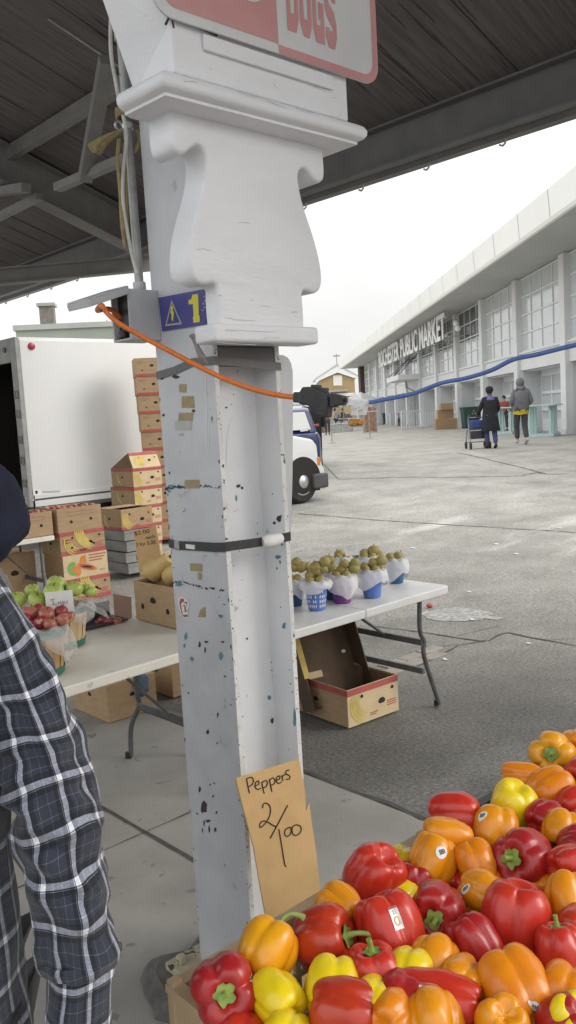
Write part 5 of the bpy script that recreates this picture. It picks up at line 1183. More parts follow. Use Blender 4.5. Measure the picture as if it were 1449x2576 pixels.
ft = folding_table('white table with open cartons far left, behind the hooded person', cB.x-1.75, cB.x-.06, cB.y-.05, cB.y+.6, TABLEW)
carton('open tan carton with round holes on the far left table', (cB.x-.29, cB.y+.2, .745), .48, .38, .235, 0, 'plain_holes', True, 'red')
carton('tan carton at the back of the far left table', (cB.x-.36, cB.y+.46, .98), .45, .2, .13, 0, 'plain_holes', True, 'red')
for k in range(3): carton(['dark carton in shade under the far left table','second dark carton under the far left table','third dark carton under the far left table'][k], (cB.x-.30-.5*k, cB.y+.62, .05), .46, .4, .5, 0, 'dark', False)

# ------------------------------------------------------------------ white box truck
t = thing('box_truck', 'white box truck parked with its dark open rear end to the left', 'truck', (7.6,11.5,.2))
TW = mat('truck_white', (.70,.705,.70), (.66,.665,.66), scale=1.2, rough=.4, bump=.02, bscale=6); TGREY = mat('truck_frame_grey', (.36,.36,.35), (.28,.28,.27), scale=8, rough=.5)
rx, fx, ny, fy, bz, tz = 4.95, 9.02, 10.38, 12.68, .88, 2.95
mb = MB(); mb.box(rx+.06,fx,ny,ny+.05,bz,tz); part(mb, 'side_panel', TW, t, bevel=.012)
mb = MB(); mb.box(rx+.06,fx,fy-.05,fy,bz,tz); part(mb, 'side_panel', TW, t, bevel=.012)
mb = MB(); mb.box(rx+.06,fx,ny+.02,fy-.02,tz-.01,tz+.03); part(mb, 'roof', TW, t, bevel=.01)
mb = MB(); mb.box(fx-.05,fx,ny+.05,fy-.05,bz,tz-.01); part(mb, 'bulkhead', TW, t)
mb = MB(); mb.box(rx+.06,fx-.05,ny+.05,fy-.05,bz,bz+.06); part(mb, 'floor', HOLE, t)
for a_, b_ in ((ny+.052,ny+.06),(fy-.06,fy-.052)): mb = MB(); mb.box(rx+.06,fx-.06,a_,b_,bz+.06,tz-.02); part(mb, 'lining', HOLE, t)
mb = MB(); mb.box(rx,rx+.06,ny,ny+.16,bz-.1,tz+.03); mb.box(rx,rx+.06,fy-.16,fy,bz-.1,tz+.03); mb.box(rx,rx+.06,ny+.16,fy-.16,tz-.28,tz+.03); mb.box(rx,rx+.06,ny+.16,fy-.16,bz-.12,bz+.02); part(mb, 'rear_frame', TGREY, t, bevel=.01)
for z in (1.05,1.35,1.62,1.95,2.2): mb = MB(); mb.box(rx-.035,rx,ny+.02,ny+.09,z,z+.1); part(mb, 'door_hinge', LEGM, t, bevel=.006)
for y in (ny+.3,ny+.5): mb = MB(); mb.lathe([(.035,0),(.035,.02)], 14); mb.v = [V((rx-p.z, y+p.x, tz-.11+p.y)) for p in mb.v]; part(mb, 'marker_light', LEGM, t)
mb = MB(); o_ = ony(79,871,ny); mb.lathe([(.05,0),(.045,.018),(.02,.024)], 18); mb.v = [V((o_.x+p.x, ny-p.z, o_.z+p.y)) for p in mb.v]; part(mb, 'side_marker', mat('red_lens', (.35,.02,.05), rough=.25), t, smooth=True)
mb = MB(); mb.box(rx+.08,fx,ny-.012,ny-.001,bz+.005,bz+.06); mb.box(rx+.08,fx,ny-.008,ny-.001,bz-.10,bz-.02); part(mb, 'rub_rail', TW, t, bevel=.003)
mb = MB(); mb.box(rx+.08,fx,ny+.002,ny+.02,bz-.15,bz); part(mb, 'sill', LEGM, t)
sq = lambda a, b: ony(*sp(a,b,0,1650,.552), ny-.003)
mb = MB(); mb.quad(sq(222,335),sq(275,332),sq(280,378),sq(228,380)); part(mb, 'safety_label', PAPER, t)
mb = MB(); mb.quad(sq(228,382),sq(280,379),sq(281,392),sq(229,396)); mb.quad(sq(240,345),sq(255,344),sq(256,366),sq(241,367)); part(mb, 'red_mark', REDP, t)
mb = MB()
for i in range(11): a = 290+i*11; mb.quad(sq(a,358),sq(a+8,357),sq(a+8,348-i*.3),sq(a,349-i*.3))
part(mb, 'small_lettering', GALV, t)
GLASSD = mat('dark_vehicle_glass', (.03,.035,.04), rough=.08, spec=.8)
# cab
cf = ony(*sp(178,960,1060,950,.759), 10.5).x
hz1 = ony(*sp(150,908,1060,950,.759), 10.6).z; gzc = .24
mb = MB(); cp = [(fx+.02,.72),(fx+.02,2.22),(fx+.18,2.26),(fx+.32,2.2),(fx+.82,hz1+.06),(cf-.12,hz1-.03),(cf-.02,hz1-.14),(cf,hz1-.4),(cf,.82)]
ax_ = 9.86; mb.prism([(x,10.50,z) for x, z in cp], (0,2.0,0)); part(mb, 'cab', TW, t, smooth=True, bevel=.06, segs=4)
mb = MB(); mb.prism([(fx+.28,10.495,hz1+.22),(fx+.24,10.495,2.1),(fx+.36,10.495,2.08),(fx+.72,10.495,hz1+.18)], (0,.004,0)); part(mb, 'side_window', GLASSD, t)
mb = MB(); mb.prism([(fx+.37,10.62,2.13),(fx+.82,10.62,hz1+.10),(fx+.82,12.38,hz1+.10),(fx+.37,12.38,2.13)], (.01,0,.012)); part(mb, 'windscreen', GLASSD, t)
mb = MB(); mb.box(cf-.22,cf+.14,10.42,12.55,gzc+.26,gzc+.52); part(mb, 'bumper', mat('dark_grey_bumper', (.06,.06,.062), (.08,.08,.08), scale=10, rough=.55), t, bevel=.04, segs=3)
mb = MB(); mb.box(cf-.01,cf+.015,10.95,12.1,.88,1.2); part(mb, 'grille', LEGM, t)
for y in (10.56,12.2): mb = MB(); mb.box(cf-.06,cf+.02,y,y+.24,.9,1.15); hl = part(mb, 'headlight', GALV, t, bevel=.02)
mb = MB(); mb.box(cf-.06,cf+.012,10.484,10.53,.90,1.04); part(mb, 'indicator', mat('amber_lens', (.6,.22,.02), rough=.3), t, bevel=.01)
def wheel(x, y, r, w, z, par):
    mb = MB(); pr = [(r*.62,-w/2),(r*.9,-w/2),(r*.98,-w/2+.03),(r,-w/4),(r,w/4),(r*.98,w/2-.03),(r*.9,w/2),(r*.62,w/2)]
    rg = [[V((x+a*math.cos(k*PI/20), y+b, z+a*math.sin(k*PI/20))) for k in range(40)] for a, b in pr]; mb.loft(rg, True, True, True)
    wh = part(mb, 'wheel', RUBBER, par, smooth=True)
    mb = MB(); s_ = -1; pr = [(r*.63,-w/2-.002),(r*.58,-w/2-.004),(r*.54,-w/2+.03),(r*.34,-w/2+.02),(r*.30,-w/2-.03),(r*.16,-w/2-.055),(.01,-w/2-.058)]
    mb.loft([[V((x+a*math.cos(k*PI/16), y+b, z+a*math.sin(k*PI/16))) for k in range(32)] for a, b in pr], True, False, True); rim = mb.build('rim', CHROME, wh, off=par.location, smooth=True)
    mb = MB()
    for k in range(8):
        a = k*PI/4; c = V((x+r*.44*math.cos(a), y-w/2+.018, z+r*.44*math.sin(a))); mb.poly([c+V((r*.06*math.cos(q), 0, r*.06*math.sin(q))) for q in [i*PI/4 for i in range(8)]])
    mb.build('vent_holes', HOLE, wh, off=par.location)
wq = ony(*sp(100,1155,1060,950,.759), 10.52); wr = .375
wheel(wq.x, 10.62, wr, .22, gz(wq.x,10.6)+wr, t); wheel(wq.x, 12.4, wr, .22, gz(wq.x,12.4)+wr, t); wheel(6.7, 10.62, wr, .24, gz(6.7,10.6)+wr, t); wheel(6.7, 12.4, wr, .24, gz(6.7,12.4)+wr, t)
mb = MB(); rg = []
for k in range(17):
    a = math.radians(-20+220*k/16); rg.append([V((wq.x+r*math.cos(a), y, gz(wq.x,10.6)+wr+r*math.sin(a))) for r, y in ((wr+.05,10.497),(wr+.16,10.494),(wr+.16,10.5))])
mb.loft(rg, False, False, False); part(mb, 'wheel_arch', TW, t, smooth=True)
mb = MB(); mb.poly([V((wq.x+(wr+.055)*math.cos(math.radians(a)), 10.496, gz(wq.x,10.6)+wr+(wr+.055)*math.sin(math.radians(a)))) for a in range(-25,206,10)]); part(mb, 'wheel_well', HOLE, t)
mb = MB(); mb.box(rx+.3,fx+1.0,10.9,11.0,.55,.72); mb.box(rx+.3,fx+1.0,12.0,12.1,.55,.72); part(mb, 'chassis_rail', LEGM, t)

# ------------------------------------------------------------------ blue car beyond the truck
def carpt(a, b, d): return dist(*sp(a,b,1080,1340,.2761), d)
DC = 17.5
t = thing('parked_car', 'dark blue car with white number plate beyond the truck bonnet', 'car', gnd(760,1180))
NAVYP = mat('navy_car_paint', (.015,.025,.10), (.02,.03,.12), scale=3, rough=.2, coat=.5)
cr_ = carpt(445,1000,DC); cl_ = cr_-RT*1.8; gr_ = gz(cr_.x,cr_.y); fw = FH*1.0
def slab(pl, zs, back0, back1):      # cross section lines of the body going away from the viewer
    return pl
secs = []   # (distance from rear, half width, z bottom, z belt, z top)
ctr = (cr_+cl_)/2; ctr.z = gr_
def cp3(b, s_, z): return ctr+FH*b+RT*s_+ZZ*z
rings = []
for b, hw, z0, z1 in ((0,.80,.45,.95),(.04,.86,.35,1.0),(.3,.9,.25,1.02),(3.2,.9,.25,.98),(4.1,.84,.3,.85),(4.3,.7,.4,.7)):
    rings.append([cp3(b,-hw,z0),cp3(b,hw,z0),cp3(b,hw*1.0,z1-.12),cp3(b,hw*.94,z1),cp3(b,-hw*.94,z1),cp3(b,-hw,z1-.12)])
mb = MB(); mb.loft(rings, True, True, True); part(mb, 'body', NAVYP, t, bevel=.05, segs=3, smooth=True)
rings = [[cp3(b,-hw,1.0),cp3(b,hw,1.0),cp3(b+db,hw*.82,z),cp3(b+db,-hw*.82,z)] for b, db, hw, z in ((.12,.35,.82,1.5),(.5,.2,.84,1.54),(2.2,-.2,.84,1.52),(3.0,-.75,.8,1.45))]
mb = MB(); mb.loft(rings, True, True, True); part(mb, 'cabin', NAVYP, t, bevel=.06, segs=3, smooth=True)
mb = MB(); mb.poly([cp3(.125,-.70,1.07),cp3(.125,.70,1.07),cp3(.42,.60,1.44),cp3(.42,-.60,1.44)]); mb.v = [p-FH*.025+ZZ*.01 for p in mb.v]; part(mb, 'rear_window', mat('painted_sky_glass', (.5,.5,.46), rough=.1, spec=.8), t)  # pale glass colour stands in for the sky's reflection
pq2 = lambda a, b: carpt(a, b, DC-.06)
mb = MB(); mb.prism([pq2(165,965),pq2(272,950),pq2(275,998),pq2(170,1012)], FH*.03); part(mb, 'number_plate', PAPER, t, bevel=.004)
mb = MB(); mb.prism([pq2(345,915),pq2(418,900),pq2(425,935),pq2(350,935)], FH*.1); part(mb, 'tail_light', REDP, t, bevel=.01)
for b in (.85,3.4):
    for s_ in (-.82,.82):
        mb = MB(); c = cp3(b,s_,.33); mb.loft([[c+RT*w+FH*(r*math.cos(k*PI/12))+ZZ*(r*math.sin(k*PI/12)) for k in range(24)] for r, w in ((.2,-.11),(.31,-.11),(.33,-.07),(.33,.07),(.31,.11),(.2,.11))], True, True, True); part(mb, 'wheel', RUBBER, t, smooth=True)

# ------------------------------------------------------------------ low building behind the truck
t = thing('flat_roofed_building', 'low pale green flat roofed building with a chimney behind the truck', 'building', dist(140,900,45))
GRB = mat('pale_green_render', (.33,.36,.31), (.28,.31,.27), scale=.6, rough=.9); zt = 6.95
a = lev(38,819,zt); b = lev(470,800,zt); dn = (b-a).normalized(); dp = ZZ.cross(dn)
def bx3(mb, o, l, d, z0, z1): mb.prism([V((p.x,p.y,z0)) for p in (o, o+dn*l, o+dn*l+dp*d, o+dp*d)], (0,0,z1-z0))
L_ = (b-a).length
mb = MB(); bx3(mb, a, L_, 12, .4, zt-.25); part(mb, 'wall', GRB, t)
mb = MB(); bx3(mb, a-dn*.1-dp*.1, L_+.2, 12.2, zt-.25, zt); part(mb, 'parapet', mat('parapet_grey', (.42,.44,.42), (.36,.38,.36), scale=1, rough=.9), t)
ch = lev(138,800,zt+.9)-a; cl = ch.dot(dn)
mb = MB(); bx3(mb, a+dn*(cl-.35)+dp*2, .7, .7, zt-.01, zt+1.15); cpt = part(mb, 'chimney', mat('chimney_brick', (.22,.19,.17), (.16,.14,.13), scale=5, rough=.9), t)
mb = MB(); bx3(mb, a+dn*(cl-.45)+dp*1.9, .9, .9, zt+1.15, zt+1.3); mb.build('chimney_cap', GRB, cpt, off=t.location)
for k in range(7): mb = MB(); q = a+dn*(L_*.5+k*.6)+dp*3; mb.tube([V((q.x,q.y,zt)), V((q.x,q.y,zt+.45+.1*(k%3)))], .03, 6); part(mb, 'vent_pipe', GALV, t)
for k in range(3):
    q = a+dn*(1.2+k*2.6); mb = MB(); bx3(mb, q-dp*.03, 1.4, .03, 2.0, 4.2); part(mb, 'window', GLASSD, t)
# ------------------------------------------------------------------ market hall across the road
HD = math.radians(48.45)
E1 = V((math.cos(HD), math.sin(HD), 0)); E2 = V((math.sin(HD), -math.cos(HD), 0)); GB_ = .58
def hp(a, l, z): return E1*a+E2*l+ZZ*z
def along(u, v, l): r = ray(u,v); return (r*(l/r.dot(E2))).dot(E1)
def lzpt(u, v, l): r = ray(u,v); p = CAM+r*(l/r.dot(E2)); return p
def hbox(mb, a0, a1, l0, l1, z0, z1, m=None):
    mb.add([hp(a0,l0,z0),hp(a1,l0,z0),hp(a1,l1,z0),hp(a0,l1,z0),hp(a0,l0,z1),hp(a1,l0,z1),hp(a1,l1,z1),hp(a0,l1,z1)], [(0,3,2,1),(4,5,6,7),(0,1,5,4),(1,2,6,5),(2,3,7,6),(3,0,4,7)], m)
A0 = along(2108/1.4907, 850, 10.75); BAY = 5.87
hall = thing('market_hall', 'long pale grey market hall with tall gridded windows and a white overhanging roof', 'building', hp(A0,11,GB_))
PANEL = mat('pale_grey_panel', (.74,.745,.75), (.68,.685,.69), scale=.8, rough=.5); PANEL2 = mat('grey_recess_panel', (.62,.63,.64), (.56,.57,.58), scale=.8, rough=.5)  # hall colours lightened to stand in for distant haze
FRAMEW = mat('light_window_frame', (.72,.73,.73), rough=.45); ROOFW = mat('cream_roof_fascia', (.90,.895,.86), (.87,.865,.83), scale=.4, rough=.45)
SOFF = mat('grey_soffit', (.50,.50,.49), (.44,.44,.43), scale=.5, rough=.6, stretch=(1,1,1)); GLH = mat('reflecting_window_glass', (.62,.65,.67), (.55,.58,.60), scale=.3, rough=.06, spec=1.0); GLD = mat('shed_reflection_glass', (.06,.065,.07), rough=.08, spec=.7)  # pale glass colour carries the reflected sky, dark glass the reflected shed
AEND = A0+BAY*11+.3; ABEG = A0-BAY*3
T7 = lambda mb, nm, m, par=hall, **k: mb.build(nm, m, par, off=hall.location, **k)
for n in range(-3, 11):
    a = A0+BAY*n; b = a+BAY
    mb = MB(); hbox(mb, a-.27, a+.27, 10.75, 11.0, GB_, 7.0); T7(mb, 'pilaster', PANEL)
    mb = MB(); hbox(mb, a+.27, b-.27, 10.90, 11.1, 3.18, 3.86); T7(mb, 'wall_band', PANEL)
    mb = MB(); hbox(mb, a+.27, b-.27, 10.84, 11.0, 3.862, 3.93); T7(mb, 'sill', FRAMEW)
    mb = MB(); w0, w1 = a+.27, b-.27
    for k in range(5): c = w0+(w1-w0)*k/4; hbox(mb, c-.03, c+.03, 10.965, 11.03, 3.93, 6.99)
    for k in range(5): z = 3.96+(6.96-3.96)*k/4; hbox(mb, w0, w1, 10.955, 11.03, z-.028, z+.028)
    wn = T7(mb, 'window', FRAMEW)
    dark = 2 <= n <= 7  # upper panes of these bays coloured dark as the shed's reflection
    mb = MB()
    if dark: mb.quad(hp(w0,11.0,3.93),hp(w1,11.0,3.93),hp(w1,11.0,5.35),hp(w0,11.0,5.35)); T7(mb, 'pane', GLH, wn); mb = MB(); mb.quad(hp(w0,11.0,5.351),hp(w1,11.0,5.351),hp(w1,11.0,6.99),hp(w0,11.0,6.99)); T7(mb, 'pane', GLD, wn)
    else: mb.quad(hp(w0,11.0,3.93),hp(w1,11.0,3.93),hp(w1,11.0,6.99),hp(w0,11.0,6.99)); T7(mb, 'pane', GLH, wn)
    # recessed ground floor with a glazed roller door
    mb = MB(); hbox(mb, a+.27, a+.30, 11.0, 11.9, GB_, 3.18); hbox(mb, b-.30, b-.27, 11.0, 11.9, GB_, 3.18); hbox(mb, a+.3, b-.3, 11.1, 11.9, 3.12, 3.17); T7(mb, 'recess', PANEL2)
    mb = MB(); d0, d1 = a+.32, b-.32
    hbox(mb, d0, d1, 11.75, 11.87, 2.98, 3.12); hbox(mb, d0, d1, 11.75, 11.87, GB_, GB_+.5)
    for k in range(5): c = d0+(d1-d0)*k/4; hbox(mb, c-.05, c+.05, 11.75, 11.85, GB_+.5, 2.98)
    for z in (1.5,2.2,2.95): hbox(mb, d0, d1, 11.74, 11.86, z-.07, z+.05)
    dr = T7(mb, 'roller_door', WHITE)
    mb = MB(); mb.quad(hp(d0,11.82,GB_+.5),hp(d1,11.82,GB_+.5),hp(d1,11.82,2.98),hp(d0,11.82,2.98)); T7(mb, 'door_glass', GLH, dr)
    mb = MB(); hbox(mb, a-.29, a+.29, 10.72, 10.748, GB_, GB_+.18); T7(mb, 'plinth', PANEL2)
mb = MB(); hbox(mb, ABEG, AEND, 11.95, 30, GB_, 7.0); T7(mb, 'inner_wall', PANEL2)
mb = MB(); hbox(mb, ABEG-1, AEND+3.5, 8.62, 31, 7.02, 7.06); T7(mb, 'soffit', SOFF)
mb = MB(); mb.loft([[hp(a,l,z) for l, z in ((8.66,6.99),(8.56,7.0),(8.52,7.1),(8.46,7.9),(8.6,7.98),(20,9.4),(31,8.0),(31,7.07),(8.66,7.07))] for a in (ABEG-1.02,AEND+3.52)], True, True, True); T7(mb, 'roof', ROOFW)
for k in range(32): mb = MB(); a = ABEG+k*3.0; mb.add([hp(a,8.512,7.1),hp(a+.035,8.512,7.1),hp(a+.035,8.452,7.9),hp(a,8.452,7.9)], [(0,1,2,3)]); T7(mb, 'fascia_joint', SOFF)
BRN = mat('dark_brick_pier', (.10,.07,.065), (.13,.09,.08), scale=3, rough=.9)
mb = MB(); hbox(mb, AEND, AEND+2.2, 10.55, 11.4, GB_, 7.0); T7(mb, 'end_pier', BRN)
# entrance canopy with tie rods
ca0 = along(1583/1.4907, 945, 10.95); ca1 = ca0+5.8
mb = MB(); hbox(mb, ca0, ca1, 9.25, 10.9, 3.95, 4.32); T7(mb, 'canopy', PANEL, bevel=.02)
for k in range(2):
    a = ca0+1.4+k*3.0
    for da, l in ((-1.3,9.35),(1.3,9.35)):
        mb = MB(); mb.tube([hp(a,10.9,5.75), hp(a+da,l,4.33)], .03, 6); T7(mb, 'tie_rod', LEGM)
mb = MB(); mb.tube([hp(ca0+3.2,10.3,3.95), hp(ca0+3.2,10.3,3.5), hp(ca0+3.0,10.85,3.2), hp(ca0+3.0,10.85,.6)], .06, 8); T7(mb, 'downpipe', GALV)
# raised lettering on a rail
LT = mat('white_sign_letters', (.88,.88,.87), rough=.5)
lp = lambda a, b: along(*sp(a,b,1200,1150,.3451), 9.8)
for word, (c0, c1) in (('ROCHESTER',(642,862)),('PUBLIC',(876,1062)),('MARKET',(1086,1366))):
    s0, s1 = lp(c0,560 if c0 < 700 else 400), lp(c1,540 if c1 < 900 else 350)
    text(word, frame3(hp(s0,9.8,5.52),-E1,ZZ), s0-s1, 1.40, LT, 'lettering', hall, .05, .016, hall.location)
mb = MB(); hbox(mb, lp(1366,300), lp(642,560), 9.86, 9.92, 5.62, 5.70); hbox(mb, lp(1366,300), lp(642,560), 9.86, 9.92, 6.6, 6.68)
for k in range(14): a = lp(1366,300)+.5+k*2.1; hbox(mb, a, a+.06, 9.92, 10.95, 5.62, 5.68)
T7(mb, 'letter_rail', SOFF)
for a, z in ((lp(1400,250),6.2),(lp(1415,220),5.9)): mb = MB(); mb.ball(hp(a,10.2,z), .16, 10, 8); T7(mb, 'wall_lamp', LT)

# ------------------------------------------------------------------ far end of the road
def mp_(a, b, d, ox=1080, oy=1340, k=.2761): return dist(*sp(a,b,ox,oy,k), d)
DH = 135
t = thing('gabled_house', 'ochre gabled house with a white window at the far end of the road', 'house', mp_(660,900,DH))
OCH = mat('ochre_siding', (.40,.30,.15), (.36,.27,.135), scale=1.5, rough=.8)
lw, rw = mp_(425,330,DH), mp_(905,330,DH); ap = mp_(665,165,DH); zb = GB_; ww = RT
yb = 0; dep = FH*12
def fp(p, z=None): return V((p.x,p.y,p.z if z is None else z))
ez = mp_(425,318,DH).z; wp = [fp(lw,zb),fp(rw,zb),fp(rw,ez),fp(ap,ap.z-.2),fp(lw,ez)]
mb = MB(); mb.prism(wp, dep); part(mb, 'wall', OCH, t)
le, re_, at = mp_(370,308,DH), mp_(960,270,DH), mp_(665,120,DH); re_.z = le.z
mb = MB(); mb.prism([le-FH*.5, at-FH*.5, at-FH*.5-ZZ*1.0, le-FH*.5-ZZ*.35], FH*.3); mb.prism([re_-FH*.5, at-FH*.5, at-FH*.5-ZZ*1.0, re_-FH*.5-ZZ*.35], FH*.3); part(mb, 'bargeboard', WHITE, t)
mb = MB(); mb.prism([le-FH*.55,at-FH*.55,at-FH*.55+ZZ*.35,le-FH*.55+ZZ*.25], FH*13); mb.prism([re_-FH*.55,at-FH*.55,at-FH*.55+ZZ*.35,re_-FH*.55+ZZ*.25], FH*13); part(mb, 'roof', SOFF, t)
mb = MB(); mb.prism([mp_(612,245,DH-.1),mp_(735,245,DH-.1),mp_(738,382,DH-.1),mp_(618,385,DH-.1)], FH*.12); part(mb, 'window', PAPER, t)
mb = MB(); mb.prism([mp_(550,448,DH-1),mp_(810,430,DH-1),mp_(812,458,DH-1),mp_(552,475,DH-1)], FH*.9); part(mb, 'awning', GALV, t)
mb = MB(); mb.prism([mp_(420,500,DH-.3),mp_(900,480,DH-.3),mp_(900,520,DH-.3),mp_(420,540,DH-.3)], FH*.2); part(mb, 'white_band', WHITE, t)
mb = MB(); mb.tube([at, at+ZZ*1.9], .08, 6); mb.bar(at+ZZ*1.6-RT*.5, at+ZZ*1.6+RT*.5, .1, .25); part(mb, 'weather_vane', GALV, t)
# market canopies far down the road
CAN = mat('canopy_white', (.72,.72,.71), (.66,.66,.65), scale=2, rough=.7)
def canopy(label, a, b, d, w, base=None):
    p = mp_(a, b, d); p.z = GB_; t = thing('market_canopy', label, 'canopy', p, 'pop-up canopies at the far end of the road'); h = w/2
    mb = MB(); mb.add([(-h,-h,2.3),(h,-h,2.3),(h,h,2.3),(-h,h,2.3),(0,0,3.3),(-h,-h,2.05),(h,-h,2.05),(h,h,2.05),(-h,h,2.05)], [(0,1,4),(1,2,4),(2,3,4),(3,0,4),(0,5,6,1),(1,6,7,2),(2,7,8,3),(3,8,5,0)]); mb.build('cover', CAN, t)
    for x in (-h+.05,h-.05):
        for y in (-h+.05,h-.05): mb = MB(); mb.box(x-.03,x+.03,y-.03,y+.03,0,2.3); mb.build('pole', GALV, t)
canopy('white canopy with red brown goods beside the black plug', 215, 800, 62, 4.2); canopy('white canopy behind the plastic bag, nearest the hall', 1000, 800, 85, 3.5); canopy('small white canopy farthest off in the middle of the road', 700, 780, 95, 3.2); canopy('white canopy left of the farthest one', 560, 790, 78, 3)
STALL = [mat('stall_goods_red', (.28,.10,.07), (.4,.3,.2), scale=8, rough=.8), mat('stall_goods_pale', (.55,.54,.52), (.3,.3,.3), scale=8, rough=.8), mat('stall_goods_dark', (.10,.10,.11), (.2,.17,.14), scale=8, rough=.8)]
for i, (a, b, d, w, h, m, lb) in enumerate(((260,770,60,3.4,1.2,0,'long stall table heaped with red brown goods under the canopy'),(700,880,58,1.8,.8,1,'low pale stall table in the distance below the farthest canopy'),(740,850,66,1.6,1.1,2,'dark stall table in the distance near the bag'),(1110,870,52,.9,1.5,0,'tall brown stand at the corner of the far hall'),(880,850,75,2.4,1.0,1,'pale stall table behind the orange bag base'))):
    p = mp_(a, b, d); p.z = GB_; t = thing('stall_table', lb, 'stall', p, None, PHI-PI/2)
    mb = MB(); mb.box(-w/2,w/2,-.4,.4,h-.25,h-.2); mb.build('top', CAN, t)
    for x in (-w/2+.05,w/2-.11): mb = MB(); mb.box(x,x+.06,-.35,.35,0,h-.25); mb.build('trestle', GALV, t)
    rn = random.Random(i); mb = MB()
    for k in range(9): x = -w/2+.1+rn.random()*(w-.4); q = rn.uniform(.12,.3); mb.box(x,x+q,-.3+rn.random()*.3,.1+rn.random()*.2,h-.195-.0005*k,h-.2+q*rn.uniform(.5,1.2))
    mb.build('goods', STALL[m], t, bevel=.01)
    mb = MB(); mb.box(-w/2+.12,w/2-.12,-.36,-.34,.05,h-.26); mb.build('skirt', STALL[m], t)
# A-frame board and thin barrier frame
p = gnd(*sp(510,1000,1080,1340,.2761)); t = thing('sandwich_board', 'white A-frame sandwich board standing beyond the blue car', 'sign', p); t.rotation_euler = (0,0,PHI-PI/2)
for s_ in (-1,1): mb = MB(); mb.prism([(-.28,s_*.28,0),(.28,s_*.28,0),(.26,s_*.03,1.1),(-.26,s_*.03,1.1)], (0,s_*.02,0)); mb.build('board', PAPER, t)
a, b = gnd(*sp(598,1165,1080,1340,.2761)), gnd(*sp(1115,1100,1080,1340,.2761))
t = thing('rope_barrier', 'thin grey post and rail barrier standing on the far road', 'barrier', (a+b)/2); wx = (b-a).normalized()
for e in (a, b): mb = MB(); mb.tube([e, e+ZZ*1.35], .022, 8); mb.lathe([(.16,0),(.16,.02),(.03,.04)], 14, e); part(mb, 'post', GALV, t)
for z in (.42,1.3): mb = MB(); mb.tube([a+ZZ*z, b+ZZ*z], .012, 6); part(mb, 'rail', GALV, t)
# crowd barrier
c3 = lambda a, b: sp(a, b, 1200, 1150, .3451)
a = gnd(*c3(890,1345)); b = gnd(*c3(1300,1305)); t = thing('crowd_barrier', 'white steel crowd barrier standing along the hall', 'barrier', (a+b)/2)
a, b = a+ZZ*.1, b+ZZ*.1; H_ = 1.05
mb = MB(); mb.tube([a, a+ZZ*H_, b+ZZ*H_, b, a], .035, 8); part(mb, 'frame', WHITE, t)
for k in range(1, 16): q = a.lerp(b, k/16); mb = MB(); mb.tube([q, q+ZZ*H_], .017, 6); part(mb, 'bar', WHITE, t)
for q in (a.lerp(b,.06), a.lerp(b,.94)): mb = MB(); mb.bar(q-FH.cross(ZZ)*.0-ZZ*.08-E2*.3, q-ZZ*.08+E2*.3, .05, .03); part(mb, 'foot', WHITE, t)
# heap of boxes
c2_ = lambda a, b: sp(a, b, 1660, 1250, .3451)
for i, (a, b, w, h, z, lb) in enumerate(((-10,1045,.75,.62,0,'brown cardboard box at the left of the box heap by the hall'),(85,1040,.95,.60,0,'large tan cardboard box at the bottom right of the heap by the hall'),(30,1040,.9,.5,.62,'tan cardboard box on top of the heap by the hall'),(45,1040,.7,.35,1.13,'open cardboard box with raised flaps crowning the heap by the hall'))):
    q = gnd(*c2_(a, b)); carton(lb, (q.x,q.y,q.z+z), w, .6, h, PHI-PI/2, 'plain', i == 3)
# bins
BING = mat('dark_green_bin', (.03,.085,.075), (.025,.07,.062), scale=6, rough=.5)
def bin_(label, u, v, w, h, yaw=PHI-PI/2):
    t = thing('wheeled_bin', label, 'bin', gnd(u, v), 'green bins by the hall', yaw); mb = MB(); a = w/2; k = .86
    mb.loft([[(-a*k,-a*k,.06),(a*k,-a*k,.06),(a*k,a*k,.06),(-a*k,a*k,.06)],[(-a,-a,h-.08),(a,-a,h-.08),(a,a,h-.08),(-a,a,h-.08)],[(-a*1.06,-a*1.06,h-.08),(a*1.06,-a*1.06,h-.08),(a*1.06,a*1.06,h-.08),(-a*1.06,a*1.06,h-.08)],[(-a*1.06,-a*1.06,h),(a*1.06,-a*1.06,h),(a*1.06,a*1.06,h),(-a*1.06,a*1.06,h)]]); mb.build('tub', BING, t, bevel=.02)
    for x in (-a*.8,a*.8): mb = MB(); mb.tube([(x-.04,a*.7,.09),(x+.04,a*.7,.09)], .09, 12); mb.build('wheel', RUBBER, t)
    mb = MB()
    for k in range(3):
        an = PI/2+k*2*PI/3; c = V((.09*math.cos(an),-a*.985,h*.72+.09*math.sin(an))); mb.poly([c+V((.05*math.cos(an+q),0,.05*math.sin(an+q))) for q in (0,1.6,3.1,4.4)])
    mb.build('recycling_mark', YELP, t)
bin_('large dark green bin with a yellow recycling mark beside the box heap', *c2_(320,1030), 1.15, 1.2); bin_('distant green bin at the hall wall left of the crowd barrier', *c3(735,1280), .95, 1.1)
# bollards
def bollard(label, u, v, r=.11, h=1.08):
    t = gnd(u, v); mb = MB(); mb.lathe([(r,0),(r,h-.08),(r*.85,h-.03),(r*.4,h)], 16); o = mb.build('bollard', PANEL2, smooth=True); o.location = t; tag(o, label, 'bollard', 'grey bollards along the hall')
bollard('grey round topped bollard at the right beside the teal tables', *c2_(1262,1058)); bollard('grey bollard left of the crowd barrier', *c3(772,1290)); bollard('grey bollard by the distant entrance, beside the distant bin', *c3(670,1250), .12)
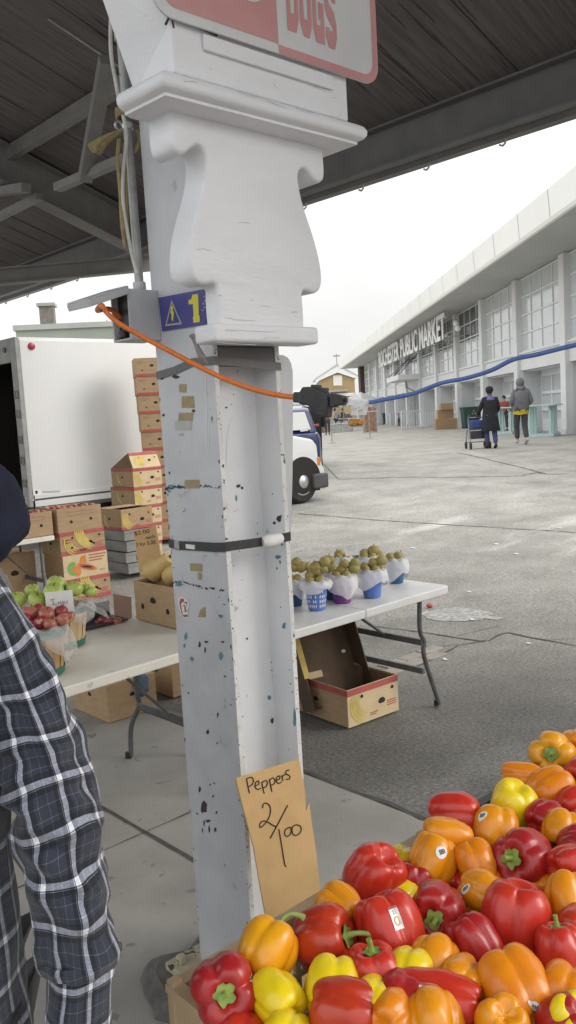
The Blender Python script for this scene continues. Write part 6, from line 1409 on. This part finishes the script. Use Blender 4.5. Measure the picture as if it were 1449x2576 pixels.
# bicycle rack like clutter left of barrier: two parked bicycles
def bike(label, u, v, yaw):
    t = thing('bicycle', label, 'bicycle', gnd(u, v), 'bicycles parked by the hall', yaw); r = .33
    for x in (-.5,.52): mb = MB(); mb.tube([(x+r*math.cos(k*PI/12),0,r+r*math.sin(k*PI/12)) for k in range(25)], .02, 6, caps=False); mb.build('wheel', RUBBER, t)
    mb = MB()
    for l in ([(-.5,0,r),(-.1,0,.28),(.4,0,.75),(-.18,0,.72),(-.1,0,.28)],[(-.5,0,r),(-.18,0,.72),(-.2,0,.9)],[(.52,0,r),(.40,0,.75),(.37,0,.98)]): mb.tube(l, .018, 6)
    mb.build('frame', BLACKP, t); mb = MB(); mb.box(-.32,-.08,-.06,.06,.9,.96); mb.build('saddle', BLACKP, t, bevel=.02); mb = MB(); mb.tube([(.3,-.28,1.0),(.38,0,1.02),(.3,.28,1.0)], .015, 6); mb.build('handlebar', BLACKP, t)
bike('bicycle leaning by the grey bollard left of the crowd barrier', *c3(860,1300), .6)
# teal high tables
TEAL = mat('pale_teal_paint', (.48,.63,.61), (.43,.58,.56), scale=5, rough=.5)
def teal(label, u, v, w, h, yaw):
    t = thing('high_table', label, 'table', gnd(u, v), 'pale teal high tables by the hall', yaw); a = w/2
    mb = MB(); mb.box(-a*1.1,a*1.1,-a,a,h-.05,h); mb.build('tabletop', TEAL, t, bevel=.01)
    mb = MB(); mb.box(-a*.95,a*.95,-a*.85,a*.85,0,.10); mb.build('base', TEAL, t, bevel=.01)
    for x in (-a*.8,a*.8-.09,-.045):
        for y in (-a*.7,a*.7-.09): mb = MB(); mb.box(x,x+.09,y,y+.09,.10,h-.05); mb.build('leg', TEAL, t)
    mb = MB(); mb.box(-a*.8,a*.8,-a*.7,-a*.7+.06,h-.2,h-.06); mb.build('apron', TEAL, t)
teal('pale teal high table at the right, in front of the bollard', 1366, 1098, 1.15, 1.12, .3); teal('pale teal high table between the two walkers', 1275, 1092, .95, 1.1, .2); teal('third pale teal high table behind the hooded walker', 1318, 1090, .9, 1.08, .4)
# folded easel and leaning boards by the bin
a = gnd(1215,1075); t = thing('easel', 'black easel with a white board leaning by the green bin', 'easel', a)
mb = MB(); b0 = lzpt(*c2_(395,780), a.dot(E2)); b1 = lzpt(*c2_(440,615), a.dot(E2)); mb.tube([b0, b1], .03, 6); mb.tube([b0+E1*.4, b1], .03, 6); mb.tube([V((b0.x,b0.y,GB_)), b1], .03, 6); part(mb, 'stand', BLACKP, t)
mb = MB(); c = lzpt(*c2_(440,640), a.dot(E2)); d = lzpt(*c2_(395,770), a.dot(E2)); mb.prism([d-RT*.18,d+RT*.25,c+RT*.1,c-RT*.1], -FH*.03); part(mb, 'board', PAPER, t)
# ------------------------------------------------------------------ people
def skin(name, pts, edges, rad, m, parent, sub=2, root=0):
    me = bpy.data.meshes.new(name); me.from_pydata([V(p) for p in pts], edges, []); o = bpy.data.objects.new(name, me); COL.objects.link(o)
    md = o.modifiers.new('s', 'SKIN'); md.use_smooth_shade = True
    if me.skin_vertices: sk = me.skin_vertices[0].data
    else: sk = me.skin_vertices.data
    for i, r in enumerate(rad):
        sk[i].radius = r if isinstance(r, tuple) else (r, r); sk[i].use_root = (i == root)
    s2 = o.modifiers.new('d', 'SUBSURF'); s2.levels = sub; s2.render_levels = sub
    dg = bpy.context.evaluated_depsgraph_get(); nm = bpy.data.meshes.new_from_object(o.evaluated_get(dg)); nm.name = name
    bpy.data.objects.remove(o); nm.materials.clear(); nm.materials.append(m)
    for p in nm.polygons: p.use_smooth = True
    r = bpy.data.objects.new(name, nm); COL.objects.link(r); r.parent = parent
    return r
BASE = dict(pel=(0,0,.95), wai=(0,0,1.10), che=(0,0,1.30), nek=(0,.0,1.47), hd0=(0,.02,1.55), hd1=(0,.035,1.63), hd2=(0,.02,1.715),
            ls=(-.185,0,1.41), le=(-.235,-.03,1.13), lw=(-.24,.06,.89), rs=(.185,0,1.41), re=(.235,-.03,1.13), rw=(.24,.06,.89),
            lh=(-.095,0,.90), lk=(-.105,.02,.50), la=(-.105,-.02,.09), lt=(-.12,.13,.04), rh=(.095,0,.90), rk=(.105,.02,.50), ra=(.105,-.02,.09), rt=(.12,.13,.04))
def hand(mb_parent, w, d, side, m):
    """palm with five bent fingers grown from the wrist w along d"""
    w = V(w); d = V(d).normalized(); s = d.cross(V((0,1,0))); s = s if s.length > .1 else d.cross(V((1,0,0))); s.normalize(); s *= side; f = s.cross(d).normalized()
    pts = [w, w+d*.045, w+d*.085]; ed = [(0,1),(1,2)]; rd = [.026,(.038,.016),(.036,.014)]
    for k, (o, L_) in enumerate(((-.032,.072),(-.011,.082),(.011,.076),(.030,.060))):
        b = w+d*.085+s*o; i = len(pts); pts += [b+d*.012, b+d*.012+d*L_*.45+f*.006, b+d*.012+d*L_*.8+f*.024]; ed += [(2,i),(i,i+1),(i+1,i+2)]; rd += [.0095,.0088,.0075]
    i = len(pts); pts += [w+d*.035-s*.036+f*.008, w+d*.06-s*.055+f*.018, w+d*.088-s*.058+f*.026]; ed += [(1,i),(i,i+1),(i+1,i+2)]; rd += [.014,.0105,.009]
    return skin('hand', pts, ed, rd, m, mb_parent, 1)
def figure(label, loc, yaw, pose, mats, sc=1.0, coat=None, hood=False, hair=None, legs=True):
    t = thing('person', label, 'person', loc, None, yaw); t.scale = (sc,sc,sc)
    J = dict(BASE); J.update(pose); nm = list(J); ix = {k: i for i, k in enumerate(nm)}; P_ = [J[k] for k in nm]
    E_ = lambda l: [(ix[a],ix[b]) for a, b in l]
    R_ = dict(pel=(.135,.10),wai=(.12,.09),che=(.15,.10),nek=.055,hd0=(.062,.07),hd1=(.078,.095),hd2=(.055,.065),ls=.058,le=.042,lw=.028,rs=.058,re=.042,rw=.028,lh=.085,lk=.055,la=.036,lt=.034,rh=.085,rk=.055,ra=.036,rt=.034)
    ed = E_([('pel','wai'),('wai','che'),('che','nek'),('nek','hd0'),('hd0','hd1'),('hd1','hd2'),('che','ls'),('ls','le'),('le','lw'),('che','rs'),('rs','re'),('re','rw'),('pel','lh'),('lh','lk'),('lk','la'),('la','lt'),('pel','rh'),('rh','rk'),('rk','ra'),('ra','rt')])
    skin('body', P_, ed, [R_[k] for k in nm], mats['skin'], t, 2, ix['pel'])
    h = V(J['hd1']); mb = MB()
    mb.ball(h+V((0,.093,-.02)), (.014,.02,.022), 8, 6)                              # nose
    for s_ in (-1,1): mb.ball(h+V((s_*.08,.005,-.01)), (.012,.022,.032), 8, 6)      # ears
    mb.build('face_features', mats['skin'], t, smooth=2)
    mb = MB()
    for s_ in (-1,1): mb.ball(h+V((s_*.032,.083,.012)), (.012,.007,.008), 8, 6)
    mb.box(h.x-.025,h.x+.025,h.y+.082,h.y+.088,h.z-.068,h.z-.060); mb.build('eyes_and_mouth', INK, t)
    up = ['wai','che','ls','le','lw','rs','re','rw','pel']; iu = {k: i for i, k in enumerate(up)}
    wr = lambda a, b, f: tuple(V(J[a]).lerp(V(J[b]), f))
    pts = [J['wai'],J['che'],J['ls'],J['le'],wr('le','lw',.96),J['rs'],J['re'],wr('re','rw',.96),J['pel'],tuple(V(J['che']).lerp(V(J['nek']),.62))]
    skin('top', pts, [(8,0),(0,1),(1,2),(2,3),(3,4),(1,5),(5,6),(6,7),(1,9)], [(.155,.125),(.185,.135),.082,.068,.05,.082,.068,.05,(.165,.13),.085], mats['top'], t, 2, 0)
    if legs:
        pts = [tuple(V(J['pel'])+V((0,0,.04))),J['lh'],J['lk'],wr('lk','la',.92),J['rh'],J['rk'],wr('rk','ra',.92)]
        skin('trousers', pts, [(0,1),(1,2),(2,3),(0,4),(4,5),(5,6)], [(.15,.115),.105,.082,.068,.105,.082,.068], mats['legs'], t, 2, 0)
    for a, b in (('la','lt'),('ra','rt')):
        A, B = V(J[a]), V(J[b]); d = (B-A); mb = MB(); hh = V((0,0,.0)); mb.tube([A-d*.45+V((0,0,-.035)), A+V((0,0,-.03)), A+d*.6+V((0,0,-.02)), B+d*.3+V((0,0,-.0))], [.036,.046,.044,.028], 12, smooth=3); mb.build('shoe', mats['shoe'], t, smooth=True)
    for k, s_ in (('lw',-1),('rw',1)):
        e = 'le' if k == 'lw' else 're'; hand(t, J[k], V(J[k])-V(J[e]), s_, mats['skin'])
    if coat:
        n = 28; rg = []
        for z, a, b, o in coat: rg.append([(a*math.cos(2*PI*j/n)*(1+.03*math.sin(5*2*PI*j/n)), o+b*math.sin(2*PI*j/n), z+.012*math.sin(3*2*PI*j/n)) for j in range(n)])
        mb = MB(); mb.loft(rg, True, True, False); mb.build('coat', mats['coat'], t, smooth=2)
    if hood:
        mb = MB(); mb.ball(h+V((0,-.012,.01)), (.108,.125,.135), 20, 14, fn=lambda d: 1+.03*math.sin(4*d.x+3*d.z)); mb.tube([h+V((-.09,-.02,-.13)),h+V((0,-.11,-.15)),h+V((.09,-.02,-.13))], [.05,.07,.05], 10, smooth=4); mb.build('hood', mats['hood'], t, smooth=2)
    if hair:
        mb = MB(); mb.ball(h+V((0,-.018,.022)), (.094,.104,.108), 18, 12, fn=lambda d: (1+.05*math.sin(9*d.x)*math.sin(7*d.z)) if (d.y < .55 or d.z > .55) else .86); mb.build('hair', mats['hair'], t, smooth=2)
    return t
cl = lambda n, a, b=None, r=.9: mat(n, a, b or tuple(x*.75 for x in a), scale=14, rough=r, bump=.3, bscale=30)
DKSKIN = mat('brown_skin', (.16,.085,.055), (.13,.07,.045), scale=30, rough=.55)
BLK = cl('black_coat_cloth', (.022,.022,.027)); JEAN = cl('blue_jeans', (.075,.085,.21)); GRYH = cl('grey_hoodie_cloth', (.19,.19,.20)); DKP = cl('charcoal_trousers', (.075,.075,.085)); YLS = cl('yellow_shirt_hem', (.62,.44,.03)); WSH = cl('pale_shoes', (.55,.52,.48)); LAV = cl('lavender_scarf', (.16,.16,.34)); NAV = cl('navy_hood_cloth', (.016,.02,.045), (.010,.013,.03)); BSHOE = cl('black_shoes', (.02,.02,.02))
yawF = HD-PI/2
pp = gnd(1236,1128)
P1 = figure('person in long black coat and black cap pushing a walker along the road', pp, yawF, dict(le=(-.27,.06,1.14), lw=(-.30,.28,.98), re=(.25,.05,1.13), rw=(.22,.28,.98), lk=(-.1,.08,.5), la=(-.1,.02,.09), lt=(-.11,.18,.05), rk=(.1,-.02,.5), ra=(.1,-.14,.1), rt=(.11,.02,.04)),
    dict(skin=DKSKIN, top=BLK, legs=JEAN, shoe=BSHOE, coat=BLK, hair=BLK), .97, coat=[(1.42,.12,.10,0),(1.36,.215,.14,0),(1.15,.20,.145,0),(.95,.22,.165,0),(.70,.25,.19,-.01),(.52,.275,.205,-.01),(.50,.27,.2,-.01)], hair=True)
mb = MB(); mb.lathe([(.13,1.36),(.145,1.40),(.12,1.45),(.085,1.50),(.08,1.46)], 20, (0,-.005,0)); mb.build('scarf', LAV, P1, smooth=True)
mb = MB(); mb.lathe([(.102,1.62),(.112,1.66),(.10,1.73),(.06,1.77),(.01,1.78)], 18, (0,.02,0)); mb.build('cap', BLK, P1, smooth=True)
# rollator
t = thing('walker_frame', 'four wheeled walker with a blue bag pushed by the person in the black coat', 'walker', pp+RT*-.30+FH*.30); t.rotation_euler = (0,0,yawF)
WF = mat('walker_metal', (.25,.25,.26), (.3,.3,.3), scale=10, rough=.35, metal=.6)
for s_ in (-.27,.27):
    mb = MB(); mb.tube([(s_,-.26,.10),(s_,-.12,.55),(s_,-.06,.88),(s_,-.20,.93)], .018, 8, smooth=3); mb.tube([(s_,.30,.10),(s_,.1,.52),(s_,-.10,.56)], .016, 8, smooth=3); mb.build('side_frame', WF, t, smooth=True)
    for y in (-.26,.30): mb = MB(); mb.tube([(s_-.018,y,.10),(s_+.018,y,.10)], .10, 18); mb.build('wheel', RUBBER, t)
    mb = MB(); mb.tube([(s_,-.10,.92),(s_,-.26,.95)], .024, 8); mb.build('grip', BLACKP, t)
mb = MB(); mb.box(-.26,.26,-.12,.16,.54,.57); mb.build('seat', BLACKP, t, bevel=.01)
mb = MB(); mb.box(-.22,.24,-.20,.08,.58,.80); mb.build('blue_bag', cl('bright_blue_cloth', (.05,.08,.27)), t, bevel=.04, segs=3)
mb = MB(); mb.box(-.22,.22,-.15,.18,.28,.50); mb.build('basket', BLACKP, t, bevel=.02)
mb = MB(); mb.tube([(-.27,-.08,.88),(.27,-.08,.88)], .014, 6); mb.tube([(-.27,.26,.18),(.27,.26,.18)], .014, 6); mb.build('cross_tube', WF, t)
ph = gnd(1313,1119)
P2 = figure('person in grey hoodie with hood up and yellow shirt hem walking away', ph, yawF+.05, dict(le=(-.27,-.04,1.14), lw=(-.16,.14,1.0), re=(.28,-.04,1.14), rw=(.18,.14,1.0), lk=(-.09,.12,.52), la=(-.08,.10,.12), lt=(-.08,.25,.09), rk=(.08,-.02,.5), ra=(.06,-.22,.15), rt=(.07,-.10,.05)),
    dict(skin=SKIN, top=GRYH, legs=DKP, shoe=WSH, coat=GRYH, hood=GRYH), 1.10, coat=[(1.43,.13,.11,0),(1.37,.225,.155,0),(1.15,.225,.165,0),(.98,.215,.165,0),(.925,.20,.155,0)], hood=True)
mb = MB(); n = 26; mb.loft([[(a*math.cos(2*PI*j/n), b*math.sin(2*PI*j/n), z+.01*math.sin(4*2*PI*j/n)) for j in range(n)] for z, a, b in ((.93,.195,.15),(.88,.20,.155),(.80,.205,.16))], True, True, False); mb.build('shirt_hem', YLS, P2, smooth=2)
q = dist(1268,1000,41); q.z = GB_
figure('person in red top and dark hat beyond the teal tables', q, yawF+PI*.8, {}, dict(skin=SKIN, top=cl('red_cloth', (.40,.10,.08)), legs=DKP, shoe=BSHOE, hair=BLK), .93, hair=True)
q = dist(790,1060,22); q.z = gz(q.x,q.y)
figure('person in a dark coat standing beyond the blue car under the black plug', q, yawF, {}, dict(skin=SKIN, top=BLK, legs=BLK, shoe=BSHOE, coat=BLK, hair=BLK), 1.0, coat=[(1.43,.13,.11,0),(1.36,.22,.15,0),(1.15,.21,.16,0),(.9,.19,.15,0),(.62,.14,.12,0)], hair=True)
for i, (u, v, d, m, lb) in enumerate(((822,1045,52,'red_cloth_far','distant person in rusty top near the sandwich board'),(843,1046,60,'pale_cloth_far','distant person in pale clothes among the far stalls'),(862,1046,66,'dark_cloth_far','distant person in dark clothes left of the bag'))):
    q = dist(u, v, d); q.z = GB_; figure(lb, q, yawF+1.0*i, {}, dict(skin=SKIN, top=cl(m, ((.25,.10,.07),(.5,.48,.45),(.06,.06,.08))[i]), legs=DKP, shoe=BSHOE, hair=BLK), .95, hair=True)

# hooded person at the left edge
q = dist(-283,1290,2.0); q.z = 0
P3 = figure('person in a dark navy hood and grey scarf cut by the left edge', q, PHI-PI+.25, dict(nek=(0,.07,1.47), hd0=(0,.12,1.55), hd1=(0,.15,1.63), hd2=(0,.14,1.715), le=(-.24,-.06,1.13), lw=(-.23,-.02,.9), re=(.24,-.06,1.13), rw=(.23,-.02,.9)), dict(skin=SKIN, top=NAV, legs=DKP, shoe=BSHOE, hood=NAV, coat=NAV), 1.0, coat=[(1.42,.13,.11,0),(1.36,.225,.15,0),(1.15,.22,.16,0),(.95,.22,.165,0),(.8,.21,.16,0)])
mb = MB(); hh = V((0,.130,1.585)); n = 40
mb.ball(hh+V((.0,-.015,.0)), (.122,.168,.157), 40, 26, fn=lambda d: 1+.13*noise.noise(d*2.1)+.05*noise.noise(d*V((5,0,0)).x+V((2,4,1)))+.03*math.sin(9*d.z+4*d.x+2*d.y)*max(0,.6-d.z)-.10*max(0,-d.z-.35))
mb.build('hood', NAV, P3, smooth=2)
WOOL = mat('grey_wool', (.26,.25,.235), (.15,.147,.14), scale=45, rough=.95, bump=.8, bscale=120, sheen=.3)
mb = MB()
for k in range(3): mb.tube([((.105+.015*k)*math.cos(a), .075+(.10+.015*k)*math.sin(a), 1.475-.028*k+.012*math.sin(2*a+k)) for a in [i*PI/10 for i in range(21)]], .034, 10)
mb.build('scarf', WOOL, P3, smooth=True)

# man in plaid flannel shirt
def plaid():
    m = bpy.data.materials.new('plaid_flannel'); m.use_nodes = True; nt = m.node_tree; N = nt.nodes; L = nt.links; b = N['Principled BSDF']; b.inputs['Roughness'].default_value = .95; b.inputs['Sheen Weight'].default_value = .25
    uv = N.new('ShaderNodeUVMap'); uv.uv_map = 'UVMap'
    tc = N.new('ShaderNodeTexCoord')
    wob = N.new('ShaderNodeTexNoise'); wob.inputs['Scale'].default_value = 9; wob.inputs['Detail'].default_value = 2; L.new(tc.outputs['Object'], wob.inputs['Vector'])
    sub = N.new('ShaderNodeVectorMath'); sub.operation = 'SUBTRACT'; sub.inputs[1].default_value = (.5,.5,.5); L.new(wob.outputs['Color'], sub.inputs[0])
    scl = N.new('ShaderNodeVectorMath'); scl.operation = 'SCALE'; scl.inputs['Scale'].default_value = .010; L.new(sub.outputs[0], scl.inputs[0])
    ad = N.new('ShaderNodeVectorMath'); ad.operation = 'ADD'; L.new(uv.outputs[0], ad.inputs[0]); L.new(scl.outputs[0], ad.inputs[1])
    sep = N.new('ShaderNodeSeparateXYZ'); L.new(ad.outputs[0], sep.inputs[0])
    thr = N.new('ShaderNodeTexNoise'); thr.inputs['Scale'].default_value = 380; thr.inputs['Detail'].default_value = 3; L.new(tc.outputs['Object'], thr.inputs['Vector'])
    def M_(op, a, c):
        x = N.new('ShaderNodeMath'); x.operation = op
        for k, w in ((0,a),(1,c)):
            if isinstance(w, (int,float)): x.inputs[k].default_value = w
            else: L.new(w, x.inputs[k])
        return x.outputs[0]
    def stripes(o, per):
        f = M_('FRACT', M_('ADD', M_('DIVIDE', o, per), 20.0), 0)
        r = N.new('ShaderNodeValToRGB'); r.color_ramp.interpolation = 'CONSTANT'; L.new(f, r.inputs[0]); E = r.color_ramp.elements
        E[0].position = 0; E[0].color = (0,0,0,1); E[1].position = .40; E[1].color = (1,1,1,1)
        for p, c in ((.14,.0),(.17,.30),(.185,.0),(.54,.0),(.57,.62),(.585,.0),(.72,-.0),(.90,.34),(.915,.0)):
            e = E.new(p); e.color = (c,c,c,1)
        k = N.new('ShaderNodeValToRGB'); k.color_ramp.interpolation = 'CONSTANT'; L.new(f, k.inputs[0]); K = k.color_ramp.elements; K[0].position = 0; K[0].color = (1,1,1,1); K[1].position = .54; K[1].color = (.45,.45,.45,1)
        e = K.new(.70); e.color = (1,1,1,1); e = K.new(.27); e.color = (.5,.5,.5,1); e = K.new(.40); e.color = (1,1,1,1)
        return r.outputs[0], k.outputs[0]
    a, ka = stripes(sep.outputs[0], .064); c, kc = stripes(sep.outputs[1], .060)
    s = M_('MULTIPLY', M_('ADD', M_('MULTIPLY', a, .5), M_('MULTIPLY', c, .5)), M_('ADD', M_('MULTIPLY', thr.outputs['Fac'], .9), .5))
    cr = N.new('ShaderNodeValToRGB'); L.new(s, cr.inputs[0]); E = cr.color_ramp.elements; E[0].position = 0; E[0].color = (.028,.033,.052,1); E[1].position = 1; E[1].color = (.78,.80,.84,1)
    e = E.new(.5); e.color = (.28,.30,.37,1); e = E.new(.2); e.color = (.10,.11,.14,1)
    mx = N.new('ShaderNodeMix'); mx.data_type = 'RGBA'; mx.blend_type = 'MULTIPLY'; mx.inputs[0].default_value = 1; L.new(cr.outputs[0], mx.inputs[6])
    kk = M_('MULTIPLY', M_('ADD', ka, M_('MULTIPLY', a, .6)), M_('ADD', kc, M_('MULTIPLY', c, .6)))
    cl_ = N.new('ShaderNodeClamp'); L.new(kk, cl_.inputs[0]); L.new(cl_.outputs[0], mx.inputs[7]); L.new(mx.outputs[2], b.inputs['Base Color'])
    bp = N.new('ShaderNodeBump'); bp.inputs['Strength'].default_value = .35; bp.inputs['Distance'].default_value = .004; L.new(thr.outputs['Fac'], bp.inputs['Height']); L.new(bp.outputs[0], b.inputs['Normal'])
    return m
PLD = plaid()
AD = 1.10
S0 = dist(18,1520,AD); base = S0+RT*-.222; base.z = 0
t = thing('person', 'person in navy and white plaid flannel shirt at the left edge', 'person', base, None)
arm = [dist(u,v,d) for u, v, d in ((-70,1470,1.13),(-17,1560,1.125),(22,1660,1.12),(60,1755,1.115),(98,1865,1.11),(133,1990,1.10),(152,2100,1.09),(170,2220,1.08),(188,2330,1.07),(198,2395,1.07),(205,2430,1.07),(200,2500,1.07),(196,2585,1.07))]
arw = [74,76,82,88,97,107,112,107,94,104,84,80,84]
loc = lambda p: p-base
ctr_ = loc(arm[0])
# body: one continuous skinned figure, arm following the sleeve
chest = V((-.0,0,1.36)); nk = V((0,.0,1.56)); sh2 = loc(S0); Lm = lambda p: loc(p)
pts = [(0,0,1.0),(0,0,1.18),(0,0,1.38),(0,0,1.585),(.0,0,1.68),(0,.0,1.76),(0,0,1.84), Lm(arm[1]), Lm(arm[5]), Lm(arm[12]), tuple(RT*-.22+ZZ*1.47), tuple(RT*-.27+FH*.05+ZZ*1.18), tuple(RT*-.2+FH*.22+ZZ*1.0), tuple(RT*.1+ZZ*.95), tuple(RT*.11+ZZ*.52), tuple(RT*.11+ZZ*.09), tuple(RT*.12+FH*.16+ZZ*.04), tuple(RT*-.1+ZZ*.95), tuple(RT*-.11+ZZ*.52), tuple(RT*-.11+ZZ*.09), tuple(RT*-.12+FH*.16+ZZ*.04), Lm(arm[3]), Lm(arm[8]), tuple(V((0,0,1.40)).lerp(Lm(arm[0]),.55))]
skin('body', pts, [(0,1),(1,2),(2,3),(3,4),(4,5),(5,6),(2,23),(23,7),(7,21),(21,8),(8,22),(22,9),(2,10),(10,11),(11,12),(0,13),(13,14),(14,15),(15,16),(0,17),(17,18),(18,19),(19,20)],
     [(.13,.10),.115,(.13,.1),.056,.07,.092,.03,.024,.026,.024,.05,.036,.026,.09,.058,.038,.036,.09,.058,.038,.036,.026,.026,.045], SKIN, t, 2, 0)
hd = (arm[12]-arm[11]).normalized(); hand(t, loc(arm[12])+hd*-.015, hd+FH*.15, 1, SKIN); hand(t, pts[12], FH*.7-ZZ*.6, -1, SKIN)
mb = MB(); mb.ball((0,0,1.78), (.10,.11,.12), 20, 14); mb.build('hair', BLK, t, smooth=2)
mb = MB(); hp_ = FH*.1+ZZ*1.74; mb.ball(hp_, (.016,.016,.02), 8, 6); mb.ball(FH*.012+RT*.092+ZZ*1.75, (.014,.022,.03), 8, 6); mb.build('face_features', SKIN, t, smooth=2)
skin('trousers', [(0,0,1.0)]+[pts[i] for i in (13,14,15,17,18,19)], [(0,1),(1,2),(2,3),(0,4),(4,5),(5,6)], [(.15,.12),.11,.085,.075,.11,.085,.075], DKP, t, 2, 0)
for i, j in ((15,16),(19,20)):
    A, B = V(pts[i]), V(pts[j]); mb = MB(); mb.tube([A-(B-A)*.4-ZZ*.04, A-ZZ*.035, A+(B-A)*.6-ZZ*.02, B], [.04,.05,.047,.034], 12, smooth=3); mb.build('shoe', BSHOE, t, smooth=True)
# sleeve: lofted along the arm with gathers, UV in metres so that the checks follow the cloth
def sleeve(P_, Wp, name, nseg=64, sub=9, wr=1.0):
    cs = spline([loc(p) for p in P_], sub); n = len(cs); ws = []
    for i in range(n):
        f = i/(n-1)*(len(Wp)-1); k = min(int(f), len(Wp)-2); ws.append(Wp[k]*(1-(f-k))+Wp[k+1]*(f-k))
    mb = MB(); mb.uv = []; L_ = 0; rings = []
    for i, c in enumerate(cs):
        if i: L_ += (c-cs[i-1]).length
        tng = (cs[min(i+1,n-1)]-cs[max(i-1,0)]).normalized()
        a = CR-tng*CR.dot(tng); a.normalize(); b = tng.cross(a)
        r0 = ws[i]/FOC*depth(c+base); row = []
        for j in range(nseg+1):
            th = 2*PI*j/nseg
            q = c+a*math.cos(th)*.1+b*math.sin(th)*.1
            amp = wr*min(1,(i/n)*2.2+.25)
            fold = .0040*math.sin(L_*70+2.6*math.sin(th+L_*13)+1.8*math.sin(2*th+1+L_*7))*(.5+noise.noise(q*7+V((3,1,0)))*1.6)+.0030*math.sin(L_*150+3*math.sin(th+2+L_*11)+.8)*(.6+noise.noise(q*9)*1.5)+.010*noise.noise(q*11)+.006*noise.noise(q*26)
            fold += .0035*math.sin(2*th+L_*14)
            r = r0*(.985)+fold*amp
            row.append(c+a*r*math.cos(th)+b*r*.92*math.sin(th)); mb.uv.append((th*.078+.012, L_*1.0+.006*math.sin(th*2+L_*20)))
        rings.append(row)
    mb.loft(rings, False, False, False)
    return mb.build(name, PLD, t, smooth=2)
sleeve(arm[:10], arw[:10], 'sleeve')
# rolled end and cuff
sleeve([arm[9]-(arm[9]-arm[8])*.16, arm[9], arm[9].lerp(arm[10],.6), arm[10]], [96,110,104,78], 'sleeve_fold', wr=.8)
sleeve([arm[9]]+arm[10:], [78]+arw[10:], 'cuff', wr=.3)
# torso of the shirt
mb = MB(); mb.uv = []; n = 72; rings = []
ax1, ax2 = RT, FH
cx_of = [(.62,.20,.155,.02),(.75,.205,.16,.015),(.90,.20,.155,.01),(1.05,.19,.15,.005),(1.2,.195,.15,0),(1.34,.205,.15,0),(1.45,.20,.135,0),(1.52,.15,.11,0),(1.57,.085,.085,0)]
zz_ = [c[0] for c in cx_of]
for i in range(61):
    z = .62+(1.57-.62)*i/60; k = max(j for j in range(len(zz_)-1) if zz_[j] <= z+1e-6); f = (z-zz_[k])/(zz_[k+1]-zz_[k])
    A = [cx_of[k][m]*(1-f)+cx_of[k+1][m]*f for m in range(4)]; row = []
    for j in range(n+1):
        th = 2*PI*j/n; c, s_ = math.cos(th), math.sin(th); q = V((c,s_,z*3))
        r = 1+.06*noise.noise(q*1.6)+.035*noise.noise(q*4)+.03*math.sin(5*th+z*6)*max(0,1.1-z)
        row.append(ax1*(A[1]*c*r)+ax2*(A[2]*s_*r)+ZZ*(z-.05*math.cos(2*th)*(1 if z < .8 else 0))); mb.uv.append((th*.19+.02*z, z+.004*math.sin(3*th)))
    rings.append(row)
mb.loft(rings, False, False, False); mb.build('shirt', PLD, t, smooth=2)
mb = MB(); mb.loft([[V((0,0,0))+RT*(.085*k*math.cos(a))+FH*(.09*k*math.sin(a))+ZZ*z for a in [2*PI*j/24 for j in range(24)]] for k, z in ((1,1.55),(1.05,1.60),(1.2,1.575),(1.35,1.53))], True, False, False); mb.uv = [(v.x*2, v.z*2) for v in mb.v]; mb.build('collar', PLD, t, smooth=2)
left = [tuple(V(pts[2])+RT*-.12), pts[10], pts[11], pts[12]]
lp_ = [base+V(p) for p in left]
sleeve([lp_[0],lp_[1],lp_[1].lerp(lp_[2],.5),lp_[2],lp_[2].lerp(lp_[3],.5),lp_[3]], [150,150,130,115,100,90], 'sleeve')
